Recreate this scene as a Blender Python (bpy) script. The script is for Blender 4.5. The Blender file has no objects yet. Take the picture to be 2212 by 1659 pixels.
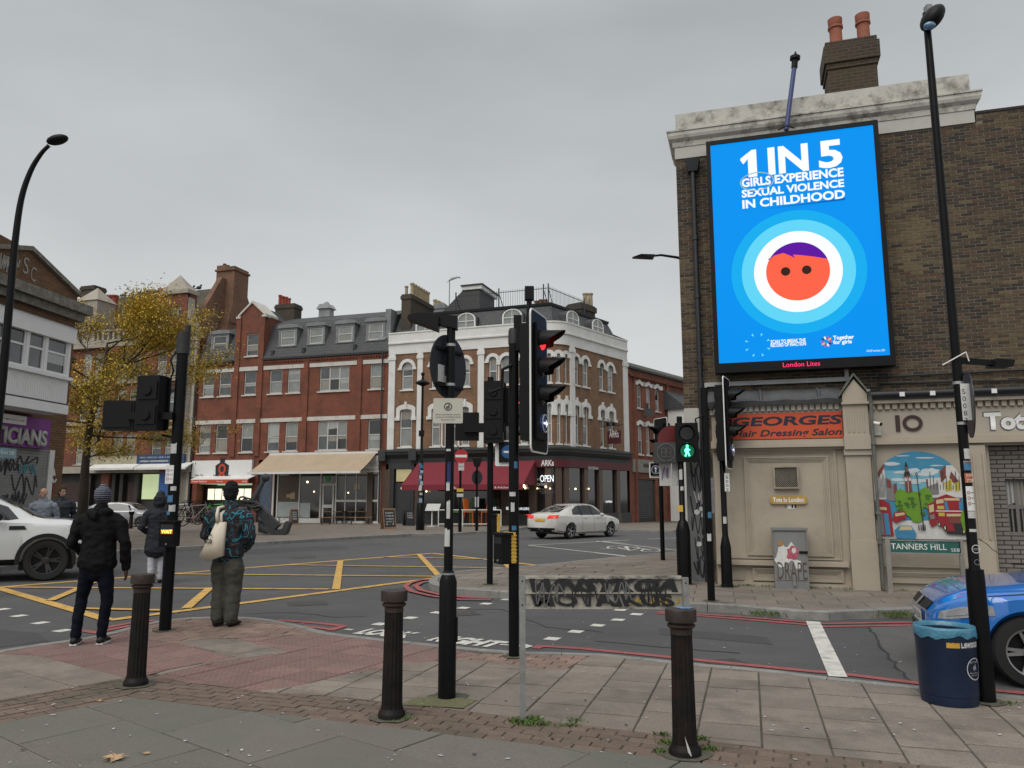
import bpy,bmesh,math,random
from mathutils import Vector,Matrix,noise
from mathutils.bvhtree import BVHTree
random.seed(7)
S=bpy.context.scene;COL=S.collection
PI=math.pi
# ---------------------------------------------------------------- camera
CH=1.65;TH=math.atan(250/1661.)
cam=bpy.data.cameras.new('camera');camo=bpy.data.objects.new('camera',cam);COL.objects.link(camo)
cam.sensor_width=36;cam.lens=1661/2212*36;cam.clip_end=3000;cam.clip_start=.05
camo.location=(0,0,CH);camo.rotation_euler=(PI/2+TH,0,0);S.camera=camo
# ---------------------------------------------------------------- sky: flat overcast
W=bpy.data.worlds.new('World');S.world=W;W.use_nodes=True
nt=W.node_tree;nt.nodes.clear()
def wn(t,**k):
 n=nt.nodes.new(t)
 for a,b in k.items():setattr(n,a,b)
 return n
SUN_EL,SUN_AZ=52,-150
sky=wn('ShaderNodeTexSky',sky_type='NISHITA',sun_disc=False,sun_elevation=math.radians(SUN_EL),sun_rotation=math.radians(SUN_AZ))
sky.dust_density=4;sky.air_density=1.0
tc=wn('ShaderNodeTexCoord');sep=wn('ShaderNodeSeparateXYZ');nt.links.new(tc.outputs['Generated'],sep.inputs[0])
mp=wn('ShaderNodeMapping');mp.inputs['Scale'].default_value=(1,1,2.6);nt.links.new(tc.outputs['Generated'],mp.inputs[0])
nz=wn('ShaderNodeTexNoise');nz.inputs['Scale'].default_value=1.7;nz.inputs['Detail'].default_value=5;nz.inputs['Roughness'].default_value=.5
nt.links.new(mp.outputs[0],nz.inputs['Vector'])
gr=wn('ShaderNodeValToRGB');nt.links.new(sep.outputs[2],gr.inputs[0])
cr=gr.color_ramp;cr.elements[0].position=0;cr.elements[0].color=(5.9,5.95,5.8,1);cr.elements[1].position=.25;cr.elements[1].color=(4.55,4.68,4.66,1)
e=cr.elements.new(.55);e.color=(3.55,3.72,3.76,1)
e=cr.elements.new(1.);e.color=(7.5,7.6,7.7,1)
mr=wn('ShaderNodeMapRange');mr.inputs['From Min'].default_value=.3;mr.inputs['From Max'].default_value=.7
mr.inputs['To Min'].default_value=.86;mr.inputs['To Max'].default_value=1.12;nt.links.new(nz.outputs[0],mr.inputs[0])
vm=wn('ShaderNodeVectorMath',operation='SCALE');nt.links.new(gr.outputs[0],vm.inputs[0]);nt.links.new(mr.outputs[0],vm.inputs['Scale'])
mx=wn('ShaderNodeMix',data_type='RGBA');mx.inputs[0].default_value=.92
nt.links.new(sky.outputs[0],mx.inputs[6]);nt.links.new(vm.outputs[0],mx.inputs[7])
bg=wn('ShaderNodeBackground');bg.inputs[1].default_value=.105;nt.links.new(mx.outputs[2],bg.inputs[0])
wo=wn('ShaderNodeOutputWorld');nt.links.new(bg.outputs[0],wo.inputs[0])
sl=bpy.data.lights.new('sun','SUN');sl.energy=1.5;sl.angle=math.radians(50);sl.color=(1,.96,.9)
so=bpy.data.objects.new('sun',sl);COL.objects.link(so)
el,az=math.radians(SUN_EL),math.radians(SUN_AZ)
so.rotation_euler=Vector((math.sin(az)*math.cos(el),math.cos(az)*math.cos(el),math.sin(el))).to_track_quat('Z','Y').to_euler()
so.location=(0,-5,30)
S.view_settings.view_transform='Standard';S.view_settings.look='None';S.view_settings.exposure=.32;S.view_settings.gamma=1
S.view_settings.use_curve_mapping=False
# ---------------------------------------------------------------- survey helpers: a sighted direction meets a real plane
def ray(x,y):
 a=(x-1106)/1661.;b=-(y-829.5)/1661.
 return Vector((a,math.cos(TH)-b*math.sin(TH),math.sin(TH)+b*math.cos(TH)))
def G(x,y,z=.03):
 r=ray(x,y);t=(z-CH)/r.z
 return Vector((r.x*t,r.y*t,z))
def at(x,y,Y):
 r=ray(x,y);t=Y/r.y
 return Vector((r.x*t,Y,CH+r.z*t))
REG=dict(A=(0,750),B=(0,1300),C=(0,1848),D=(550,850),E=(550,1350),F=(1200,850),G=(1200,1350),H=(1200,1848),I=(1900,1100),J=(1900,1600),K=(2464,1250),L=(2464,1750),O=(600,1848),P=(1800,1848))
def z_(r,x,y):
 a,b=REG[r];return(a*.6777+x*.2451,b*.6777+y*.2451)
def m_(x,y):return(1423.2+.3566*x,.3566*y)
def n_(x,y):return(1423.2+.3566*x,542.2+.3566*y)
# ---------------------------------------------------------------- materials
MATS={}
def lin(c):
 f=lambda v:v/12.92 if v<=.04045 else((v+.055)/1.055)**2.4
 return tuple(f(v/255.)for v in c)
def mat(name,col,rough=.75,metal=0,spec=.5,var=.25,scale=3.,dirt=None,dirts=1.2,dirta=.5,bump=0,bscale=60.,emit=0,emcol=None,coat=0,objrand=0,streak=0,fine=0):
 if name in MATS:return MATS[name]
 m=bpy.data.materials.new(name);m.use_nodes=True;t=m.node_tree;N=t.nodes;L=t.links
 b=N['Principled BSDF'];b.inputs['Roughness'].default_value=rough;b.inputs['Metallic'].default_value=metal
 b.inputs['Specular IOR Level'].default_value=spec;b.inputs['Coat Weight'].default_value=coat;b.inputs['Coat Roughness'].default_value=.04
 g=N.new('ShaderNodeNewGeometry')
 n1=N.new('ShaderNodeTexNoise');n1 .inputs['Scale'].default_value=scale;n1 .inputs['Detail'].default_value=8;n1 .inputs['Roughness'].default_value=.65
 L.new(g.outputs['Position'],n1 .inputs['Vector'])
 src=n1 .outputs[0]
 if streak:
  mp=N.new('ShaderNodeMapping');mp.inputs['Scale'].default_value=(6,6,.5);L.new(g.outputs['Position'],mp.inputs[0]);L.new(mp.outputs[0],n1 .inputs['Vector'])
 mr=N.new('ShaderNodeMapRange');mr.inputs['From Min'].default_value=.3;mr.inputs['From Max'].default_value=.7
 mr.inputs['To Min'].default_value=1-var;mr.inputs['To Max'].default_value=1+var;L.new(src,mr.inputs[0])
 v=N.new('ShaderNodeVectorMath');v.operation='SCALE';v.inputs[0].default_value=col[:3];L.new(mr.outputs[0],v.inputs['Scale'])
 out=v.outputs[0]
 if fine:
  n3=N.new('ShaderNodeTexNoise');n3 .inputs['Scale'].default_value=62;n3 .inputs['Detail'].default_value=6;n3 .inputs['Roughness'].default_value=.75;L.new(g.outputs['Position'],n3 .inputs['Vector'])
  r3=N.new('ShaderNodeMapRange');r3 .inputs['From Min'].default_value=.3;r3 .inputs['From Max'].default_value=.7;r3 .inputs['To Min'].default_value=1-fine;r3 .inputs['To Max'].default_value=1+fine;L.new(n3 .outputs[0],r3 .inputs[0])
  v3=N.new('ShaderNodeVectorMath');v3 .operation='SCALE';L.new(out,v3 .inputs[0]);L.new(r3 .outputs[0],v3 .inputs['Scale']);out=v3 .outputs[0]
 if objrand:
  oi=N.new('ShaderNodeObjectInfo');r2=N.new('ShaderNodeMapRange');r2 .inputs['To Min'].default_value=1-objrand;r2 .inputs['To Max'].default_value=1+objrand;L.new(oi.outputs['Random'],r2 .inputs[0])
  v2=N.new('ShaderNodeVectorMath');v2 .operation='SCALE';L.new(out,v2 .inputs[0]);L.new(r2 .outputs[0],v2 .inputs['Scale']);out=v2 .outputs[0]
 if dirt:
  n2=N.new('ShaderNodeTexNoise');n2 .inputs['Scale'].default_value=dirts;n2 .inputs['Detail'].default_value=9;n2 .inputs['Roughness'].default_value=.7;L.new(g.outputs['Position'],n2 .inputs['Vector'])
  r=N.new('ShaderNodeMapRange');r.inputs['From Min'].default_value=.48;r.inputs['From Max'].default_value=.68;r.inputs['To Max'].default_value=dirta;L.new(n2 .outputs[0],r.inputs[0])
  k=N.new('ShaderNodeMix');k.data_type='RGBA';L.new(r.outputs[0],k.inputs[0]);L.new(out,k.inputs[6]);k.inputs[7].default_value=(*dirt,1);out=k.outputs[2]
 L.new(out,b.inputs['Base Color'])
 if bump:
  nb=N.new('ShaderNodeTexNoise');nb.inputs['Scale'].default_value=bscale;nb.inputs['Detail'].default_value=5;L.new(g.outputs['Position'],nb.inputs['Vector'])
  bu=N.new('ShaderNodeBump');bu.inputs['Strength'].default_value=bump;bu.inputs['Distance'].default_value=.02;L.new(nb.outputs[0],bu.inputs['Height']);L.new(bu.outputs[0],b.inputs['Normal'])
 if emit:
  b.inputs['Emission Color'].default_value=(*(emcol or col[:3]),1);b.inputs['Emission Strength'].default_value=emit
 MATS[name]=m;return m
def brickmat(name,c1,c2,mortar,bw=.225,bh=.075,mort=.01,dirt=(.03,.03,.03),dirta=.5,rough=.9,dirts=.8,bump=.35):
 m=bpy.data.materials.new(name);m.use_nodes=True;t=m.node_tree;N=t.nodes;L=t.links;b=N['Principled BSDF'];b.inputs['Roughness'].default_value=rough
 tcn=N.new('ShaderNodeTexCoord');s=N.new('ShaderNodeSeparateXYZ');L.new(tcn.outputs['Object'],s.inputs[0])
 a=N.new('ShaderNodeMath');a.operation='ADD';L.new(s.outputs[0],a.inputs[0]);L.new(s.outputs[1],a.inputs[1])
 c=N.new('ShaderNodeCombineXYZ');L.new(a.outputs[0],c.inputs[0]);L.new(s.outputs[2],c.inputs[1])
 br=N.new('ShaderNodeTexBrick');L.new(c.outputs[0],br.inputs['Vector']);br.inputs['Scale'].default_value=1
 br.inputs['Brick Width'].default_value=bw;br.inputs['Row Height'].default_value=bh;br.inputs['Mortar Size'].default_value=mort
 br.inputs['Color1'].default_value=(*c1,1);br.inputs['Color2'].default_value=(*c2,1);br.inputs['Mortar'].default_value=(*mortar,1);br.inputs['Bias'].default_value=-.1
 n2=N.new('ShaderNodeTexNoise');n2 .inputs['Scale'].default_value=dirts;n2 .inputs['Detail'].default_value=9;n2 .inputs['Roughness'].default_value=.7;L.new(tcn.outputs['Object'],n2 .inputs['Vector'])
 r=N.new('ShaderNodeMapRange');r.inputs['From Min'].default_value=.45;r.inputs['From Max'].default_value=.7;r.inputs['To Max'].default_value=dirta;L.new(n2 .outputs[0],r.inputs[0])
 k=N.new('ShaderNodeMix');k.data_type='RGBA';L.new(r.outputs[0],k.inputs[0]);L.new(br.outputs['Color'],k.inputs[6]);k.inputs[7].default_value=(*dirt,1)
 L.new(k.outputs[2],b.inputs['Base Color'])
 bu=N.new('ShaderNodeBump');bu.inputs['Strength'].default_value=bump;bu.inputs['Distance'].default_value=.01;bu.invert=True;L.new(br.outputs['Fac'],bu.inputs['Height']);L.new(bu.outputs[0],b.inputs['Normal'])
 MATS[name]=m;return m
 # ---------------------------------------------------------------- mesh collector
class MB:
 def __init__(s):s.v=[];s.f=[];s.mi=[];s.M=None;s.m=0
 def add(s,vs,fs,mi=None):
  o=len(s.v)
  for p in vs:
   p=Vector(p)
   s.v.append(s.M@p if s.M else p)
  for f in fs:s.f.append([o+i for i in f]);s.mi.append(s.m if mi is None else mi)
  return s
 def box(s,a,b,mi=None):
  x0,y0,z0=a;x1,y1,z1=b
  if x0>x1:x0,x1=x1,x0
  if y0>y1:y0,y1=y1,y0
  if z0>z1:z0,z1=z1,z0
  return s.add([(x0,y0,z0),(x1,y0,z0),(x1,y1,z0),(x0,y1,z0),(x0,y0,z1),(x1,y0,z1),(x1,y1,z1),(x0,y1,z1)],[(0,3,2,1),(4,5,6,7),(0,1,5,4),(1,2,6,5),(2,3,7,6),(3,0,4,7)],mi)
 def prism(s,pts,vec,mi=None):
  n=len(pts);vec=Vector(vec);P=[Vector(p)for p in pts]
  nn=Vector((0,0,0))
  for i in range(n):nn+=P[i].cross(P[(i+1)%n])
  if nn.dot(vec)>0:P=P[::-1]
  return s.add(P+[p+vec for p in P],[tuple(range(n)),tuple(range(2*n-1,n-1,-1))]+[(i,i+n,(i+1)%n+n,(i+1)%n)for i in range(n)],mi)
 def poly(s,pts,mi=None):return s.add(pts,[tuple(range(len(pts)))],mi)
 def rod(s,a,b,r0,r1=None,n=10,mi=None,caps=True):
  a=Vector(a);b=Vector(b);r1=r0 if r1 is None else r1;d=(b-a).normalized()
  u=d.orthogonal().normalized();w=d.cross(u);vs=[]
  for c,r in((a,r0),(b,r1)):
   for i in range(n):t=2*PI*i/n;vs.append(c+u*r*math.cos(t)+w*r*math.sin(t))
  fs=[(i,(i+1)%n,(i+1)%n+n,i+n)for i in range(n)]
  if caps:fs+=[tuple(range(n-1,-1,-1)),tuple(range(n,2*n))]
  return s.add(vs,fs,mi)
 def tube(s,pts,r,n=8,mi=None):
  P=[Vector(p)for p in pts];R=r if isinstance(r,(list,tuple))else[r]*len(P);vs=[];prev=None
  for i,p in enumerate(P):
   d=(P[min(i+1,len(P)-1)]-P[max(i-1,0)]).normalized()
   if prev is None:u=d.orthogonal().normalized()
   else:u=(prev-d*prev.dot(d)).normalized()
   prev=u;w=d.cross(u)
   for k in range(n):t=2*PI*k/n;vs.append(p+u*R[i]*math.cos(t)+w*R[i]*math.sin(t))
  fs=[(i*n+k,i*n+(k+1)%n,(i+1)*n+(k+1)%n,(i+1)*n+k)for i in range(len(P)-1)for k in range(n)]
  fs+=[tuple(range(n-1,-1,-1)),tuple(range((len(P)-1)*n,len(P)*n))]
  return s.add(vs,fs,mi)
 def lathe(s,prof,c=(0,0,0),n=16,mi=None,ax=None,flute=0,caps=True):
  c=Vector(c);vs=[];M=ax.to_track_quat('Z','Y').to_matrix()if ax else None
  for r,z in prof:
   for k in range(n):
    t=2*PI*k/n;rr=r*(1-flute*(k%2))if(flute and r>.05)else r
    p=Vector((rr*math.cos(t),rr*math.sin(t),z));vs.append(c+(M@p if M else p))
  m=len(prof)
  fs=[(i*n+k,i*n+(k+1)%n,(i+1)*n+(k+1)%n,(i+1)*n+k)for i in range(m-1)for k in range(n)]
  if caps:fs+=[tuple(range(n-1,-1,-1)),tuple(range((m-1)*n,m*n))]
  return s.add(vs,fs,mi)
 def ball(s,c,r,n=8,sc=(1,1,1),mi=None):
  c=Vector(c);vs=[c+Vector((0,0,-r*sc[2]))]
  for i in range(1,n):
   ph=-PI/2+PI*i/n
   for k in range(2*n):t=PI*k/n;vs.append(c+Vector((r*sc[0]*math.cos(ph)*math.cos(t),r*sc[1]*math.cos(ph)*math.sin(t),r*sc[2]*math.sin(ph))))
  vs.append(c+Vector((0,0,r*sc[2])));m=2*n;T=len(vs)-1
  fs=[(0,1+(k+1)%m,1+k)for k in range(m)]+[(1+(i-1)*m+k,1+(i-1)*m+(k+1)%m,1+i*m+(k+1)%m,1+i*m+k)for i in range(1,n-1)for k in range(m)]
  fs+=[(T,1+(n-2)*m+k,1+(n-2)*m+(k+1)%m)for k in range(m)]
  return s.add(vs,fs,mi)
 def mesh(s,name,mats,smooth=False):
  me=bpy.data.meshes.new(name);me.from_pydata([tuple(p)for p in s.v],[],s.f)
  for m in(mats if isinstance(mats,(list,tuple))else[mats]):me.materials.append(m)
  if len(me.materials)>1:me.polygons.foreach_set('material_index',s.mi)
  if smooth:
   me.polygons.foreach_set('use_smooth',[True]*len(me.polygons))
   if smooth!='all':me.set_sharp_from_angle(angle=math.radians(38))
  me.update();return me
 def build(s,name,mats,parent=None,smooth=False):
  return link(name,s.mesh(name,mats,smooth),parent)
def link(name,me,parent=None):
 o=bpy.data.objects.new(name,me);COL.objects.link(o)
 if parent is not None:o.parent=parent
 return o
def tag(o,label=None,cat=None,group=None,kind=None):
 for k,v in(('label',label),('category',cat),('group',group),('kind',kind)):
  if v:o[k]=v
 return o
def thing(name,label,cat,loc=(0,0,0),rz=0,group=None):
 o=bpy.data.objects.new(name,None);COL.objects.link(o);o.empty_display_size=.2
 o.location=loc;o.rotation_euler=(0,0,rz);return tag(o,label,cat,group)
KIDS={}
def copy_tree(o,parent=None):
 c=o.copy();COL.objects.link(c);c.parent=parent
 for ch in[x for x in bpy.data.objects if x.parent==o]:copy_tree(ch,c)
 return c
TMP=bpy.data.scenes.new('workbench')
def evalmesh(o):
 TMP.collection.objects.link(o);vl=TMP.view_layers[0];vl.update();dg=vl.depsgraph;me=bpy.data.meshes.new_from_object(o.evaluated_get(dg));TMP.collection.objects.unlink(o);return me
def textmesh(txt,bold=0,shear=0,res=3):
 cu=bpy.data.curves.new('lettering','FONT');cu.body=txt;cu.offset=bold;cu.shear=shear;cu.resolution_u=res;cu.align_x='LEFT';cu.space_line=1.0
 o=bpy.data.objects.new('lettering',cu);me=evalmesh(o);bpy.data.objects.remove(o)
 return me
def letters(name,txt,m,parent,s0,z0,s1,z1,y,bold=.02,shear=0,thick=0,slope=0,M=None):
 """lettering fitted to the rectangle (s0..s1, z0..z1) on the local plane y; slope lifts the right end"""
 me=textmesh(txt,bold,shear)
 xs=[v.co.x for v in me.vertices];ys=[v.co.y for v in me.vertices]
 if not xs:return None
 a,b,c,d=min(xs),max(xs),min(ys),max(ys)
 bm=bmesh.new();bm.from_mesh(me)
 for v in bm.verts:
  fx=(v.co.x-a)/(b-a);fy=(v.co.y-c)/(d-c)
  v.co=Vector((s0+fx*(s1-s0),y,z0+fy*(z1-z0)+slope*fx))
 if thick:
  r=bmesh.ops.extrude_face_region(bm,geom=bm.faces[:]);bmesh.ops.translate(bm,vec=(0,-thick,0),verts=[g for g in r['geom']if isinstance(g,bmesh.types.BMVert)])
 if M:
  for v in bm.verts:v.co=M@v.co
 bmesh.ops.recalc_face_normals(bm,faces=bm.faces[:]);bm.to_mesh(me);bm.free();me.materials.clear();me.materials.append(m)
 return link(name,me,parent)
 # ---------------------------------------------------------------- facade frames: local x along the wall, local y into it, z up
class Fac:
 def __init__(s,P,deg,z=0):
  s.O=Vector((P[0],P[1],0));s.a=math.radians(deg);s.u=Vector((math.cos(s.a),math.sin(s.a),0));s.n=Vector((-math.sin(s.a),math.cos(s.a),0))
 def uv(s,p,d=0):
  r=ray(*p);o=s.O+s.n*d-Vector((0,0,CH));t=o.dot(s.n)/r.dot(s.n);q=r*t+Vector((0,0,CH))
  return(q-s.O).dot(s.u),q.z
 def w(s,x,y,z=0):return s.O+s.u*x+s.n*y+Vector((0,0,z))
 def rect(s,p,q,d=0):
  a=s.uv(p,d);b=s.uv(q,d);return(a[0],b[1],b[0],a[1])
 def root(s,name,label,cat,group=None):return thing(name,label,cat,s.O,s.a,group)
def wall(mb,s0,s1,z0,z1,holes,y=0,depth=.14,mi=None):
 xs=sorted({s0,s1,*[h[0]for h in holes],*[h[2]for h in holes]});zs=sorted({z0,z1,*[h[1]for h in holes],*[h[3]for h in holes]})
 xs=[x for x in xs if s0<=x<=s1];zs=[z for z in zs if z0<=z<=z1]
 for i in range(len(xs)-1):
  for j in range(len(zs)-1):
   cx,cz=(xs[i]+xs[i+1])/2,(zs[j]+zs[j+1])/2
   if any(h[0]<cx<h[2]and h[1]<cz<h[3]for h in holes):continue
   mb.poly([(xs[i],y,zs[j]),(xs[i+1],y,zs[j]),(xs[i+1],y,zs[j+1]),(xs[i],y,zs[j+1])],mi)
 for a,b,c,d in holes:
  mb.poly([(a,y,b),(a,y,d),(a,y+depth,d),(a,y+depth,b)],mi);mb.poly([(c,y,b),(c,y+depth,b),(c,y+depth,d),(c,y,d)],mi)
  mb.poly([(a,y,d),(c,y,d),(c,y+depth,d),(a,y+depth,d)],mi);mb.poly([(a,y,b),(a,y+depth,b),(c,y+depth,b),(c,y,b)],mi)
def window(root,h,fm,pm,y=.10,fw=.06,cols=1,rail=True,sill=None,sillm=None,bars=(0,0),name='window',M=None):
 """sash window filling the hole h: frame part with panes and sill as its sub-parts"""
 a,b,c,d=h;f=MB();f.M=M
 f.box((a,y,b),(a+fw,y+.07,d));f.box((c-fw,y,b),(c,y+.07,d));f.box((a+fw,y,d-fw),(c-fw,y+.07,d));f.box((a+fw,y,b),(c-fw,y+.07,b+fw*1.3))
 w=(c-a)/cols;mid=(b+d)/2
 for i in range(1,cols):f.box((a+w*i-fw*.6,y+.002,b+fw*1.3),(a+w*i+fw*.6,y+.068,d-fw))
 P=[]
 for i in range(cols):
  x0=a+w*i+(fw if i==0 else fw*.6);x1=a+w*(i+1)-(fw if i==cols-1 else fw*.6)
  if rail:
   f.box((x0,y+.012,mid-.03),(x1,y+.06,mid+.03));P+=[(x0,b+fw*1.3,x1,mid-.03,.045),(x0,mid+.03,x1,d-fw,.03)]
  else:P+=[(x0,b+fw*1.3,x1,d-fw,.035)]
  if bars[0]:
   for k in range(1,bars[0]+1):xx=x0+(x1-x0)*k/(bars[0]+1);f.box((xx-.012,y+.02,b+fw),(xx+.012,y+.05,d-fw))
  if bars[1]:
   for k in range(1,bars[1]+1):zz=b+(d-b)*k/(bars[1]+1);f.box((x0,y+.021,zz-.012),(x1,y+.049,zz+.012))
 fo=f.build(name,fm,root)
 for x0,z0,x1,z1,dy in P:
  p=MB();p.M=M;p.poly([(x0,y+dy,z0),(x1,y+dy,z0),(x1,y+dy,z1),(x0,y+dy,z1)])
  if random.random()<.4:
   c_=MB();c_.M=M;f_=random.choice((.25,.4,.55,.8,1));c_.poly([(x0,y+dy-.004,z1-(z1-z0)*f_),(x1,y+dy-.004,z1-(z1-z0)*f_*random.uniform(.85,1)),(x1,y+dy-.004,z1),(x0,y+dy-.004,z1)]);c_.build('blind',MATS[random.choice(('blind_white','blind_cream'))],fo)
  p.build('pane',pm if not isinstance(pm,(list,tuple))else random.choice(pm),fo)
 if sill:
  q=MB();q.M=M;q.box((a-sill,-.09,b-.09),(c+sill,y+.02,b-.001));q.build('sill',sillm or fm,fo)
 return fo
def sweep(mb,prof,path,mi=None,closed_ends=True):
 """profile of (outward distance, z) carried along a plan polyline; outward is to the right of travel"""
 P=[Vector((p[0],p[1]))for p in path];n=len(P);rows=[]
 for i in range(n):
  d0=(P[i]-P[i-1]).normalized()if i else None;d1=(P[i+1]-P[i]).normalized()if i<n-1 else None
  a=d0 or d1;b=d1 or d0;na=Vector((a.y,-a.x));nb=Vector((b.y,-b.x));m=(na+nb).normalized();k=1/max(.3,m.dot(na))
  rows.append([(P[i].x+m.x*k*d,P[i].y+m.y*k*d,z)for d,z in prof])
 vs=[v for r in rows for v in r];k=len(prof)
 fs=[(i*k+j,(i+1)*k+j,(i+1)*k+(j+1)%k,i*k+(j+1)%k)for i in range(n-1)for j in range(k)]
 if closed_ends:fs+=[tuple(range(k-1,-1,-1)),tuple(range((n-1)*k,n*k))]
 return mb.add(vs,fs,mi)
def clip(poly,a,b):
 out=[];n=len(poly)
 f=lambda p:(b[0]-a[0])*(p[1]-a[1])-(b[1]-a[1])*(p[0]-a[0])
 for i in range(n):
  p,q=poly[i],poly[(i+1)%n];fp,fq=f(p),f(q)
  if fp>=0:out.append(p)
  if(fp>0>fq)or(fp<0<fq):t=fp/(fp-fq);out.append((p[0]+(q[0]-p[0])*t,p[1]+(q[1]-p[1])*t))
 return out
def area(p):return sum(p[i][0]*p[(i+1)%len(p)][1]-p[(i+1)%len(p)][0]*p[i][1]for i in range(len(p)))/2
# ---------------------------------------------------------------- materials in use
asphalt=mat('asphalt',(.088,.087,.088),.9,var=.14,scale=1.1,dirt=(.058,.058,.06),dirts=.28,dirta=.8,bump=.6,bscale=110,fine=.48)
far_ground=mat('far_ground',(.09,.088,.08),.95)
slab_m=mat('paving_stone',(.215,.182,.152),.9,var=.1,scale=4,dirt=(.115,.10,.082),dirts=1.3,dirta=.9,bump=.3,bscale=220,objrand=.13,fine=.3)
slab2_m=mat('paving_stone_far',(.20,.17,.142),.9,var=.1,scale=4,dirt=(.10,.095,.08),dirts=1.1,dirta=.6,bump=.3,bscale=200,objrand=.14,fine=.25)
dark_m=mat('grey_green_stone',(.142,.131,.112),.85,var=.12,scale=2.2,dirt=(.105,.115,.09),dirts=1.1,dirta=.9,bump=.3,bscale=200,objrand=.08,fine=.3)
paver_m=mat('block_paver',(.158,.113,.088),.9,var=.14,scale=7,dirt=(.085,.078,.055),dirts=1.2,dirta=.9,bump=.4,bscale=200,objrand=.13,fine=.3)
paver2_m=mat('buff_paver',(.225,.155,.125),.9,var=.14,scale=7,dirt=(.14,.11,.085),dirts=1.8,dirta=.6,bump=.4,bscale=200,objrand=.2,fine=.3)
tact_m=mat('tactile_red',(.20,.120,.108),.88,var=.12,scale=5,dirt=(.16,.12,.10),dirts=1.4,dirta=.75,bump=.3,bscale=200,objrand=.12,fine=.3)
mortar_m=mat('joint_dirt',(.075,.066,.052),.98,var=.3,scale=9,dirt=(.05,.065,.03),dirts=2.2,dirta=.6)
kerb_m=mat('kerb_granite',(.24,.235,.22),.85,var=.15,scale=9,dirt=(.10,.10,.085),dirts=2.5,dirta=.6,bump=.3,bscale=150,objrand=.12,fine=.25)
yellow_m=mat('yellow_paint',(.58,.35,.085),.8,var=.15,scale=12,dirt=(.17,.13,.08),dirts=5,dirta=.8,fine=.2)
red_m=mat('red_paint',(.33,.085,.082),.85,var=.15,scale=10,dirt=(.12,.07,.068),dirts=6,dirta=.85,fine=.2)
white_road=mat('white_road_paint',(.60,.59,.54),.8,var=.08,scale=12,dirt=(.2,.2,.18),dirts=6,dirta=.8,fine=.15)
black_iron=mat('black_painted_steel',(.005,.0053,.006),.36,spec=.16,var=.3,scale=6)
bollard_m=mat('bollard_iron',(.009,.0085,.0085),.5,spec=.2,var=.4,scale=9,dirt=(.05,.02,.012),dirts=7,dirta=.35,bump=.15,bscale=90)
grey_plastic=mat('grey_plastic_cap',(.02,.0205,.022),.6)
black_plastic=mat('black_plastic',(.006,.0063,.007),.5,spec=.2,var=.15)
galv=mat('galvanised',(.28,.285,.28),.5,metal=.4,var=.2,scale=10,dirt=(.14,.13,.11),dirts=6,dirta=.5)
white_p=mat('white_paint',(.66,.66,.64),.6,var=.06,scale=4,dirt=(.38,.36,.32),dirts=1.5,dirta=.35,streak=1)
white_clean=mat('white_plastic',(.72,.72,.71),.45,var=.04)
stucco=mat('white_stucco',(.60,.59,.565),.8,var=.08,scale=2,dirt=(.36,.34,.31),dirts=.8,dirta=.4,bump=.2,bscale=20)
frame_w=mat('window_frame_paint',(.50,.50,.48),.6,var=.12,scale=9,dirt=(.22,.21,.19),dirts=3,dirta=.45)
lintel_m=mat('pale_lintel',(.55,.53,.49),.85,var=.1,scale=6,dirt=(.25,.23,.2),dirts=2.5,dirta=.5,streak=1)
lead_m=mat('lead_sheet',(.17,.18,.19),.6,var=.2,scale=3,dirt=(.28,.29,.3),dirts=2,dirta=.5)
g_dark=mat('glass_dark',(.012,.014,.016),.06,spec=.9,var=.6,scale=1.2)
g_mid=mat('glass_grey',(.055,.062,.066),.07,spec=.9,var=.5,scale=1.1)
g_blind=mat('glass_blind',(.21,.225,.22),.12,spec=.8,var=.18,scale=2.2)
g_lit=mat('glass_warm',(.10,.08,.05),.1,spec=.8,var=.4,scale=1.5,emit=.10,emcol=(1,.72,.4))
mat('blind_white',(.34,.35,.34),.22,spec=.7,var=.12,scale=3,streak=1);mat('blind_cream',(.24,.225,.19),.22,spec=.7,var=.2,scale=3,streak=1)
PANES=[g_mid,g_blind,g_mid,g_blind,g_dark]
red_brick=brickmat('red_brick',(.225,.042,.019),(.125,.026,.014),(.19,.12,.08),mort=.011,dirt=(.055,.025,.018),dirta=.7)
stock_brick=brickmat('brown_brick',(.24,.105,.043),(.13,.052,.025),(.22,.17,.12),mort=.013,dirt=(.055,.035,.025),dirta=.5)
orange_brick=brickmat('orange_brick',(.26,.10,.045),(.15,.06,.03),(.16,.13,.10),mort=.014,dirt=(.05,.035,.028),dirta=.85,dirts=.45)
dark_brick=brickmat('sooty_brick',(.062,.045,.034),(.04,.032,.026),(.06,.055,.045),dirt=(.11,.08,.045),dirta=.5)
slate_m=brickmat('roof_slate',(.062,.066,.070),(.046,.05,.055),(.02,.02,.022),bw=.34,bh=.2,mort=.012,dirt=(.075,.072,.066),dirta=.6,rough=.7,bump=.6)
slate2_m=brickmat('old_roof_tile',(.085,.076,.062),(.055,.05,.042),(.025,.024,.02),bw=.25,bh=.14,mort=.014,dirt=(.11,.10,.05),dirta=.6,bump=.7)
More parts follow.
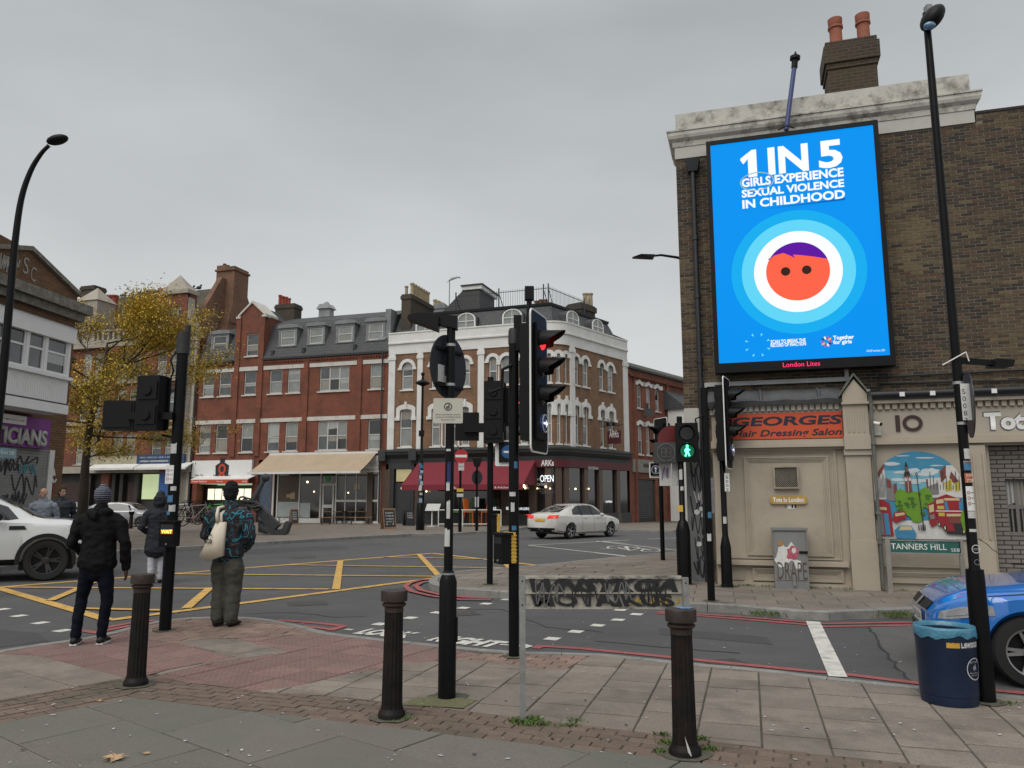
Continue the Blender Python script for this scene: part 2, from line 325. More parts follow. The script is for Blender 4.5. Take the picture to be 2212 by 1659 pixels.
# ---------------------------------------------------------------- ground, road
def flat(name,pts,z,m,kind=None,parent=None):
 b=MB();b.poly([(p[0],p[1],z)for p in pts]);
 if area([(p[0],p[1])for p in pts])<0:b.f=[f[::-1]for f in b.f]
 o=b.build(name,m,parent);
 if kind:o['kind']=kind
 return o
flat('ground',[(-900,-300),(900,-300),(900,1500),(-900,1500)],-.06,far_ground,'structure')
road=flat('road',[(-70,-3),(70,-3),(70,52),(30,160),(4,160),(-70,60)],0,asphalt,'structure')
def pave(root,zone,ang,cw,ch,m,z,name,gap=.012,bond=.5,hmax=.004,gapx=None,blister=False,joined=False,limit=300,org=(0,0),jit=0,edge=.06):
 """paving pieces of cw x ch laid at an angle inside the polygon zone, each its own object"""
 Z=[(p[0],p[1])for p in zone]
 a=math.radians(ang);ca,sa=math.cos(a),math.sin(a)
 loc=[((p[0]-org[0])*ca+(p[1]-org[1])*sa,-(p[0]-org[0])*sa+(p[1]-org[1])*ca)for p in Z]
 if area(loc)<0:loc=loc[::-1]
 x0=math.floor(min(p[0]for p in loc)/cw)-1;x1=math.ceil(max(p[0]for p in loc)/cw)+1;y0=math.floor(min(p[1]for p in loc)/ch)-1;y1=math.ceil(max(p[1]for p in loc)/ch)+1
 cells=[];g=gap/2;gx=(gapx or gap)/2
 for j in range(y0,y1):
  off=(bond*cw if j%2 else 0)+(random.uniform(-jit,jit)*cw)
  for i in range(x0,x1):
   ax,ay,bx,by=i*cw+off+gx,j*ch+g,(i+1)*cw+off-gx,(j+1)*ch-g
   q=loc
   for s,e in(((ax,ay),(bx,ay)),((bx,ay),(bx,by)),((bx,by),(ax,by)),((ax,by),(ax,ay))):
    q=clip(q,s,e)
    if len(q)<3:break
   if len(q)<3 or abs(area(q))<cw*ch*.03:continue
   cells.append((q,(ax+bx)/2,(ay+by)/2,abs(area(q))>.99*(cw-2*gx)*(ch-gap)))
 w=lambda p:(org[0]+p[0]*ca-p[1]*sa,org[1]+p[0]*sa+p[1]*ca)
 cells.sort(key=lambda c:Vector(w((c[1],c[2]))).length)
 rest=MB();full=None
 for k,(q,cx,cy,isfull)in enumerate(cells):
  dz=random.uniform(-hmax,hmax)*.5;tx=random.uniform(-.004,.004);ty=random.uniform(-.004,.004)
  if joined or k>=limit:
   P=[w(p)for p in q];rest.prism([(p[0],p[1],z-.03)for p in P],(0,0,.03+dz));continue
  b=MB();e=.004
  top=[(p[0]-cx+(e if p[0]<cx else-e),p[1]-cy+(e if p[1]<cy else-e),0)for p in q];mid=[(p[0]-cx,p[1]-cy,-e)for p in q];bot=[(p[0]-cx,p[1]-cy,-.03)for p in q];n=len(q)
  if isfull and full:me=full
  else:
   b.add(top+mid+bot,[tuple(range(n))]+[(i,i+n,(i+1)%n+n,(i+1)%n)for i in range(n)]+[(i+n,i+2*n,(i+1)%n+2*n,(i+1)%n+n)for i in range(n)])
   if blister:
    bs=cw/6
    for u in range(6):
     for v in range(int(ch/bs+.01)):
      px,py=-cw/2+bs*(u+.5),-ch/2+bs*(v+.5)
      inside=all((q[(t+1)%n][0]-q[t][0])*(py+cy-q[t][1])-(q[(t+1)%n][1]-q[t][1])*(px+cx-q[t][0])>.012*math.dist(q[t],q[(t+1)%n])for t in range(n))
      if inside:b.lathe([(.0165,-.001),(.012,.0045)],(px,py,0),6)
   me=b.mesh(name,m)
   if isfull:full=me
  o=link(name,me,root);c=w((cx,cy));o.location=(c[0],c[1],z+dz);o.rotation_euler=(tx if not blister else 0,ty if not blister else 0,a)
 if rest.v:
  o=rest.build(name+'s' if not joined else name+'s',m,root);o['kind']='stuff'
def grp(*a):return[G(*z_(r,x,y),zz)for r,x,y,zz in a]
kp=[(-12,-2)]
kpts=[G(*z_('C',-300,690)),*[G(*z_('C',*p))for p in((0,622),(600,530),(900,490),(1130,420),(1480,345),(1830,322))],*[G(*z_('O',*p))for p in((440,328),(660,338),(850,372),(1000,405),(1230,465),(1750,528),(2212,572))],*[G(*z_('H',*p))for p in((1160,634),(1320,636),(1900,645),(2212,672))],*[G(*z_('P',*p))for p in((950,720),(1600,775),(2212,838))],*[G(*z_('L',*p))for p in((480,1130),(1340,1222),(2212,1300))]]
kend=kpts[-1]+(kpts[-1]-kpts[-3]).normalized()*14
kst=kpts[0]+(kpts[0]-kpts[1]).normalized()*10
K=[kst]+kpts+[kend]
near=thing('near_pavement',None,None);near['kind']='structure'
NEARP=K+[Vector((14,-4,0)),Vector((-16,-4,0))]
flat('bedding',NEARP,.021,mortar_m,None,near)
def kerbs(root,line,z,wdt,step,m,name='kerb_stone',top=.005,zb=-.02,gap=.008,dropped=None):
 L=[Vector((p[0],p[1]))for p in line];seg=[(L[i+1]-L[i]).length for i in range(len(L)-1)];T=sum(seg)
 def pt(t):
  for i,s in enumerate(seg):
   if t<=s or i==len(seg)-1:d=(L[i+1]-L[i]).normalized();return L[i]+d*t,d
   t-=s
 t=0
 while t<T-.05:
  e=min(t+step,T);ps=[pt(t+gap/2),pt((t+e)/2),pt(e-gap/2)];b=MB();zz=z+random.uniform(-.003,.003)
  out=[p-Vector((d.y,-d.x))*.02 for p,d in ps];inn=[p+Vector((d.y,-d.x))*wdt for p,d in ps]
  for i in range(2):
   a,c,c2,a2=out[i],out[i+1],inn[i+1],inn[i];ca=.012
   dd=(c-a).normalized();nn=Vector((dd.y,-dd.x))*ca
   b.add([(a.x,a.y,zb),(c.x,c.y,zb),(c.x,c.y,zz-ca),(a.x,a.y,zz-ca),(a.x+nn.x,a.y+nn.y,zz),(c.x+nn.x,c.y+nn.y,zz),(c2 .x,c2 .y,zz),(a2 .x,a2 .y,zz),(a2 .x,a2 .y,zb),(c2 .x,c2 .y,zb)],[(1,0,3,2),(2,3,4,5),(5,4,7,6),(6,7,8,9)]+([(0,8,7,4,3)]if i==0 else[(9,1,2,5,6)]))
  b.build(name,m,root);t=e
kerbs(near,K[1:-1],.034,.11,.9,kerb_m)
def inset(line,d):
 out=[]
 for i,p in enumerate(line):
  a=(Vector(line[i][:2])-Vector(line[max(i-1,0)][:2]))if i else(Vector(line[1][:2])-Vector(line[0][:2]));c=(Vector(line[min(i+1,len(line)-1)][:2])-Vector(line[i][:2]))if i<len(line)-1 else a
  t=(a.normalized()+c.normalized()).normalized();out.append(Vector((p[0]+t.y*d,p[1]-t.x*d,0)))
 return out
KI=inset(K,.118)
apx=G(*z_('C',1160,1035));LB=math.radians(51);RB=math.radians(-20.5)
lb=Vector((-math.cos(LB),-math.sin(LB),0));rb=Vector((math.cos(RB),math.sin(RB),0))
ln=Vector((-math.sin(LB),math.cos(LB),0));rn=Vector((-math.sin(RB),math.cos(RB),0))
apo=G(*z_('C',1110,862))
lo=[apo,apo+lb*7];ro_pt=apo+Vector((.30,-.06,0))
dark_zone=[apx,apx+lb*7,Vector((-8,-1,0)),Vector((7,-1,0)),apx+rb*9]
pave(near,dark_zone,-37.5,1.05,.72,dark_m,.03,'large_slab',bond=.5,org=(-2.46,5.71),gap=.01)
band_l=[apx,apo,apo+lb*7.5,apx+lb*7.5]
pave(near,band_l,51,.21,.098,paver_m,.03,'paver',org=(apx.x,apx.y),hmax=.006,limit=110)
rtop=[apo,G(*z_('O',0,905)),G(*z_('O',640,985)),G(*z_('O',1370,1032)),G(*z_('P',600,1330)),G(*z_('P',1755,1480)),G(*z_('P',1755,1480))+rb*5]
band_r=[apx]+rtop+[apx+rb*11]
pave(near,band_r,-20.5,.21,.098,paver_m,.03,'paver',org=(apx.x,apx.y),hmax=.006,limit=190)
tl=[G(*z_('C',*p))for p in((-400,700),(0,652),(330,665),(1100,860))]
left_zone=[apo]+[apo+lb*8]+[Vector((-12,3,0)),tl[0]+Vector((-6,-1.5,0))]+tl
pave(near,left_zone,-35.5,.86,.44,slab_m,.03,'paving_slab',org=(tl[3].x,tl[3].y),bond=.5,limit=80)
ix=[p for p in KI]
t1=[tl[3],tl[2],tl[1],tl[0],KI[1],KI[2],KI[3],KI[4],KI[5],G(*z_('C',1150,520)),G(*z_('C',1545,552)),G(*z_('C',2090,682)),G(*z_('C',1500,785)),G(*z_('C',1290,842))]
pave(near,t1,-35.5,.40,.40,tact_m,.03,'tactile_slab',org=(tl[3].x,tl[3].y),bond=0,blister=True,limit=100)
w1=[G(*z_('C',1290,846)),G(*z_('C',1500,789)),G(*z_('C',2096,682)),G(*z_('C',1550,552)),G(*z_('O',180,520)),G(*z_('O',400,518)),G(*z_('O',925,632)),G(*z_('O',230,722)),G(*z_('C',1360,850))]
pave(near,w1,-33,.62,.5,slab_m,.03,'paving_slab',org=(-4,8),limit=60)
f1=[KI[5],KI[6],KI[7],KI[8],KI[9],KI[10],KI[11],KI[12],G(*z_('O',1130,476)),G(*z_('O',400,514)),G(*z_('O',180,516)),G(*z_('C',1550,548)),G(*z_('C',1150,516))]
pave(near,f1,-12,.3,.17,paver2_m,.03,'paver',org=(-4,10),hmax=.008,limit=150,jit=.1)
rb2=[G(*z_('O',1900,742)),G(*z_('O',1730,778)),G(*z_('O',1500,816)),G(*z_('O',830,962)),G(*z_('O',640,981))]
t2=[G(*z_('C',1372,852)),G(*z_('O',232,726)),G(*z_('O',930,636)),G(*z_('O',404,519)),G(*z_('O',1134,480)),KI[12],KI[13],KI[14],KI[15]-Vector((.25,0,0)),G(*z_('H',690,692))]+rb2+[G(*z_('O',0,903))]
pave(near,t2,-30,.40,.40,tact_m,.03,'tactile_slab',org=(-2.5,7.6),bond=0,blister=True,limit=150)
f2=[KI[15]-Vector((.24,0,0)),KI[15],KI[16],KI[17],G(*z_('H',1645,795)),G(*z_('H',1330,770)),G(*z_('H',1000,716)),G(*z_('H',695,695))]
pave(near,f2,-20,.24,.12,paver2_m,.03,'paver',org=(0,8),hmax=.006,limit=100)
rz=[rb2[-1],*[p for p in rb2[-2::-1]],G(*z_('H',695,699)),G(*z_('H',1000,720)),G(*z_('H',1330,774)),G(*z_('H',1642,798)),KI[17]+Vector((.02,0,0)),*KI[18:],Vector((13,2,0)),rtop[-1],rtop[-2],rtop[-3],rtop[-4],rtop[-5]]
pave(near,rz,73,.375,.435,slab_m,.03,'paving_slab',org=(.86,5.76),bond=.5,limit=270,gap=.014,gapx=.022,hmax=.008)
# ---------------------------------------------------------------- far pavements
def raised(name,outline,z,bed,line):
 r=thing(name,None,None);r['kind']='structure';b=MB();k_=len(line);outline=inset(line[::-1],.09)[::-1]+outline[k_:];P=outline if area([(p[0],p[1])for p in outline])>0 else outline[::-1]
 b.prism([(p[0],p[1],-.02)for p in P],(0,0,z+.02-.012));b.build('bedding',bed,r);return r
A_ANG=-16.8
FA=Fac(G(1545,1263,.12),A_ANG)
kline=[G(*p,.0)for p in((1800,1176),(1600,1188),(1440,1203),z_('G',2100,1215),z_('G',1600,1270),z_('G',1200,1312),z_('G',760,1345),z_('G',560,1375),z_('G',480,1410),z_('G',465,1445),z_('G',500,1475),z_('G',620,1500),z_('G',780,1520),z_('G',1170,1545),(1180,1305),(1300,1309),z_('J',820,965),z_('J',1150,970),z_('J',1310,990),z_('J',1900,1048),z_('J',2212,1040))]
kline+=[G(*z_('L',610,620),0),G(*z_('L',1260,600),0)]
kline.append(kline[-1]+(kline[-1]-kline[-3]).normalized()*12)
kl=kline[::-1]
shop_pav=raised('shop_side_pavement',kline+[Vector((30,14,0)),Vector((34,40,0)),kline[0]+Vector((12,3,0))],.12,mortar_m,kline)
kerbs(shop_pav,kl,.122,.15,.9,kerb_m,zb=0)
SK=inset(kl,.16)[::-1]
front=[SK[i]for i in range(4,len(SK))]
pave(shop_pav,front+[FA.w(12,-.3),FA.w(0,.1),FA.w(-1.2,.3),FA.w(-2.4,.6),G(1400,1215,.12)],A_ANG+2,.62,.46,slab2_m,.12,'paving_slab',bond=.5,limit=280,hmax=.01,org=(3,13))
pave(shop_pav,[SK[0],SK[1],SK[2],SK[3],SK[4],G(1400,1215,.12),FA.w(-2.4,.6),FA.w(-1.2,.3),FA.w(0,.1),Vector((9,30,0)),Vector((18,36,0))],50,.62,.46,slab2_m,.12,'far_slab',joined=True)
pl=[G(*p,0)for p in((-330,1290),(-60,1246),(80,1220),(180,1205),(278,1196),z_('E',0,1122),z_('E',290,1105),z_('E',660,1080),z_('E',1250,1042),z_('E',1670,1018),z_('E',2090,995),z_('G',0,1010),z_('G',250,995),z_('G',640,990),z_('G',900,970),z_('G',1080,962),(1150,1141),(1330,1144),z_('G',2060,965),z_('J',90,262),z_('J',700,268),(1480,1149),(1700,1152))]
plaza=raised('plaza_pavement',pl+[Vector((60,95,0)),Vector((60,150,0)),Vector((-95,150,0)),Vector((-95,18,0)),pl[0]+Vector((-20,-2,0))],.12,mortar_m,pl)
kerbs(plaza,pl[::-1],.122,.16,1.2,kerb_m,zb=0)
PK=inset(pl,-.17)
pave(plaza,PK+[Vector((14,52,0)),Vector((-10,56,0)),Vector((-32,60,0)),Vector((-32,22,0))],A_ANG,.9,.6,slab2_m,.12,'paving_slab',joined=True,gap=.012)
pave(near,[apo,G(*z_('C',1290,842)),G(*z_('C',1372,852)),G(*z_('O',0,903))],51,.21,.098,paver_m,.03,'paver',org=(apx.x,apx.y),limit=30)
patch_a=mat('asphalt_repair',(.062,.062,.065),.9,var=.1,scale=3,fine=.3,bump=.5,bscale=120);patch_b=mat('asphalt_pale',(.105,.103,.10),.9,var=.12,scale=2,fine=.3,bump=.5,bscale=120);tar=mat('tar_seam',(.028,.028,.03),.6);cover_m=mat('iron_cover',(.05,.048,.045),.6,var=.3,scale=20,bump=.8,bscale=60)
g0_=lambda r,x,y:G(*z_(r,x,y),0)
flat('road_repair',[g0_('L',850,690),g0_('L',1250,680),g0_('L',1340,1170),g0_('L',1190,1170),g0_('L',1000,915)],.004,patch_b,None,road)
flat('road_repair',[g0_('E',640,1110),g0_('E',1500,1075),g0_('E',1560,1105),g0_('E',640,1150)],.004,patch_a,None,road)
flat('road_repair',[g0_('C',0,440),g0_('C',330,470),g0_('C',420,540),g0_('C',0,600)],.004,patch_a,None,road)
flat('road_repair',[g0_('J',560,1110),g0_('J',1500,1190),g0_('J',1560,1260),g0_('J',560,1170)],.003,patch_a,None,road)
for pts in([('L',840,690),('L',930,790),('L',1000,920),('L',1080,1020),('L',1200,1190)],[('O',500,300),('O',900,290),('O',1300,330),('O',1620,320)],[('E',700,1000+150),('E',1300,1130),('E',2100,1100)],[('G',700,1640),('G',1100,1640),('H',1500,420),('H',2100,470)],[('J',0,1230),('J',700,1290),('J',1400,1350)]):
 b=MB();P=[g0_(*p)for p in pts];Q=[]
 for p,q in zip(P[:-1],P[1:]):
  for k in range(5):Q.append(p.lerp(q,k/5)+Vector((random.uniform(-.03,.03),random.uniform(-.05,.05),0)))
 for p,q in zip(Q[:-1],Q[1:]):
  d=(q-p).normalized();n=Vector((-d.y,d.x,0))*.012;b.add([(v.x,v.y,.0048)for v in(p-n,q-n,q+n,p+n)],[(0,1,2,3)])
 b.build('tar_seam',tar,road)
for r,x,y,s_ in(('E',1150,1180,.35),('H',760,300,.22),('J',1150,1420,.2),('O',1050,210,.3)):
 c=g0_(r,x,y);b=MB();b.add([(c.x+s_*a*.95-s_*e*.3,c.y+s_*a*.3+s_*e*.8,.0052)for a,e in((-1,-1),(1,-1),(1,1),(-1,1))],[(0,1,2,3)]);b.build('drain_cover',cover_m,road)
 # ---------------------------------------------------------------- road markings (thin sheets on the road)
def stripe(b,p,q,w,z=.006):
 p=Vector((p[0],p[1],0));q=Vector((q[0],q[1],0));d=(q-p).normalized();n=Vector((-d.y,d.x,0))*w/2
 b.add([(v.x,v.y,z)for v in(p-n,q-n,q+n,p+n)],[(0,1,2,3)])
def line_strip(b,pts,w,z=.006):
 P=[Vector((p[0],p[1]))for p in pts];L=[];R=[]
 for i,p in enumerate(P):
  d0=(P[i]-P[i-1]).normalized()if i else(P[1]-P[0]).normalized();d1=(P[i+1]-P[i]).normalized()if i<len(P)-1 else d0
  m=Vector((-(d0+d1).y,(d0+d1).x)).normalized();k=w/2/max(.5,m.dot(Vector((-d0 .y,d0 .x))));L.append(p+m*k);R.append(p-m*k)
 n=len(P);b.add([(v.x,v.y,z)for v in R+L],[(i,i+1,i+1+n,i+n)for i in range(n-1)])
g0=lambda r,x,y:G(*z_(r,x,y),0)
tipL=g0('C',-40,70);tipR=g0('G',1560,1268);top_=g0('G',490,1145);bot=g0('C',960,362)
yl=[('edge',tipL,g0('E',640,1275)),('edge',g0('E',640,1275),top_),('edge',top_,tipR),('edge',tipR,g0('G',540,1362)),('edge',g0('G',540,1362),g0('O',440,215)),('edge',g0('O',440,215),bot),('edge',bot,tipL),(0,tipL,g0('O',1240,88)),(0,g0('E',0,1330),g0('G',540,1352)),(0,g0('E',1040,1250),g0('G',1480,1283)),(0,g0('E',1860,1180),g0('G',960,1197)),(0,g0('C',720,260),g0('C',1480,278)),(0,g0('E',1480,1215),g0('E',1440,1470)),(0,g0('E',330,1455),g0('C',1640,262)),(0,g0('C',820,30),g0('C',440,192)),(0,g0('G',370,1155),g0('G',550,1352)),(0,g0('G',1080,1205),g0('G',1185,1285))]
for k,(e,p,q)in enumerate(yl):
 b=MB();stripe(b,p,q,.185 if e else.15,.006+.0012*k);b.build('yellow_box_line',yellow_m,road)
def redline(*pts,w=.11,z=.008):
 b=MB();line_strip(b,pts,w,z);b.build('red_line',red_m,road)
redline(g0('C',860,440),g0('C',1150,384),g0('C',1370,362));redline(g0('C',700,448),g0('C',900,478));redline(g0('C',880,462),g0('C',1150,408),z=.0092)
redline(g0('O',790,358),g0('O',1100,382),g0('O',1390,412));redline(g0('O',1000,412),g0('O',1250,440),z=.0092);redline(g0('O',1370,414),g0('O',1250,452),z=.0104)
redline(g0('G',1560,1272),g0('G',900,1340),g0('G',640,1368),g0('G',400,1385),g0('G',290,1415),g0('G',255,1445),g0('G',310,1490),g0('G',480,1530),g0('G',720,1560),g0('G',1010,1565),z=.0135*2)
redline(g0('G',960,1348),g0('G',560,1385),g0('G',400,1410),g0('G',345,1440),g0('G',390,1480),g0('G',560,1520),g0('G',760,1540),g0('G',1020,1552),z=.0145*2)
redline(g0('H',1400,612),g0('H',1440,588),g0('H',1800,610),g0('H',2212,650),g0('P',950,690),g0('P',1500,745),g0('P',2212,815),g0('L',480,1090),g0('L',1340,1195),g0('L',2212,1275))
redline(g0('J',535,985),g0('J',650,985),g0('J',1200,1030),g0('J',1850,1085),g0('L',440,688),g0('L',1220,675));redline(g0('J',540,972),g0('J',1200,1010),g0('J',1850,1063),g0('L',300,650),g0('L',450,662),g0('L',1220,650),z=.0092)
redline(g0('J',0,548),g0('J',300,510),g0('J',720,480),w=.12)
b_sq=[('C',20,262),('C',168,320),('C',355,382),('C',550,450),('G',765,1627),('G',965,1590),('G',1150,1553),('H',300,338),('H',30,392),('H',535,291),('H',1550,522),('H',1758,459),('H',1950,404),('H',2130,355),('P',490,268),('P',635,306)]
dv=Vector((math.cos(math.radians(-24)),math.sin(math.radians(-24))));dn=Vector((-dv.y,dv.x))
for r,x,y in b_sq:
 c=g0(r,x,y);c=Vector((c.x,c.y));b=MB();h=.085
 vs=[c+dv*a*h+dn*e*h*1.15 for a,e in((-1,-1),(1,-1),(1,1),(-1,1))]
 b.add([(v.x,v.y,.005)for v in vs],[(0,1,2,3)]);b.build('white_square',white_road,road)
flat('stop_line',[g0('L',290,640),g0('L',415,650),g0('L',658,1140),g0('L',490,1130)],.012,white_road,None,road)
for p,q in(((1340,1074),(2212,1170)),((1340,1074),(2212,1030)),((1970,1040),(2212,1058))):
 b=MB();stripe(b,g0('G',*p),g0('G',*q),.10,.006 if p[1]==1074 and q[1]>1100 else.0075);b.build('white_lane_line',white_road,road)
for p,q in(((0,450),(465,503)),((0,345),(720,428)),((450,328),(720,317)),((0,350),(300,338))):
 b=MB();stripe(b,g0('J',*p),g0('J',*q),.10,.0065);b.build('white_lane_line',white_road,road)
def bez(c,a,e,n=20):return[(c[0]+a*math.cos(2*PI*i/n),c[1]+e*math.sin(2*PI*i/n))for i in range(n+1)]
b=MB()
for c,a,e in(((485,428),85,12),((190,402),90,13)):line_strip(b,[g0('J',x,y)for x,y in bez(c,a,e)],.07,.007)
for pl_ in(((190,402),(300,432),(390,408),(250,392)),((390,408),(485,428)),((300,432),(250,392),(200,388)),((390,408),(360,398),(330,400)),((40,415),(110,412))):line_strip(b,[g0('J',*p)for p in pl_],.07,.0085)
b.build('bicycle_symbol',white_road,road)
def road_text(txt,p,q,h,bold=.03):
 P=Vector((p.x,p.y,0));Q=Vector((q.x,q.y,0));d=(Q-P).normalized();n=Vector((-d.y,d.x,0));M=Matrix(((d.x,n.x*-1,n.x,P.x),(d.y,n.y*-1,n.y,P.y),(0,0,0,.007),(0,0,0,1)))
 letters('road_lettering',txt,white_road,road,0,0,(Q-P).length,h,0,bold,M=M)
road_text('LOOK',g0('O',1440,478),g0('O',1905,520),.42,.06);b=MB();stripe(b,g0('O',1385,440),g0('O',1450,446),.06,.007)
stripe(b,g0('O',1900,486),g0('O',1968,474),.06,.007);b.build('road_lettering',white_road,road)
road_text('RIGHT',g0('H',430,540),g0('H',1020,604),.42,.06)
b=MB();stripe(b,g0('H',1090,574),g0('H',1360,592),.07,.007);stripe(b,g0('H',1290,574),g0('H',1362,593),.06,.0085);stripe(b,g0('H',1300,606),g0('H',1362,590),.06,.0095);b.build('road_arrow',white_road,road)
# ================================================================ RIGHT: brick building with the beige shopfront
BR=[mat('brick_tone_%d'%i,c,.92,var=.22,scale=14,dirt=(.03,.027,.022),dirts=2,dirta=.35,bump=.3,bscale=80,fine=.15)for i,c in enumerate([(.102,.072,.040),(.078,.053,.032),(.054,.039,.028),(.135,.098,.052),(.034,.027,.023),(.090,.050,.031)])]
beige=mat('beige_paint',(.385,.335,.265),.6,var=.06,scale=1.5,dirt=(.28,.24,.185),dirts=1.4,dirta=.6,fine=.05)
cornice_m=mat('weathered_render',(.50,.485,.44),.9,var=.12,scale=4,dirt=(.10,.09,.07),dirts=3.5,dirta=.85,bump=.3,bscale=40)
render_m=mat('smooth_render',(.47,.46,.425),.85,var=.08,scale=2,dirt=(.28,.26,.23),dirts=2,dirta=.4)
bed_m=mat('brick_mortar',(.165,.146,.115),.95,var=.25,scale=6)
dark_pipe=mat('dark_pipe',(.018,.02,.024),.5,var=.3)
DW=.50
BB=FA.root('brick_building','tall dark brown brick building with white parapet carrying the big blue screen','building')
s_l,z_pt=FA.uv((1456,252),DW);s_l=FA.uv((1460,350),DW)[0];s_r,z_pr=FA.uv((2105,262),DW)
zpt=(FA.uv((1456,256),DW)[1]+FA.uv((2095,157),DW)[1])/2;zpb=(FA.uv((1458,349),DW)[1]+FA.uv((2105,262),DW)[1])/2
zct=(FA.uv((1438,286),DW-.2)[1]+FA.uv((2100,189),DW-.2)[1])/2
z_r2=FA.uv((2160,240),DW)[1];S_END=s_r+9
b=MB();b.box((s_l,DW,.1),(S_END,DW+9,zpb));b.box((s_r+.03,DW+.001,zpb),(S_END,DW+9,z_r2));b.build('core_wall',bed_m,BB)
b=MB();b.box((s_r,DW-.02,z_r2),(S_END,DW+.3,z_r2+.05));b.build('coping',BR[4],BB)
BW,BHH=.20,.0605;ZB0=3.0
cand=[]
nz_rows=int((z_r2-ZB0)/BHH)
for j in range(nz_rows):
 z=ZB0+j*BHH;x=s_l-(BW/2 if j%2 else 0)
 while x<s_r+3.6:
  w=BW
  x0,x1=max(x,s_l),x+w-.013
  if x1-x0>.04 and not(x0<s_r+.02 and z+BHH>zpb):cand.append((x0,x1,z))
  x+=w
cand.sort(key=lambda c:(FA.w(c[0],DW,c[2])-camo.location).length)
SHR={}
allb=[MB()for _ in BR];nb=0
def tone(x,z):
 v=.8*noise.noise(Vector((x*.45,z*.45,3.1)))+.3*noise.noise(Vector((x*2.3,z*2.3,8)))+random.gauss(0,.34)
 return 3 if v>.5 else 0 if v>.12 else 1 if v>-.1 else 5 if v>-.2 else 2 if v>-.5 else 4
for x0,x1,z in cand:
 t=tone(x0,z);py=random.uniform(.002,.007)
 vis=z>3.45 and not(FA.uv((1545,500),DW)[0]<x0<FA.uv((1915,500),DW)[0]-.1 and z>4.0)
 if nb<300 and vis:
  key=(t,round(x1-x0,2))
  if key not in SHR:
   q=MB();q.box((0,0,0),(x1-x0,.05,BHH-.013));SHR[key]=q.mesh('brick',BR[t])
  o=link('brick',SHR[key],BB);o.location=(x0,DW-py,z);nb+=1
 else:allb[t].box((x0,DW-py,z),(x1,DW+.02,z+BHH-.013))
for t,q in enumerate(allb):
 if q.v:o=q.build('bricks',BR[t],BB);o['kind']='stuff'
par=BB
b=MB();b.box((s_l+.02,DW-.06,zct),(s_r-.04,DW+.35,zpt));b.build('parapet',cornice_m,par)
path=[(s_l-.02,DW+1.2),(s_l-.02,DW-.02),(s_r,DW-.02),(s_r,DW+1.2)]
b=MB();sweep(b,[(0,zct-.34),(.03,zct-.32),(.04,zct-.22),(.10,zct-.16),(.12,zct-.10),(.12,zct-.03),(.14,zct-.02),(.14,zct+.01),(0,zct+.03)],path);b.build('cornice',cornice_m,par)
b=MB();b.box((s_l-.015,DW-.035,zpb),(s_r,DW+.3,zct-.30));b.build('render_band',render_m,par)
cm=FA.rect((1785,96),(1905,200),DW+1.3);c0,c1=cm[0],cm[2];ct=FA.uv((1845,84),DW+1.3)[1];cb_=zpt-.6
chm=brickmat('chimney_brick',(.06,.036,.024),(.038,.025,.018),(.075,.065,.05),dirt=(.10,.075,.03),dirta=.4)
b=MB();b.box((c0,DW+1.3,cb_),(c1-.05,DW+2.1,ct-.62));b.box((c0-.03,DW+1.27,ct-.62),(c1-.02,DW+2.13,ct-.50));b.box((c0-.07,DW+1.23,ct-.50),(c1+.02,DW+2.17,ct-.12));b.box((c0-.03,DW+1.27,ct-.12),(c1-.02,DW+2.13,ct));ch=b.build('chimney',chm,BB)
terra=mat('terracotta',(.30,.10,.06),.8,var=.15,scale=6,dirt=(.12,.06,.04),dirts=5,dirta=.4)
for px in(1806,1866):
 s=FA.uv((px,84),DW+1.7)[0];b=MB();r=.15;h=.78
 b.lathe([(r*.95,ct-.02),(r*.9,ct+.05),(r*.86,ct+h*.66),(r*1.05,ct+h*.68),(r*1.05,ct+h*.74),(r*.9,ct+h*.76),(r*.98,ct+h*.80),(r*.98,ct+h*.84),(r*1.0,ct+h*.86),(r*1.02,ct+h*.97),(r*.7,ct+h),(r*.6,ct+h-.05)],(s,DW+1.7,0),20)
 b.build('chimney_pot',terra,ch,True)
s=FA.uv((1505,600),DW-.1)[0];zt=FA.uv((1505,345),DW-.1)[1]
b=MB();b.rod((s,DW-.09,.15),(s,DW-.09,zt-.1),.052,n=12)
for z in(3.4,4.3,5.6,6.8):b.rod((s,DW-.09,z),(s,DW-.09,z+.08),.066,n=12)
b.prism([(s-.09,DW-.16,zt-.25),(s+.09,DW-.16,zt-.25),(s+.15,DW-.22,zt),(s-.15,DW-.22,zt)],(0,.18,0));b.build('rainwater_pipe',dark_pipe,BB,True)
pier_m=mat('grey_pier_render',(.145,.15,.155),.8,var=.15,scale=3,dirt=(.24,.24,.235),dirts=2.2,dirta=.5)
s1=FA.uv((1541,1200),DW-.1)[0]
b=MB();b.box((s_l,DW-.05,.1),(s1,DW+.1,2.95));pier=b.build('corner_pier',pier_m,BB)
b=MB();b.box((s_l,DW-.04,2.951),(s1,DW+.1,3.42));b.build('upper_pier',render_m,BB)
ink=mat('graffiti_ink',(.012,.012,.014),.6);ink_w=mat('graffiti_white',(.6,.6,.58),.7);paper=mat('torn_paper',(.62,.62,.6),.8,var=.15,scale=20)
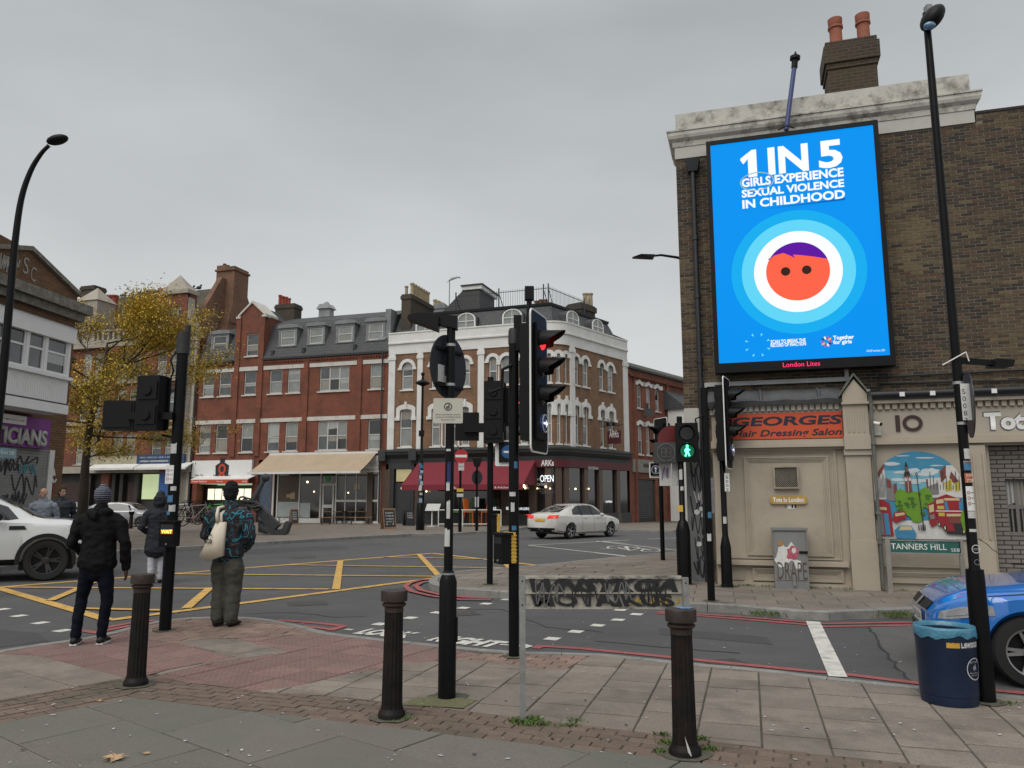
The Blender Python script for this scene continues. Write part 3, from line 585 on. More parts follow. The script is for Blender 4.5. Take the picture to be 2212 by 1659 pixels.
def scrawl(parent,m,boxes,y,w=.018,seed=1,name='graffiti',turn=True):
 """freehand loops of spray inside each (s0,z0,s1,z1)"""
 r=random.Random(seed);b=MB()
 for s0,z0,s1_,z1 in boxes:
  P=[];n=r.randint(7,10)
  for i in range(n):P.append(Vector((s0+(s1_-s0)*(i/(n-1))+r.uniform(-.12,.12)*(s1_-s0),y,(z0 if i%2 else z1)+r.uniform(-.1,.3 if i%2 else.1)*(z1-z0)*(1 if i%2 else 1))))
  Q=[]
  for i in range(len(P)-1):
   a=P[max(i-1,0)];p=P[i];q=P[i+1];c=P[min(i+2,len(P)-1)]
   for k in range(5):t=k/5;Q.append(.5*((2*p)+(q-a)*t+(2*a-5*p+4*q-c)*t*t+(3*p-a-3*q+c)*t**3))
  for i in range(len(Q)-1):
   d=(Q[i+1]-Q[i]);
   if d.length<1e-5:continue
   d.normalize();nn=Vector((-d.z,0,d.x))*w/2;yy=Vector((0,-.0003*(i%3),0))
   b.add([Q[i]-nn+yy,Q[i+1]-nn+yy,Q[i+1]+nn+yy,Q[i]+nn+yy],[(0,1,2,3)])
 return b.build(name,m,parent)
pw=s1-s_l
scrawl(pier,ink,[(s_l+.08,1.75,s_l+.4,2.25),(s_l+.1,2.3,s_l+.45,2.6)],DW-.053,.022,3);scrawl(pier,ink,[(s_l+.05,1.35,s_l+.5,1.7),(s_l+.1,.2,s_l+.45,.5),(s_l+.08,2.0,s_l+.5,2.35)],DW-.0535,.03,14);scrawl(pier,ink,[(s_l+.07,1.0,s_l+.4,1.35),(s_l+.1,.55,s_l+.4,.95),(s_l+.15,.3,s_l+.5,.6)],DW-.053,.02,9)
scrawl(pier,ink_w,[(s_l+.12,1.55,s_l+.42,1.8)],DW-.054,.012,5)
for k,(x,z)in enumerate(((.18,1.42),(.3,1.36),(.34,1.0),(.2,.82),(.28,1.47))):
 b=MB();r=random.Random(k);b.poly([(s_l+x+.07*r.uniform(.5,1)*math.cos(t),DW-.055-.0005*k,z+.07*r.uniform(.5,1)*math.sin(t))for t in[i*PI/4 for i in range(8)]][::-1]);b.build('poster_scrap',paper,pier)
 # ---- shopfront: beige timber
SF=FA.root('shopfront','beige panelled shopfront with orange salon sign, street mural and lead roof','shopfront')
s0=FA.uv((1548,1200))[0];mid0=FA.uv((1838,1200))[0];mid1=FA.uv((1893,1200))[0];r0=FA.uv((2148,1100))[0];SE=r0+6
zF0=FA.uv((1700,948))[1];zF1=(FA.uv((1600,893))[1]+FA.uv((1835,890))[1])/2;zD1=FA.uv((1700,876))[1];zR=FA.uv((1700,833),DW)[1]
b=MB();b.box((s0,.03,.1),(mid0,.45,zF1));b.box((mid1,.03,.1),(r0,.45,zF1));b.build('backing',beige,SF)
def panel(b,x0,z0,x1,z1,y=0,e=.05,dpt=.03,steps=3):
 """moulded picture-frame round a panel"""
 for k in range(steps):
  o=k*e/steps;yy=y-dpt+dpt*k/steps
  w=e/steps-.002
  b.box((x0+o,yy,z0+o),(x1-o,y+.03,z0+o+w));b.box((x0+o,yy,z1-o-w),(x1-o,y+.03,z1-o));b.box((x0+o,yy,z0+o+w),(x0+o+w,y+.03,z1-o-w));b.box((x1-o-w,yy,z0+o+w),(x1-o,y+.03,z1-o-w))
zs=FA.uv((1700,1218))[1];zb=.22
b=MB();b.box((s0,-.09,zs-.03),(mid0-.05,.03,zs+.03));b.box((s0,-.06,zs+.03),(mid0-.05,.03,zs+.06));panel(b,s0+.55,zs+.14,mid0-.28,zF0-.32,.03,.10,.06,4);panel(b,s0+.14,zs+.08,mid0-.15,zF0-.2,.03,.07,.05);panel(b,s0+.05,zb,s0+.02+.45,zs-.08,.03,.06);panel(b,s0+.62,zb,mid0-.14,zs-.08,.03,.09,.06,4)
b.box((s0,-.02,.1),(mid0,.03,.19));b.build('salon_panelling',beige,SF)
b=MB();b.box((s0-.02,-.14,zF0-.16),(mid0+.01,.03,zF0-.10));b.box((s0-.02,-.10,zF0-.10),(mid0+.01,.03,zF0-.02));b.box((s0,-.05,zF0-.20),(mid0,.03,zF0-.16));b.build('salon_ledge',beige,SF)
orange=mat('orange_sign',(.55,.075,.022),.55,var=.04,scale=2);navy_i=mat('navy_lettering',(.012,.014,.03),.6)
b=MB();xg0=s0+.16;b.box((xg0,-.05,zF0),(mid0-.01,.0,zF1));sg=b.build('salon_sign',orange,SF)
lg=lambda x,y:FA.uv(z_('I',x,y),-.05)
a0=lg(1205,712);a1=lg(2165,612);hh=a1[1]-FA.uv(z_('I',2165,695),-.05)[1]
letters('sign_lettering','GEORGES',navy_i,sg,a0[0],a1[1]-hh,a1[0],a1[1],-.054,.032,.12)
b0=lg(1205,800);b1=lg(2165,735)
letters('sign_lettering','Hair Dressing Salon',navy_i,sg,b0[0],FA.uv(z_('I',2165,798),-.05)[1]-.02,b1[0],b1[1]+.01,-.0545,.02,.25)
b=MB()
b.box((s0-.02,-.03,zF1),(mid0,.04,zD1));x=s0+.05
while x<mid0-.08:b.box((x,-.085,zD1-.10),(x+.07,-.03,zD1-.005));x+=.105
b.box((s0-.04,-.13,zD1),(mid0,.04,zD1+.05));b.build('dentil_cornice',mat('old_white_paint',(.42,.40,.36),.8,var=.15,scale=6,dirt=(.2,.19,.17),dirts=3,dirta=.5),SF)
lead2=mat('old_lead_roof',(.055,.057,.060),.7,var=.3,scale=3,dirt=(.10,.095,.085),dirts=2.5,dirta=.5,bump=.5,bscale=9)
b=MB();N_=30
def leadroof(b,xa,xb,z0,z1,seed):
 r=random.Random(seed);n=int((xb-xa)/.12)+1;rows=[]
 for i in range(n+1):
  x=xa+(xb-xa)*i/n;w=.018*math.sin(i*1.1+seed)+r.uniform(-.008,.008)
  rows.append([(x,-.17,z0-.04),(x,-.19,z0+.03+w*.5),(x,-.05,z0+(z1-z0)*.38+w),(x,-.035,z0+(z1-z0)*.45+w),(x,.2,z0+(z1-z0)*.72+w*.7),(x,DW+.02,z1),(x,DW+.02,z0-.04)])
 k=7;b.add([v for rr in rows for v in rr],[(i*k+j,(i+1)*k+j,(i+1)*k+j+1,i*k+j+1)for i in range(n)for j in range(k-1)]+[tuple(range(k)),tuple(range(n*k+k-1,n*k-1,-1))])
leadroof(b,s0-.05,mid0+.02,zD1+.05,zR-.05,1)
for x in(s0+.9,s0+1.9):b.tube([(x,-.17,zD1+.06),(x,-.04,zD1+.05+(zR-zD1)*.4),(x,DW,zR-.05)],.03,6)
b.build('lead_roof',lead2,SF,True)
b=MB();b.box((mid0,-.12,.1),(mid1,.3,zF0-.22));b.box((mid0-.015,-.14,.1),(mid1+.015,.3,.95));b.box((mid0-.02,-.16,zF0-.32),(mid1+.02,.3,zF0-.22));b.box((mid0-.01,-.2,zF0-.22),(mid1+.01,.3,zF0+.02))
zc=FA.uv((1860,845),-.2)[1]
b.box((mid0,-.17,zF0+.02),(mid1,.3,zF1+.1));b.box((mid0-.02,-.22,zF1+.1),(mid1+.02,.3,zF1+.14));b.box((mid0,-.2,zF1+.14),(mid1,.3,zc-.05))
for k in range(4):x=mid0+.08+k*(mid1-mid0-.16)/3;b.box((x-.012,-.185,zF0+.08),(x+.012,-.17,zF1+.0))
cx=(mid0+mid1)/2;b.prism([(mid0,-.2,zc-.05),(mid1,-.2,zc-.05),(cx,-.2,zc+.22)],(0,.5,0));b.build('pilaster',beige,SF)
b=MB();mossy=mat('mossy_lead',(.10,.115,.09),.8,var=.3,scale=8)
for sgn in(-1,1):b.prism([(cx,-.25,zc+.28),(cx+sgn*(.06+cx-mid0),-.25,zc-.10),(cx+sgn*(.06+cx-mid0),-.25,zc-.05),(cx,-.25,zc+.33)],(0,.6,0))
b.build('gable_cap',mossy,SF)
xE=SE;zG0=FA.uv((2000,968))[1];zG1=FA.uv((1990,910))[1]
zf0=(FA.uv(z_('K',1200,400))[1]);zf1=FA.uv(z_('K',1200,155))[1];zdt=FA.uv(z_('K',1200,100))[1]
fasc=mat('fascia_beige',(.40,.355,.29),.6,var=.05,scale=1.5,dirt=(.30,.26,.20),dirts=1.2,dirta=.4)
b=MB();b.box((mid1,-.05,zf0),(xE,.3,zf1));fo=b.build('fascia',fasc,SF)
b=MB();b.box((mid1,-.13,zf0-.12),(xE,.3,zf0-.06));b.box((mid1,-.09,zf0-.06),(xE,.3,zf0));b.box((mid1,-.03,zf0-.16),(xE,.3,zf0-.12));b.build('fascia_ledge',beige,SF)
b=MB();b.box((mid1,-.04,zf1),(xE,.3,zdt));x=mid1+.05
while x<xE:b.box((x,-.10,zdt-.10),(x+.075,-.04,zdt-.005));x+=.12
b.box((mid1,-.15,zdt),(xE,.3,zdt+.10));b.build('dentil_cornice',beige,SF)
b=MB();zl=zdt+.1;leadroof(b,mid1,xE,zl,FA.uv((1990,842),DW)[1],4);b.build('lead_roof',lead2,SF,True)
b=MB();b.rod((mid1,-.2,zl+.05),(xE,-.2,zl+.07),.055,n=10)
b.build('gutter',dark_pipe,SF,True)
b=MB()
for px in(1140,1410,1955):s=FA.uv(z_('K',px,50),-.26)[0];b.box((s-.04,-.27,zl+.0),(s+.04,-.25,zl+.075))
b.build('gutter_clips',white_clean,SF)
brown=mat('dark_brown_letter',(.04,.014,.012),.5)
p0=FA.uv(z_('K',1085,345),-.06);p1=FA.uv(z_('K',1112,203),-.06);b=MB();b.box((p0[0],-.075,p0[1]),(p1[0],-.05,p1[1]));b.build('numeral',brown,fo)
p0=FA.uv(z_('K',1147,345),-.06);p1=FA.uv(z_('K',1312,200),-.06);c=((p0[0]+p1[0])/2,(p0[1]+p1[1])/2);rx=(p1[0]-p0[0])/2;rz_=(p1[1]-p0[1])/2
def ring(b,c,r0x,r0z,r1x,r1z,y,th,n=40,mi=None):
 vs=[]
 for i in range(n):
  t=2*PI*i/n;C,Sn=math.cos(t),math.sin(t)
  vs+=[(c[0]+r0x*C,y,c[1]+r0z*Sn),(c[0]+r1x*C,y,c[1]+r1z*Sn),(c[0]+r1x*C,y+th,c[1]+r1z*Sn),(c[0]+r0x*C,y+th,c[1]+r0z*Sn)]
 fs=[]
 for i in range(n):
  a,e=i*4,((i+1)%n)*4
  for k in range(4):fs.append((a+k,e+k,e+(k+1)%4,a+(k+1)%4))
 b.add(vs,fs,mi)
b=MB();ring(b,c,rx-.055,rz_-.05,rx,rz_,-.075,.025);b.build('numeral',brown,fo)
p0=FA.uv(z_('K',1870,335),-.06);p1=FA.uv(z_('K',1960,200),-.06);p2=FA.uv(z_('K',2212,190),-.06);wl=(p2[0]-p0[0])
letters('fascia_lettering','Tots In London',mat('grey_outline',(.10,.10,.10),.6),fo,p0[0]-.02,p0[1]-.02,p0[0]+wl*4.1+.02,p1[1]+.06,-.056,.06)
letters('fascia_lettering','Tots In London',white_clean,fo,p0[0],p0[1],p0[0]+wl*4.1,p1[1]+.04,-.060,.045)
b=MB();aR=FA.uv(z_('K',1760,1000))[0];z0m=FA.uv(z_('K',1300,1520))[1]
b.box((mid1,-.02,zf0-.16),(aR,.03,.1));panel(b,mid1+.14,.25,aR-.1,z0m-.12,-.02,.10,.06,4);b.box((mid1+.04,-.09,z0m-.04),(aR,.03,z0m+.02));b.box((mid1+.02,-.045,z0m),(mid1+.07,.0,zf0-.2));b.box((aR-.05,-.045,z0m),(aR,.0,zf0-.2));b.build('mural_panelling',beige,SF)
pr=FA.uv(z_('K',1900,1000))[0]
b=MB();b.box((aR,-.10,.1),(pr,.3,zf0-.16));b.box((aR-.01,-.12,.1),(pr+.01,.3,.95));b.box((aR+.03,-.125,1.0),(aR+.06,-.1,zf0-.3));b.box((pr-.06,-.125,1.0),(pr-.03,-.1,zf0-.3));b.build('pilaster',beige,SF)
wb_m=brickmat('grey_painted_brick',(.20,.18,.16),(.16,.145,.13),(.035,.032,.03),dirt=(.09,.08,.07),dirta=.35)
hx=FA.rect(z_('K',2045,765),z_('K',2300,1265),.1)
b=MB();wall(b,pr,SE,.1,zf0-.1,[hx],.12,.2);b.build('grey_brick_infill',wb_m,SF)
window(SF,hx,mat('bar_paint',(.16,.15,.14),.6),g_dark,.2,.04,2,True,bars=(1,0))
# ---- mural (flat painting)
def pm(n,c):return mat('mural_'+n,c,.7,var=.12,scale=9)
mc=dict(sky=pm('sky',(.04,.22,.36)),sky2=pm('pale_sky',(.14,.36,.46)),cloud=pm('cloud',(.5,.55,.56)),green=pm('green',(.12,.26,.015)),green2=pm('dark_green',(.04,.13,.012)),red=pm('red',(.26,.012,.02)),brick=pm('brick',(.17,.045,.035)),white=pm('white',(.55,.54,.52)),grey=pm('grey',(.18,.17,.17)),black=pm('black',(.02,.018,.02)),stone=pm('stone',(.11,.075,.06)),blue=pm('blue',(.04,.2,.36)),cream=pm('cream',(.5,.42,.24)),yellow=pm('yellow',(.45,.38,.06)))
my=-.055;ku=lambda x,y:FA.uv(z_('K',x,y),my)
X0,ZB=ku(920,1290);X1=ku(1722,1290)[0];ZT=ku(1290,520)[1];MW=X1-X0;MHh=ZT-ZB
arc=[]
for i in range(41):
 t=PI-PI*i/40;arc.append((.5+.5*math.cos(t),.56+.44*math.sin(t)))
outline=[(0,0)]+arc+[(1,0)]
layer=[0]
mural=None
def mp_(pts,c,clipto=True):
 global mural
 q=list(pts)
 if area(q)<0:q=q[::-1]
 if clipto:
  o=outline[::-1]if area(outline)<0 else outline
  for i in range(len(o)):
   q=clip(q,o[i],o[(i+1)%len(o)])
   if len(q)<3:return
 layer[0]+=1;y=my-.0007*layer[0]*.6
 b=MB();b.poly([(X0+p[0]*MW,y,ZB+p[1]*MHh)for p in q]);b.build('painted_shape',mc[c],mural)
mural=MB().poly([(X0+p[0]*MW,my,ZB+p[1]*MHh)for p in outline][::1]).build('street_mural',mc['sky'],SF)
K_=lambda x,y:((x-920)/802.,1-(y-520)/770.)
def ell(cx,cy,rx,ry,n=16,w=0,seed=0):
 r=random.Random(seed);return[K_(cx+rx*math.cos(2*PI*i/n)*(1+w*r.uniform(-1,1)),cy+ry*math.sin(2*PI*i/n)*(1+w*r.uniform(-1,1)))for i in range(n)]
def R4(x0,y0,x1,y1):return[K_(x0,y0),K_(x1,y0),K_(x1,y1),K_(x0,y1)]
mp_(R4(900,690,1740,900),'sky2');
for k,(x,y,rx,ry)in enumerate(((1100,630,70,16),(1200,705,90,14),(1290,690,50,22),(1440,700,80,30),(1370,725,110,14),(1140,770,70,15),(1330,780,120,14),(1400,580,90,7),(1200,560,70,5),(1500,650,60,6),(1250,800,100,12))):mp_(ell(x,y,rx,ry,14,.2,k),'cloud')
mp_(R4(900,1130,1740,1320),'white')
for q,c in(([(920,640),(1025,600),(1032,940),(920,960)],'white'),([(960,690),(1025,605),(1030,660),(965,760)],'brick'),([(1035,745),(1078,770),(1110,900),(1120,960),(1040,960)],'grey'),([(1035,760),(1076,780),(1080,850),(1038,840)],'brick'),([(1098,812),(1130,800),(1128,900),(1100,900)],'brick'),([(1395,760),(1520,755),(1580,650),(1722,640),(1722,930),(1400,930)],'white'),([(1520,700),(1580,645),(1570,760),(1525,800)],'brick'),([(1620,700),(1690,800),(1650,830),(1600,760)],'brick'),([(1550,800),(1620,770),(1620,870),(1560,880)],'yellow'),([(1640,800),(1690,790),(1690,870),(1640,880)],'yellow'),([(1410,830),(1500,800),(1500,900),(1420,910)],'grey'),([(1395,770),(1410,765),(1412,940),(1398,940)],'brick')):mp_([K_(*p)for p in q],c)
for k in range(9):x=935+k*11;mp_(R4(x,700+(k%3)*30,x+4,930),'black')
for k in range(10):x=1430+k*28;mp_([K_(x,700+(k%4)*40),K_(x+5,700+(k%4)*40),K_(x+2,860),K_(x-3,860)],'black')
for k,(x,y,rx,ry)in enumerate(((1165,930,60,80),(1260,940,80,75),(1370,930,70,85),(1230,1010,120,70),(1180,1000,80,60),(1400,980,50,50),(1270,1060,70,60),(1285,1110,50,40))):mp_(ell(x,y,rx,ry,18,.16,k+9),'green')
for k in range(16):r=random.Random(k+60);mp_(ell(r.uniform(1120,1420),r.uniform(880,1080),r.uniform(12,30),r.uniform(8,18),10,.3,k),'green2')
for q,c in(([(1200,735),(1256,735),(1262,878),(1206,880)],'brick'),([(1198,740),(1254,730),(1250,700),(1205,702)],'black'),([(1208,702),(1245,700),(1232,650),(1216,655)],'stone'),([(1210,660),(1240,655),(1222,605)],'black')):mp_([K_(*p)for p in q],c)
mp_(ell(1212,770,13,17),'white');mp_(ell(1248,768,11,16),'white');mp_(R4(1228,745,1232,880),'white')
mp_([K_(1309,740),K_(1316,740),K_(1345,1215),K_(1335,1215)],'black');mp_(ell(1312,722,15,18,4),'black');mp_(ell(1312,722,9,12,4),'sky2')
for q,c in(([(924,945),(990,945),(1050,980),(1068,1265),(930,1265)],'red'),([(935,1010),(1020,1015),(1020,1040),(935,1035)],'cream'),([(935,1065),(978,1065),(985,1255),(940,1255)],'grey'),([(988,1065),(1030,1070),(1040,1255),(995,1255)],'blue'),([(1388,990),(1450,960),(1460,1160),(1410,1185),(1392,1150)],'red'),([(1450,940),(1560,900),(1680,945),(1700,1220),(1540,1225),(1465,1150)],'red'),([(1535,965),(1560,965),(1570,1040),(1540,1040)],'blue'),([(1660,965),(1685,965),(1690,1035),(1662,1035)],'blue'),([(1535,935),(1670,935),(1670,955),(1540,955)],'cream'),([(1465,950),(1530,940),(1530,975),(1465,985)],'cream'),([(1470,1000),(1530,1000),(1530,1030),(1472,1030)],'yellow'),([(1455,1040),(1690,1042),(1692,1052),(1456,1050)],'white'),([(1545,1070),(1680,1068),(1680,1090),(1548,1092)],'cream'),([(1475,1060),(1530,1060),(1530,1090),(1478,1090)],'yellow'),([(1560,1100),(1690,1095),(1695,1150),(1565,1150)],'brick'),([(1595,1150),(1670,1150),(1680,1225),(1610,1225)],'black'),([(1395,1000),(1440,985),(1440,1050),(1400,1060)],'cream'),([(1400,1080),(1440,1075),(1442,1110),(1402,1120)],'grey'),([(1085,1060),(1180,1045),(1190,1110),(1100,1150),(1060,1130)],'red'),([(1090,1070),(1175,1058),(1178,1080),(1095,1095)],'cream'),([(1075,1215),(1130,1170),(1230,1175),(1268,1240),(1255,1290),(1090,1285)],'blue'),([(1115,1215),(1135,1175),(1225,1180),(1240,1210)],'cream'),([(1540,1215),(1720,1225),(1720,1250),(1530,1240)],'black')):mp_([K_(*p)for p in q],c)
for x,y,r in((1525,1190,16),(1478,1160,12),(1685,1220,14)):mp_(ell(x,y,r,r*1.8),'black');mp_(ell(x-2,y,r*.5,r),'cream')
for x in(1290,1310,1325,1345):mp_(R4(x,1165,x+9,1215),'black')
mp_(ell(1700,1120,38,90,16,.15,77),'green')
# ---- fittings on the shopfront
def fitting(name,label,cat):return FA.root(name,label,cat)
v=FA.rect(z_('I',1558,1068),z_('I',1790,1265));t=fitting('vent_grille','square metal mesh vent grille on the beige panel above the cafe plaque','vent')
b=MB();gx0,gz0,gx1,gz1=v;y_=-.03
b.box((gx0,y_-.03,gz0),(gx1,y_+.05,gz0+.025));b.box((gx0,y_-.03,gz1-.025),(gx1,y_+.05,gz1));b.box((gx0,y_-.03,gz0+.025),(gx0+.025,y_+.05,gz1-.025));b.box((gx1-.025,y_-.03,gz0+.025),(gx1,y_+.05,gz1-.025));b.build('grille_frame',mat('grille_paint',(.30,.26,.20),.6),t)
b=MB();b.box((gx0+.02,.0,gz0+.02),(gx1-.02,.02,gz1-.02));b.build('dark_opening',mat('void',(.006,.006,.006),.9),t)
b=MB();n=11;w=gx1-gx0-.05;h=gz1-gz0-.05
for i in range(-n,n+1):
 for sg_ in(-1,1):
  a=(gx0+.025+w*i/n,gz0+.025)if sg_>0 else(gx0+.025+w*(i+n)/n,gz0+.025)
  p=[a,(a[0]+sg_*w,gz0+.025+h)]
  (xa,za),(xb,zb_)=p;ts=sorted([(gx0+.025-xa)/(xb-xa),(gx1-.025-xa)/(xb-xa)]);t0,t1=max(0,ts[0]),min(1,ts[1])
  if t1-t0>.02:b.rod((xa+(xb-xa)*t0,y_,za+(zb_-za)*t0),(xa+(xb-xa)*t1,y_,za+(zb_-za)*t1),.0028,n=4)
b.build('mesh',mat('grille_mesh',(.34,.31,.25),.5),t)
v=FA.rect(z_('I',1530,1330),z_('I',1860,1402));t=fitting('cafe_plaque','mustard rounded plaque with white cafe lettering below the vent grille','sign')
def rrect(x0,z0,x1,z1,r,y,n=6):return[(cx_+r*math.cos(a_),y,cz_+r*math.sin(a_))for cx_,cz_,st in((x1-r,z1-r,0),(x0+r,z1-r,PI/2),(x0+r,z0+r,PI),(x1-r,z0+r,1.5*PI))for a_ in[st+PI/2*k/n for k in range(n+1)]]
b=MB();b.prism(rrect(*v,.05,.02),(0,-.035,0));b.build('board',mat('mustard',(.42,.27,.06),.5),t)
letters('lettering','Tots In London',white_clean,t,v[0]+.05,v[1]+.035,v[2]-.05,v[3]-.025,-.0165,.035)
letters('lettering','ROLE PLAY CAFE',brown,t,v[0]+.3,v[1]-.065,v[2]-.38,v[1]-.025,.025,.01)
b=MB();b.box((v[0]+.28,.028,v[1]-.08),(v[2]-.2,.0295,v[1]-.01));b.build('strip',white_clean,t)
b=MB();ex=v[2]-.25
for dx in(0,.05):b.ball((ex+dx,.022,v[1]-.04),.02,6,(.8,.15,1.5));b.ball((ex+dx,.022,v[1]+.0),.012,5,(1,.2,1))
b.build('footprint',ink,t)
v=FA.uv(z_('K',900,280),-.1);t=fitting('security_camera','small white security camera beside the gabled pilaster, near the number','camera')
b=MB();x,z=v;b.rod((x-.06,-.16,z+.02),(x+.06,-.26,z-.02),.032,n=12);b.rod((x-.05,-.06,z+.02),(x-.02,-.18,z+.01),.012,n=6);b.build('body',white_clean,t,True);b=MB();b.rod((x+.06,-.26,z-.02),(x+.075,-.272,z-.025),.028,n=12);b.build('lens',black_plastic,t)
b=MB();b.box((x-.02,-.1,z-.2),(x+.09,-.05,z-.09));b.build('junction_box',render_m,t)
b=MB();x=mid1+.05;b.rod((x,-.2,.15),(x,-.2,zc-.2),.028,n=8);b.tube([(x,-.2,zc-.2),(x-.02,-.24,zc-.05),(x-.04,-.3,zc+.0)],.035,8)
for z in(.9,1.4,2.6):b.box((x-.04,-.235,z),(x+.04,-.05,z+.05))
b.build('drain_pipe',mat('grey_pipe',(.12,.125,.115),.7,var=.3,scale=6),SF,True)
b=MB();a0=FA.uv(z_('I',955,360),DW-.1);a1=FA.uv(n_(1153,780),DW-.1)
b.box((a0[0],DW-.09,a1[1]-.02),(a1[0],DW-.02,a1[1]+.06));b.box((a1[0]-.07,DW-.091,a1[1]+.06),(a1[0],DW-.02,a1[1]+.5));b.box((a0[0],DW-.09,a1[1]-.35),(a0[0]+.04,DW-.02,a1[1]-.02));b.build('cable_tray',mat('pale_grey_tray',(.36,.37,.38),.5,var=.1),BB)
b=MB();zt=FA.uv(n_(1500,760),DW)[1];x0=a1[0]+.5
b.tube([(x0,DW-.05,zt-.4),(x0,DW-.05,zt),(x0+2,DW-.05,zt+.02),(x0+7,DW-.05,zt+.05)],.02,6);b.tube([(x0+.02,DW-.04,zt-.12),(x0+2,DW-.04,zt-.15),(x0+7,DW-.04,zt-.1)],.016,6)
b.tube([(s_l+1.2,DW-.05,3.9)]+[(s_l+1.2+i*.3,DW-.06,a1[1]-.18-.06*math.sin(i*1.3))for i in range(1,9)],.014,6);b.build('cables',dark_pipe,BB,True)
# ---------------------------------------------------------------- the big screen
SD=DW-.38
scr=FA.root('advertising_screen','large glowing blue advertising screen in black frame high on the brick wall','billboard')
o0=FA.uv(m_(290,862),SD);o1=FA.uv(m_(1335,718),SD);o2=FA.uv(n_(335,740),SD);o3=FA.uv(n_(1428,690),SD)
fx0=(o0[0]+o2[0])/2;fx1=(o1[0]+o3[0])/2;fz1=(o0[1]+o1[1])/2;fz0=(o2[1]+o3[1])/2
q0=FA.uv(m_(318,882),SD);q1=FA.uv(m_(1302,748),SD);q2=FA.uv(n_(358,680),SD);q3=FA.uv(n_(1398,632),SD)
sx0=(q0[0]+q2[0])/2;sx1=(q1[0]+q3[0])/2;sz1=(q0[1]+q1[1])/2;sz0=(q2[1]+q3[1])/2
b=MB();b.box((fx0,SD,fz0),(sx0,SD+.26,fz1));b.box((sx1,SD,fz0),(fx1,SD+.26,fz1));b.box((sx0,SD,fz0),(sx1,SD+.26,sz0));b.box((sx0,SD,sz1),(sx1,SD+.26,fz1));b.box((sx0,SD+.05,sz0),(sx1,SD+.26,sz1));b.build('frame',black_plastic,scr)
b=MB();b.box((fx0+.4,SD+.26,fz0+.5),(fx0+.5,DW,fz1-.4));b.box((fx1-.5,SD+.26,fz0+.5),(fx1-.4,DW,fz1-.4));b.build('bracket',dark_pipe,scr)
def em(n,c,k=.82):return mat('screen_'+n,(.002,.002,.002),.6,spec=.05,emit=k,emcol=lin(c),var=0)
Y=[SD+.03]
def scr_poly(pts,m,name='screen_shape'):
 Y[0]-=.0015;b=MB()
 if area(pts)<0:pts=pts[::-1]
 b.poly([(p[0],Y[0],p[1])for p in pts]);return b.build(name,m,panel_o)
b=MB();b.poly([(sx0,SD+.03,sz0),(sx1,SD+.03,sz0),(sx1,SD+.03,sz1),(sx0,SD+.03,sz1)]);panel_o=b.build('display_panel',em('blue',(2,146,240)),scr)
cc=FA.uv(n_(842,120),SD);rad=lambda px:abs(FA.uv(n_(842+px,120),SD)[0]-cc[0])
def circ(r,n=64):return[(cc[0]+r*math.cos(2*PI*i/n),cc[1]+r*math.sin(2*PI*i/n))for i in range(n)]
scr_poly(circ(rad(424)),em('blue2',(20,172,238)));scr_poly(circ(rad(355)),em('cyan',(98,212,246)));scr_poly(circ(rad(275)),em('white',(250,252,252)));R0=rad(197);scr_poly(circ(R0),em('face',(252,100,72)))
um=lambda x,y:FA.uv(m_(x,y),SD)
capz=um(842,1562)[1]
hair=[(cc[0]+R0*math.cos(t),cc[1]+R0*math.sin(t))for t in[math.radians(20+(152-20)*i/24)for i in range(25)]]+[um(660,1570),um(700,1545),um(755,1530),um(800,1548),um(826,1562),um(812,1540),um(860,1543),um(940,1552)]
scr_poly(hair,em('hair',(92,20,160)))
for x in(768,896):c_=FA.uv(n_(x,122 if x<800 else 112),SD);scr_poly([(c_[0]+.085*math.cos(2*PI*i/16),c_[1]+.085*math.sin(2*PI*i/16))for i in range(16)],em('eye',(55,35,28)))
def stext(txt,p,q,bold=.03,m=None,up=None):
 Y[0]-=.002;a_=p;c_=q;letters('screen_lettering',txt,m or em('white',(250,252,252)),panel_o,a_[0],a_[1],c_[0],c_[1],Y[0],bold)
def trect(M_,l,r,lb,lt):
 a_=FA.uv(M_(l,lb),SD);t_=FA.uv(M_(l,lt),SD);c_=FA.uv(M_(r,lb-(r-l)*.1),SD);return(a_[0],a_[1]),(c_[0],t_[1])
for txt,l,r,lb,lt,bold in(('1',498,597,1066,918,.06),('IN',665,912,1052,888,.035),('5',972,1118,1014,838,.035)):
 p=FA.uv(m_((l+r)/2,lb),SD);t_=FA.uv(m_((l+r)/2,lt),SD);xl=FA.uv(m_(l,lb),SD)[0];xr=FA.uv(m_(r,lb),SD)[0]
 zb_,zt_=FA.uv(m_(598,1066),SD)[1],FA.uv(m_(1105,838),SD)[1]
 if txt=='1':w_=xr-xl;h_=zt_-zb_;scr_poly([(xl+w_*px_,zb_+h_*pz_)for px_,pz_ in((.46,0),(1,0),(1,1),(.72,1),(.0,.72),(.0,.66),(.17,.50),(.46,.68))],em('white',(250,252,252)))
 else:stext(txt,(xl,zb_),(xr,zt_),bold)
for txt,l,r,lb,lt,rb_,rt in(('GIRLS',503,680,1135,1082,0,0),('EXPERIENCE',703,1122,1112,1060,1072,1020),('SEXUAL VIOLENCE',503,1125,1198,1150,1128,1085),('IN CHILDHOOD',507,1130,1265,1212,1208,1150)):
 xl,zl_=FA.uv(m_(l,lb),SD);xr=FA.uv(m_(r,lb-(r-l)*.09),SD)[0];zt_=FA.uv(m_(l,lt),SD)[1]
 if txt=='GIRLS':gz=(zl_,zt_)
 if txt=='EXPERIENCE':zl_,zt_=gz
 stext(txt,(xl,zl_),(xr,zt_),.035)
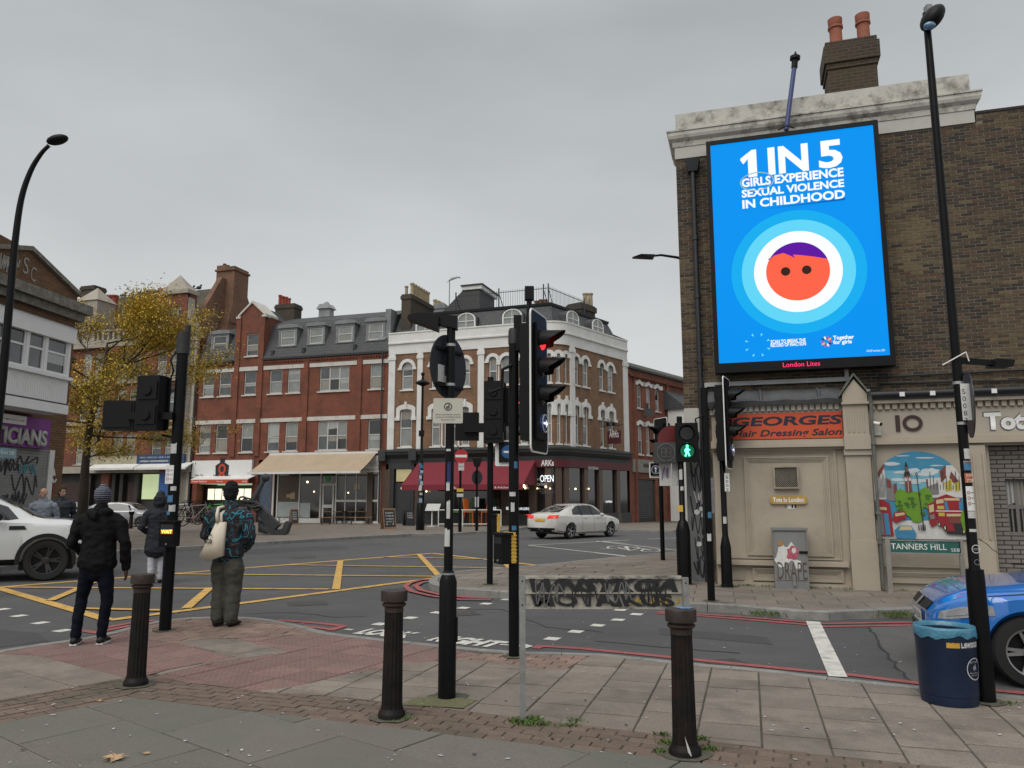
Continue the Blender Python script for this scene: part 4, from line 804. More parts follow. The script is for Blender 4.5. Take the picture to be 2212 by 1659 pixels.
b=MB();gx0=FA.uv(m_(497,1100),SD)[0];gx1=FA.uv(m_(692,1100),SD)[0];ring(b,((gx0+gx1)/2,(gz[0]+gz[1])/2),(gx1-gx0)/2,.17,(gx1-gx0)/2+.02,.19,Y[0]-.003,.001);b.build('screen_ring',em('pale',(150,190,180)),panel_o)
ul=FA.uv(m_(625,1262),SD);ur=FA.uv(m_(1130,1210),SD);scr_poly([(ul[0],ul[1]-.02),(ur[0],ul[1]+.0),(ur[0],ul[1]+.035)],em('shade',(10,90,170)))
for i,(txt,l,r,lb,lt)in enumerate((('SCAN TO BREAK THE',678,890,562,546),('RECORD OF INACTION',678,892,583,568),('Together',1057,1183,545,520),('for girls',1057,1170,572,548),('UNICEF estimates, 2024',1258,1370,614,606))):
 xl,zl_=FA.uv(n_(l,lb),SD);xr=FA.uv(n_(r,lb-6),SD)[0];zt_=FA.uv(n_(l,lt),SD)[1];stext(txt,(xl,zl_),(xr,zt_+.02),.03 if i<4 else 0)
lc=FA.uv(n_(1015,549),SD)
for k in range(10):
 t=2*PI*k/10;r_=.07;x,z=lc[0]+r_*math.cos(t),lc[1]+r_*math.sin(t);d_=Vector((math.cos(t),math.sin(t)))*.04;e_=Vector((-math.sin(t),math.cos(t)))*.02
 scr_poly([(x+d_.x,z+d_.y),(x+e_.x,z+e_.y),(x-d_.x,z-d_.y),(x-e_.x,z-e_.y)],em('p%d'%(k%5),[(240,40,40),(250,180,30),(230,30,90),(250,230,220),(20,60,60)][k%5]))
qx0,qz1=FA.uv(n_(560,538),SD);qx1,qz0=FA.uv(n_(636,604),SD)
for k in range(8):
 t=2*PI*(k+.5)/8;x=(qx0+qx1)/2;z=(qz0+qz1)/2;a_=Vector((math.cos(t),math.sin(t)));n__=Vector((-a_.y,a_.x))*.02;s_=.17
 if abs(a_.x)>.5 or True:scr_poly([(x+a_.x*s_,z+a_.y*s_),(x+a_.x*(s_+.06)+n__.x,z+a_.y*(s_+.06)+n__.y),(x+a_.x*(s_+.06)-n__.x,z+a_.y*(s_+.06)-n__.y)],em('spark',(110,225,235)))
pk=mat('pink_led',(.02,.0,.0),.5,emit=1.2,emcol=lin((255,40,110)));xl,zl_=FA.uv(n_(752,698),SD);xr,zt_=FA.uv(n_(975,666),SD);letters('maker_lettering','London Lites',pk,scr,xl,zl_-.02,xr,zt_,SD-.004,.0)
ms=FA.root('screen_mast','thin blue metal mast standing on top of the advertising screen','mast');p0=FA.uv(m_(772,790),SD+.1);p1=FA.uv(m_(822,395),SD+.1);p2=FA.uv(m_(828,312),SD+.1)
b=MB();b.rod((p0[0],SD+.1,p0[1]),(p1[0],SD+.1,p1[1]),.045,n=10);b.build('pole',mat('blue_pole',(.05,.07,.2),.35,var=.1),ms,True)
b=MB();L_=Vector((p2[0]-p1[0],0,p2[1]-p1[1]));P1=Vector((p1[0],SD+.1,p1[1]));b.rod(P1-L_*.2,P1+L_*.3,.06,n=10);b.rod(P1+L_*.42,P1+L_*.62,.10,n=12);b.rod(P1+L_*.6,P1+L_,.05,.01,n=8);b.build('sensor_head',black_plastic,ms,True)
b=MB();b.tube([(p0[0]-.15,SD+.05,p0[1]),(p0[0],SD+.0,p0[1]+.05),(p0[0]+.15,SD+.05,p0[1])],.015,5);b.build('clamp',black_plastic,ms)
# ================================================================ RED TERRACE (frame FB)
FB=Fac(G(815,1131,.12),-17.4)
def zr(F_,r,p,q,d=0):return F_.rect(z_(r,*p),z_(r,*q),d)
def Z(F_,r,x,y,d=0):return F_.uv(z_(r,x,y),d)[1]
def X(F_,r,x,y,d=0):return F_.uv(z_(r,x,y),d)[0]
RT=FB.root('red_terrace','three storey red brick terrace with grey slate mansard, dormers and gabled bay','building')
xl=X(FB,'D',215,1250);xr=X(FB,'D',1893,1250);zg=(Z(FB,'D',230,848)+Z(FB,'D',1905,748))/2
ups=[((270,945),(358,1150),1),((415,940),(508,1135),1),((635,925),(730,1120),1),((858,915),(960,1118),1),((1018,905),(1118,1108),1),((1300,880),(1552,1095),3),((1743,860),(1852,1075),1)]
los=[((240,1400),(325,1640),1),((385,1395),(475,1640),1),((608,1385),(700,1635),1),((838,1378),(932,1630),1),((995,1372),(1095,1620),1),((1282,1358),(1530,1620),3),((1725,1345),(1830,1610),1)]
def level(rows,F_,r):
 R_=[zr(F_,r,a,b_)for a,b_,_ in rows];z0=sum(q[1]for q in R_)/len(R_);z1=sum(q[3]for q in R_)/len(R_)
 return[(q[0],z0,q[2],z1)for q in R_]
UP=level(ups,FB,'D');LO=level(los,FB,'D')
zshop=Z(FB,'E',1800,262)
gx0=X(FB,'D',577,700);gx1=X(FB,'D',800,800);gz=(Z(FB,'D',585,445)+Z(FB,'D',835,430))/2;gap=FB.uv(z_('D',697,325))
gx1=max(gx1,gx0+(gap[0]-gx0)*2);gw=zr(FB,'D',(655,595),(748,785))
b=MB();wall(b,xl,xr,zshop,zg,UP+LO);wall(b,gx0,gx1,zg,gz,[gw],0);
b.poly([(gx0,0,gz),(gx1,0,gz),((gx0+gx1)/2,0,gap[1])]);b.poly([(gx0,0,zg),(gx0,2,zg),(gx0,2,gz),(gx0,0,gz)][::-1]);b.poly([(gx1,0,zg),(gx1,2,zg),(gx1,2,gz),(gx1,0,gz)])
b.poly([(xl,0,.1),(xl,9,.1),(xl,9,zg),(xl,0,zg)][::-1]);b.box((xl,.35,zshop),(xr,9,zg-.05));b.box((xl+.02,3.2,.1),(xr-.02,9,zshop));b.build('front_wall',red_brick,RT)
b=MB();pz=[(552,592),(762,803),(1167,1208),(1634,1678)]
for k,(a,c)in enumerate(pz):b=MB();b.box((X(FB,'D',a-8,1000),-.10,zshop-.05),(X(FB,'D',c-8,1000),-.002,gz if k<2 else zg));b.build('brick_pilaster',red_brick,RT)
b=MB();b.box((xl,-.07,zg-.5),(gx0-.3,-.003,zg-.38));b.box((gx1,-.07,zg-.5),(xr,-.003,zg-.38));x=gx1
while x<xr:b.box((x,-.12,zg-.38),(x+.11,-.004,zg-.28));x+=.22
b.box((gx1,-.13,zg-.28),(xr,-.004,zg-.15));b.box((xl,-.13,zg-.28),(gx0-.3,-.004,zg-.15));b.build('corbel_course',red_brick,RT)
segs_u=[(228,550),(593,762),(805,1166),(1210,1633),(1680,1906)];segs_l=[(208,522),(565,735),(780,1143),(1190,1615),(1660,1892)]
for sg_,yt,yb,n_z in((segs_u,(912,808),(945,848),0),(segs_l,(1362,1298),(1392,1338),1)):
 z1=(Z(FB,'D',230,yt[0])+Z(FB,'D',1900,yt[1]))/2;z0=(Z(FB,'D',230,yb[0])+Z(FB,'D',1900,yb[1]))/2
 for a,c in sg_:b=MB();b.box((X(FB,'D',a,900+400*n_z),-.05,z0),(X(FB,'D',c,900+400*n_z),.0,z1));b.build('lintel_band',lintel_m,RT)
for h,(_,_,c)in list(zip(UP,ups))+list(zip(LO,los)):window(RT,h,frame_w,PANES,.08,.07,c,True,.12,lintel_m)
window(RT,gw,frame_w,[g_mid],.08,.07,1,True,.1,lintel_m)
b=MB();cxm=(gx0+gx1)/2
for sgn in(-1,1):xx=cxm+sgn*(gx1-gx0)/2;b.prism([(cxm,-.12,gap[1]+.02),(xx+sgn*.05,-.12,gz-.02),(xx+sgn*.05,-.12,gz+.14),(cxm,-.12,gap[1]+.2)],(0,1.6,0));b.box((xx-.18,-.15,gz-.12),(xx+.18,.4,gz+.03))
b.build('gable_coping',lintel_m,RT)
zb_=Z(FB,'D',1400,470,1.1);ridz=Z(FB,'D',1540,424,3.5);ridx=X(FB,'D',1070,465,3.5);mzl=Z(FB,'D',430,560,.9)
def mansard(nm,x0,x1,zt,dep,ridge=None):
 b=MB();b.poly([(x0,-.1,zg),(x1,-.1,zg),(x1,dep,zt),(x0,dep,zt)]);b.poly([(x0,-.1,zg),(x0,dep,zt),(x0,dep,zg)]);b.poly([(x1,-.1,zg),(x1,dep,zg),(x1,dep,zt)])
 if ridge:b.poly([(x0,dep,zt),(x1,dep,zt),(x1,3.5,ridge),(x0,3.5,ridge)]);b.poly([(x0,3.5,ridge),(x1,3.5,ridge),(x1,8,zg),(x0,8,zg)]);b.poly([(x0,dep,zt),(x0,3.5,ridge),(x0,8,zg),(x0,dep,zg)]);b.poly([(x1,dep,zt),(x1,dep,zg),(x1,8,zg),(x1,3.5,ridge)])
 return b.build(nm,slate_m,RT)
mansard('mansard_roof',gx1-.05,xr,zb_,1.1,ridz);mansard('mansard_roof',xl,gx0+.05,mzl,.9,mzl+.25)
b=MB();b.box((xl-.05,-.22,zg-.12),(gx0-.25,-.1,zg+.02));b.box((gx1+.05,-.22,zg-.12),(xr,-.1,zg+.02));b.build('gutter',dark_pipe,RT)
b=MB();b.prism([(gx0,0.3,gz),(gx1,0.3,gz),(cxm,.3,gap[1])],(0,4,0));b.build('gable_roof',slate_m,RT)
b=MB();b.box((xr-.45,.3,zg),(xr-.05,1.2,zb_+.25));b.poly([(xr-.9,.2,zg+.9),(xr-.35,.2,zg+.9),(xr-.1,1.05,zb_+.1),(xr-.6,1.05,zb_+.1)]);b.build('flashing',lead_m,RT)
dorm=[((345,600),(490,745)),((938,550),(1092,700)),((1190,535),(1338,685)),((1443,505),(1600,665)),((1708,485),(1870,640))]
dh=[zr(FB,'D',a,c,.25)for a,c in dorm];dz0=sum(h[1]for h in dh[1:])/4;dz1=sum(h[3]for h in dh[1:])/4
for k,h in enumerate(dh):
 a,z0,c,z1=h
 if k:z0,z1=dz0,dz1
 d=MB();d.box((a,.25,z0+.05),(a+.16,1.4,z1));d.box((c-.16,.25,z0+.05),(c,1.4,z1));d.box((a+.16,.25,z1-.12),(c-.16,1.4,z1));d.box((a-.04,.2,z0-.02),(c+.04,.4,z0+.05));do=d.build('dormer',lead_m,RT)
 t_=MB();t_.prism([(a-.12,.16,z1),(c+.12,.16,z1),(c+.02,.16,z1+.22),((a+c)/2,.16,z1+.30),(a-.02,.16,z1+.22)],(0,1.3,0));t_.build('dormer_roof',lead_m,do)
 window(do,(a+.16,z0+.05,c-.16,z1-.12),frame_w,[g_blind if k else g_mid],.3,.08,1)
for px,py in((480,790),(885,765),(1158,742),(1608,712)):s_,zz=FB.uv(z_('D',px,py),.1);b=MB();b.box((s_-.1,-.02,zz-.15),(s_+.12,.3,zz+.2));b.build('roof_vent',dark_pipe,RT)
def stack(root,F_,r,rc,pots,m,pm_,d,dep=.8,pr=.13,ph=None,name='chimney'):
 a,z0,c,z1=F_.rect(z_(r,*rc[0]),z_(r,*rc[1]),d);b=MB();b.box((a,d,z0-1.5),(c,d+dep,z1-.35));b.box((a-.06,d-.06,z1-.35),(c+.06,d+dep+.06,z1-.12));b.box((a-.01,d-.01,z1-.12),(c+.01,d+dep+.01,z1));o=b.build(name,m,root)
 for x,yt in pots:
  s_,zt_=F_.uv(z_(r,x,yt),d+dep/2);b=MB();h_=zt_-z1;b.lathe([(pr,z1),(pr*.9,z1+.1),(pr*.85,zt_-.12),(pr*1.08,zt_-.1),(pr*1.08,zt_),(pr*.7,zt_),(pr*.7,zt_-.1)],(s_,d+dep/2,0),12);b.build('chimney_pot',pm_,o,True)
 return o
redpot=mat('red_pot',(.25,.05,.03),.8,var=.2,scale=4);buffpot=mat('buff_pot',(.36,.29,.18),.8,var=.15,scale=4,dirt=(.12,.1,.08),dirts=3,dirta=.4)
stack(RT,FB,'D',((907,335),(1068,470)),[(950,252),(975,262),(1002,268),(1028,280)],dark_brick,redpot,3.2,1.0,.14)
c_=zr(FB,'D',(1303,380),(1395,445),3.6);b=MB();b.box((c_[0],3.4,c_[1]-.6),(c_[2],4.0,c_[3]));
for k in range(6):b.box((c_[0]-.01,3.38,c_[1]+.05+k*.1),(c_[2]+.01,3.4,c_[1]+.1+k*.1))
b.prism([(c_[0]-.15,3.25,c_[3]),(c_[2]+.15,3.25,c_[3]),(c_[2]-.1,3.25,c_[3]+.35),(c_[0]+.1,3.25,c_[3]+.35)],(0,.9,0));b.ball(((c_[0]+c_[2])/2,3.7,c_[3]+.4),.22,6);b.build('roof_cupola',mat('pale_metal',(.3,.31,.32),.6),RT)
b=MB();
for px in(232,1868):s_=X(FB,'D',px-15,1100);b.rod((s_,-.16,.2),(s_,-.16,zg-.1),.05,n=8)
b.build('downpipe',dark_pipe,RT)
# ---- ground floor of the red terrace
lets=lambda nm,txt,m,root,F_,r,p,q,y,bold=.02:letters(nm,txt,m,root,F_.uv(z_(r,*p),y)[0],F_.uv(z_(r,*q),y)[1]-(F_.uv(z_(r,*q),y)[1]-F_.uv(z_(r,*p),y)[1])if False else F_.uv(z_(r,*p),y)[1],F_.uv(z_(r,*q),y)[0],F_.uv(z_(r,*q),y)[1],y,bold)
fs=zr(FB,'E',(192,330),(710,470));b=MB()
sxl=X(FB,'E',165,650);sea_o=zr(FB,'E',(215,530),(690,780));dr=zr(FB,'E',(760,320),(858,860));bar=zr(FB,'E',(905,440),(1812,875));zbar=zr(FB,'E',(900,300),(1815,440))
hl=[(sea_o[0],.12,sea_o[2],sea_o[3]),(dr[0],.12,dr[2],dr[3]),(bar[0],.12,bar[2],bar[3])]
wall(b,xl,xr,.1,zshop,hl,0,.3);b.build('ground_floor_wall',red_brick,RT)
b=MB();b.box((fs[0],-.2,fs[1]),(fs[2],-.02,fs[3]));so_=b.build('seafood_sign',white_clean,RT)
txt_dk=mat('dark_lettering',(.03,.03,.035),.6);orange2=mat('orange_vinyl',(.50,.06,.02),.6,var=.05)
lets('lettering','Frozen Seafood',txt_dk,so_,FB,'E',(360,466),(508,448),-.21,.015);lets('lettering','Tiệm Thịt',txt_dk,so_,FB,'E',(193,466),(272,446),-.21,.01);lets('lettering','6',txt_dk,so_,FB,'E',(197,362),(208,340),-.21,.01)
cx_,cz_=FB.uv(z_('E',437,395),-.21);b=MB();b.prism([(cx_-.62+.1,-.215,cz_-.66),(cx_+.62-.1,-.215,cz_-.66),(cx_+.56,-.215,cz_+.2),(cx_+.2,-.215,cz_+.4),(cx_+.2,-.215,cz_+.72),(cx_-.2,-.215,cz_+.72),(cx_-.2,-.215,cz_+.4),(cx_-.56,-.215,cz_+.2)],(0,.01,0));lo_=b.build('emblem',mat('emblem_dark',(.02,.012,.016),.6),so_)
b=MB();ring(b,(cx_,cz_-.05),.17,.22,.3,.36,-.222,.004,20);b.build('emblem_ring',orange2,lo_);b=MB();b.box((cx_-.25,-.221,cz_-.6),(cx_-.05,-.218,cz_-.4));b.box((cx_+.05,-.221,cz_-.6),(cx_+.25,-.218,cz_-.4));b.build('emblem_marks',orange2,lo_)
aw=zr(FB,'E',(160,497),(665,525),-.9);at_=zr(FB,'E',(165,475),(690,490),-.5)
b=MB();b.box((aw[0],-.9,aw[1]),(aw[2],-.88,aw[3]));awo=b.build('orange_valance',orange2,RT);b=MB();b.prism([(aw[0],-.9,aw[3]),(aw[2],-.9,aw[3]),(aw[2],-.1,aw[3]+.25),(aw[0],-.1,aw[3]+.25)],(0,0,.05));b.build('awning_top',white_p,RT)
lets('lettering','Frozen Seafood',white_clean,awo,FB,'E',(170,518),(300,502),-.905,.02);lets('lettering','Tiệm Thịt',white_clean,awo,FB,'E',(385,518),(442,504),-.905,.02);lets('lettering','鮮貨',white_clean,awo,FB,'E',(612,518),(655,504),-.905,.02)
lit=mat('shop_light_wall',(.42,.45,.36),.8,var=.15,scale=2,emit=.30,emcol=(.85,.95,.65));litc=mat('display_glow',(.7,.68,.5),.5,var=.4,scale=6,emit=.9,emcol=(1,.93,.7))
b=MB();b.box((sea_o[0],2.2,.12),(sea_o[2],2.25,sea_o[3]));b.box((sea_o[0],.3,sea_o[3]-.02),(sea_o[2],2.2,sea_o[3]));b.build('shop_interior',lit,RT)
fr=zr(FB,'E',(240,570),(480,740),1.2);b=MB();b.box((fr[0],1.2,.12),(fr[2]+2.6,2.1,fr[3]+.2));ck=b.build('freezer_cabinet',mat('cabinet_dark',(.03,.03,.035),.5),RT)
for k in range(6):b=MB();x0_=fr[0]+.75+k*.62;b.box((x0_,1.17,fr[1]+.55),(x0_+.54,1.19,fr[3]-.05));b.build('lit_shelf',litc,ck)
b=MB();b.box((fr[0]+.7,1.0,.5),(fr[2]+1.8,1.19,1.15));b.build('counter',mat('counter_tan',(.30,.24,.16),.6),RT)
b=MB();b.box((dr[0],.2,.12),(dr[2],.28,dr[3]-.9));b.build('blue_door',mat('blue_grey_door',(.07,.10,.15),.6,var=.3,scale=6,dirt=(.2,.2,.22),dirts=5,dirta=.4),RT);b=MB();b.box((dr[0],.22,dr[3]-.88),(dr[2],.27,dr[3]));b.build('fanlight',g_dark,RT)
b=MB();b.box((bar[0]-.12,-.08,.12),(bar[0],.0,bar[3]+.05));b.box((bar[2],-.08,.12),(bar[2]+.12,.0,bar[3]+.05));b.box((bar[0]-.12,-.12,bar[3]),(bar[2]+.12,-.02,bar[3]+.12));b.box((zbar[0],-.06,zbar[1]+.1),(zbar[2],-.01,zbar[3]));bs=b.build('bar_surround',white_p,RT)
ff=lambda x:X(FB,'E',x,650)
b=MB();z0_=.12
for x in(915,1108,1295,1430,1805):b.box((ff(x),.02,z0_),(ff(x)+.09,.12,bar[3]))
zt_=Z(FB,'E',1100,675);zp=Z(FB,'E',1000,690)
b.box((ff(1430)+.09,.03,Z(FB,'E',1600,690)),(ff(1805),.11,Z(FB,'E',1600,672)));b.box((ff(1430)+.09,.03,bar[3]-.12),(ff(1805),.11,bar[3]));b.box((bar[0],.03,z0_),(ff(1295),.11,z0_+.3));b.box((ff(1430)+.09,.03,z0_),(ff(1805),.11,z0_+.15))
for x in(1515,1610,1705):b.box((ff(x),.03,z0_+.15),(ff(x)+.06,.11,bar[3]-.12))
b.box((ff(1295)+.09,.03,Z(FB,'E',1360,545)),(ff(1430),.11,Z(FB,'E',1360,530)));b.box((ff(1305)+.1,.035,.15),(ff(1318)+.1,.10,Z(FB,'E',1360,545)));b.box((ff(1405),.035,.15),(ff(1418),.10,Z(FB,'E',1360,545)));b.box((ff(1330),.035,Z(FB,'E',1360,742)),(ff(1405),.10,Z(FB,'E',1360,715)))
b.build('bar_frame',white_p,RT)
b=MB();b.poly([(bar[0],.08,z0_),(bar[2],.08,z0_),(bar[2],.08,bar[3]),(bar[0],.08,bar[3])]);bp_=b.build('bar_glazing',mat('bar_glass',(.020,.017,.013),.08,spec=.9,var=.7,scale=1.5),RT)
blind=mat('frosted_film',(.36,.40,.40),.5,var=.1);
for a,c in(((920,690),(1100,830)),((1118,700),(1205,830))):r_=zr(FB,'E',a,c);b=MB();b.box((r_[0],.060,r_[1]),(r_[2],.072,r_[3]));b.build('frosted_film',blind,bp_)
r_=zr(FB,'E',(925,460),(1100,685));b=MB();b.box((r_[0],.062,r_[1]),(r_[2],.074,r_[3]));b.build('brown_blind',mat('brown_blind',(.085,.06,.038),.4),bp_)
for p_,s_ in(((1185,515),.07),((1243,600),.05),((1545,610),.045)):c_=FB.uv(z_('E',*p_));b=MB();b.ball((c_[0],.05,c_[1]),s_,5);b.build('warm_lamp',mat('lamp_glow',(1,.8,.5),.5,emit=3,emcol=(1,.8,.5)),bp_)
c_=FB.uv(z_('E',1365,485));b=MB();b.ball((c_[0],.05,c_[1]),.2,8,(1,.1,1));b.build('green_neon',mat('green_neon',(.02,.1,.02),.5,emit=.03,emcol=(.1,1,.2)),bp_)
for a,c in(((1000,622),(1035,652)),((1037,608),(1072,665)),((1595,530),(1618,580)),((1627,530),(1650,580))):r_=zr(FB,'E',a,c);b=MB();b.box((r_[0],.055,r_[1]),(r_[2],.065,r_[3]));b.build('notice',mat('warm_notice',(.45,.36,.22),.7),bp_)
for txt,a,c in(('HI-FI',(1772,345),(1812,332)),('COCKTAILS',(1732,360),(1812,348)),('KITCHEN',(1742,377),(1812,366)),('2 DEPTFORD HIGH ST',(1638,416),(1810,400))):lets('lettering',txt,txt_dk,bs,FB,'E',a,c,-.065,.005)
AW=FB.root('beige_awning','wide beige fabric awning stretched out over the bar front of the red terrace','awning')
t0=FB.uv(z_('E',872,272),-.1);t1=FB.uv(z_('E',1795,265),-.1);zt_=(t0[1]+t1[1])/2;DA=-2.3;l0=FB.uv(z_('E',672,430),DA);l1=FB.uv(z_('E',1625,428),DA);zl_=(l0[1]+l1[1])/2
x0_=(t0[0]+l0[0])/2-.1;x1_=(t1[0]+l1[0])/2+.1
canvas=mat('beige_canvas',(.40,.31,.22),.85,var=.06,scale=1.2,dirt=(.3,.23,.16),dirts=.8,dirta=.4)
b=MB();n=12
b.add([(x0_+(x1_-x0_)*i/n,-.1,zt_)for i in range(n+1)]+[(x0_+(x1_-x0_)*i/n,(DA-.1)/2,(zt_+zl_)/2-.06+.015*(i%2))for i in range(n+1)]+[(x0_+(x1_-x0_)*i/n,DA,zl_)for i in range(n+1)],[(i+k*(n+1),i+1+k*(n+1),i+2+n+k*(n+1),i+1+n+k*(n+1))for i in range(n)for k in(0,1)]);b.build('canvas',canvas,AW,'all')
b=MB();b.box((x0_-.05,DA-.08,zl_-.1),(x1_+.05,DA+.02,zl_+.04));b.build('front_rail',white_p,AW);b=MB();b.box((x0_,-.12,zt_-.02),(x1_+.1,-.0,zt_+.12));b.build('cassette',white_p,AW)
for x in(x0_+.8,x1_-.8):b=MB();b.tube([(x,-.1,zt_-.3),(x+.6*(1 if x<0 else-1)*.5,(DA)/2,(zt_+zl_)/2-.25),(x,DA+.05,zl_-.02)],.03,6);b.build('folding_arm',white_p,AW)
# ================================================================ WHITE CORNER BUILDING
FW=Fac(FB.w(xr+.02,0),-19.2)
P1s=X(FW,'F',1480,900)
WB=FW.root('corner_building','brown brick corner building with white painted parapet and arched windows above the bar','building')
P1=FW.w(P1s,0);rq=ray(*z_('F',1700,900));hd=math.radians(15.6)
t_=(P1 .x*rq.y-P1 .y*rq.x)/(math.sin(hd)*rq.x-math.cos(hd)*rq.y)if True else 0
P2=Vector((P1 .x+math.cos(hd)*t_,P1 .y+math.sin(hd)*t_,0))
FR=Fac(P2,51.4);P3s=X(FR,'F',2205,900)
loc=lambda p:((p-FW.O).dot(FW.u),(p-FW.O).dot(FW.n))
A_=loc(P1);Bq=loc(P2);Cq=loc(FR.w(P3s,0))
a0=0.;a1=math.radians(51.4+19.2);arcp=[]
tx=A_[0]+(Bq[0]-A_[0])-(Bq[1]-A_[1])/math.tan(a1);ctrl=(tx,A_[1])
for i in range(1,12):t=i/12;arcp.append(((1-t)**2*A_[0]+2*t*(1-t)*ctrl[0]+t*t*Bq[0],(1-t)**2*A_[1]+2*t*(1-t)*ctrl[1]+t*t*Bq[1]))
PATH=[(0,0),A_]+arcp+[Bq,Cq]
zpar=(Z(FW,'F',200,595)+Z(FW,'F',1180,502))/2;zpb=(Z(FW,'F',200,685)+Z(FW,'F',1000,618))/2;zbrk=Z(FW,'F',400,765)
zt2=Z(FR,'F',2195,668)
print('white parapet',zpar,Z(FR,'F',1720,524),zt2,'lens',P1s,P3s,t_)
zfl=Z(FW,'F',240,1610)
b=MB();sweep(b,[(.06,zbrk+.05),(.06,zpb-.08),(.16,zpb-.02),(.16,zpb+.08),(.09,zpb+.12),(.09,zpar-.08),(.13,zpar-.05),(.13,zpar+.04),(-.3,zpar+.04),(-.3,zbrk+.05)],PATH);b.build('parapet',white_p,WB)
wl_w=[((225,830),(320,1085),1)]
L_u=[(225,320,1),(485,560,0),(598,700,0),(748,822,0),(990,1060,0),(1095,1205,0),(1265,1335,0)]
zu0,zu1=Z(FW,'F',270,1085),Z(FW,'F',270,842);zl0,zl1=Z(FW,'F',250,1590),Z(FW,'F',250,1255)
arch_w=[];flat_w=[]
for a,c,_ in L_u:arch_w.append((X(FW,'F',a,900),zu0,X(FW,'F',c,900),zu1))
for a,c in((205,310),(485,560),(595,705),(745,815),(985,1060),(1095,1200),(1265,1330)):flat_w.append((X(FW,'F',a,1400),zl0,X(FW,'F',c,1400),zl1))
zspr=zu1-(arch_w[0][2]-arch_w[0][0])/2
def archfill(b,h,y=0,n=10):
 a,_,c,d=h;r=(c-a)/2;cx=(a+c)/2;zs_=d-r
 for i in range(n):
  t0_,t1_=PI-PI*i/n,PI-PI*(i+1)/n
  p0_=(cx+r*math.cos(t0_),zs_+r*math.sin(t0_));p1_=(cx+r*math.cos(t1_),zs_+r*math.sin(t1_))
  b.poly([(p0_[0],y,p0_[1]),(p1_[0],y,p1_[1]),(p1_[0],y,d),(p0_[0],y,d)]);b.poly([(p0_[0],y,p0_[1]),(p0_[0],y+.16,p0_[1]),(p1_[0],y+.16,p1_[1]),(p1_[0],y,p1_[1])])
def archring(b,h,w=.22,y=-.05,n=12,foot=True):
 a,_,c,d=h;r=(c-a)/2;cx=(a+c)/2;zs_=d-r;vs=[]
 for i in range(n+1):
  t=PI-PI*i/n
  for rr,yy in((r,y+.1),(r,y),(r+w,y),(r+w,y+.1)):vs.append((cx+rr*math.cos(t),yy,zs_+rr*math.sin(t)))
 fs_=[(i*4+k,i*4+4+k,i*4+4+(k+1)%4,i*4+(k+1)%4)for i in range(n)for k in range(4)]+[(0,1,2,3),(n*4+3,n*4+2,n*4+1,n*4)];b.add(vs,fs_)
 if foot:
  for x in(a-w,c):b.box((x-.06 if x<a else x,y-.03,zs_-.12),(x+w if x<a else x+w+.06,y+.1,zs_-.001))
def segring(b,h,w=.26,y=-.05):
 a,_,c,d=h;m=(a+c)/2;r_=.18
 pts_o=[(a-w,d-.55),(a-w,d+.05),(a-w+.15,d+.2),(m,d+w+.1),(c+w-.15,d+.2),(c+w,d+.05),(c+w,d-.55)];pts_i=[(a,d-.55),(a,d-.12),(a+.12,d-.04),(m,d),(c-.12,d-.04),(c,d-.12),(c,d-.55)]
 for i in range(6):b.prism([(pts_o[i][0],y,pts_o[i][1]),(pts_o[i+1][0],y,pts_o[i+1][1]),(pts_i[i+1][0],y,pts_i[i+1][1]),(pts_i[i][0],y,pts_i[i][1])],(0,.1,0))
 b.box((m-.08,y-.05,d-.02),(m+.08,y+.06,d+w+.22));b.box((a-w-.08,y-.06,d-.75),(a+.02,y+.06,d-.551));b.box((c-.02,y-.06,d-.75),(c+w+.08,y+.06,d-.551))
wp=white_p;PW=[g_blind,g_blind,g_mid]
def upper_face(F_,root,M,aw_,fw_,s0_,s1_,pil,band=True):
 b=MB();b.M=M;wall(b,s0_,s1_,zfl,zbrk+.1,aw_+fw_,0,.16)
 for h in aw_:archfill(b,h)
 b.build('brick_wall',stock_brick,root)
 for h in aw_:
  fo_=window(root,h,wp,PW,.1,.07,1,True,.10,wp,M=M);q=MB();q.M=M;archring(q,h);q.build('arch_surround',wp,root)
 for h in fw_:
  window(root,h,wp,PW,.1,.07,1,True,.10,wp,M=M);q=MB();q.M=M;segring(q,h);q.build('window_surround',wp,root)
 for a,c in pil:
  q=MB();q.M=M;q.box((a,-.09,zfl),(c,.0,zbrk+.15));q.box((a-.05,-.13,zbrk-.35),(c+.05,.0,zbrk-.1));q.build('pilaster',wp,root)
pils=[(X(FW,'F',a,1100),X(FW,'F',c,1100))for a,c in((108,165),(362,408),(896,950),(1360,1410))]
upper_face(FW,WB,None,arch_w,flat_w,0,A_[0],pils)
q=MB()
for i in(1,2,4,5):
 for row,zt__ in((arch_w,zspr),(flat_w,zl1-.5)):
  xa=(row[i][2]+row[i+1][0])/2;q.lathe([(.09,row[i][1]),(.07,row[i][1]+.15),(.06,zt__-.2),(.10,zt__-.12),(.11,zt__)],(xa,.02,0),8)
q.build('window_columns',wp,WB,True)
MR=Matrix.Translation((Bq[0],Bq[1],0))@Matrix.Rotation(a1,4,'Z')
ar=[(X(FR,'F',a,950),zu0,X(FR,'F',c,950),zu1)for a,c in((1735,1785),(1818,1868),(1965,2005),(2037,2088))];flr=[(X(FR,'F',a,1400),zl0,X(FR,'F',c,1400),zl1)for a,c in((1742,1788),(1820,1870),(1975,2012),(2048,2092))]
upper_face(FR,WB,MR,ar,flr,0,P3s,[(0.02,X(FR,'F',1650,1100)+.5 if False else.5),(P3s-.55,P3s)])
n=3;pp=[A_]+arcp+[Bq];pp=[pp[0],pp[4],pp[8],pp[12]]
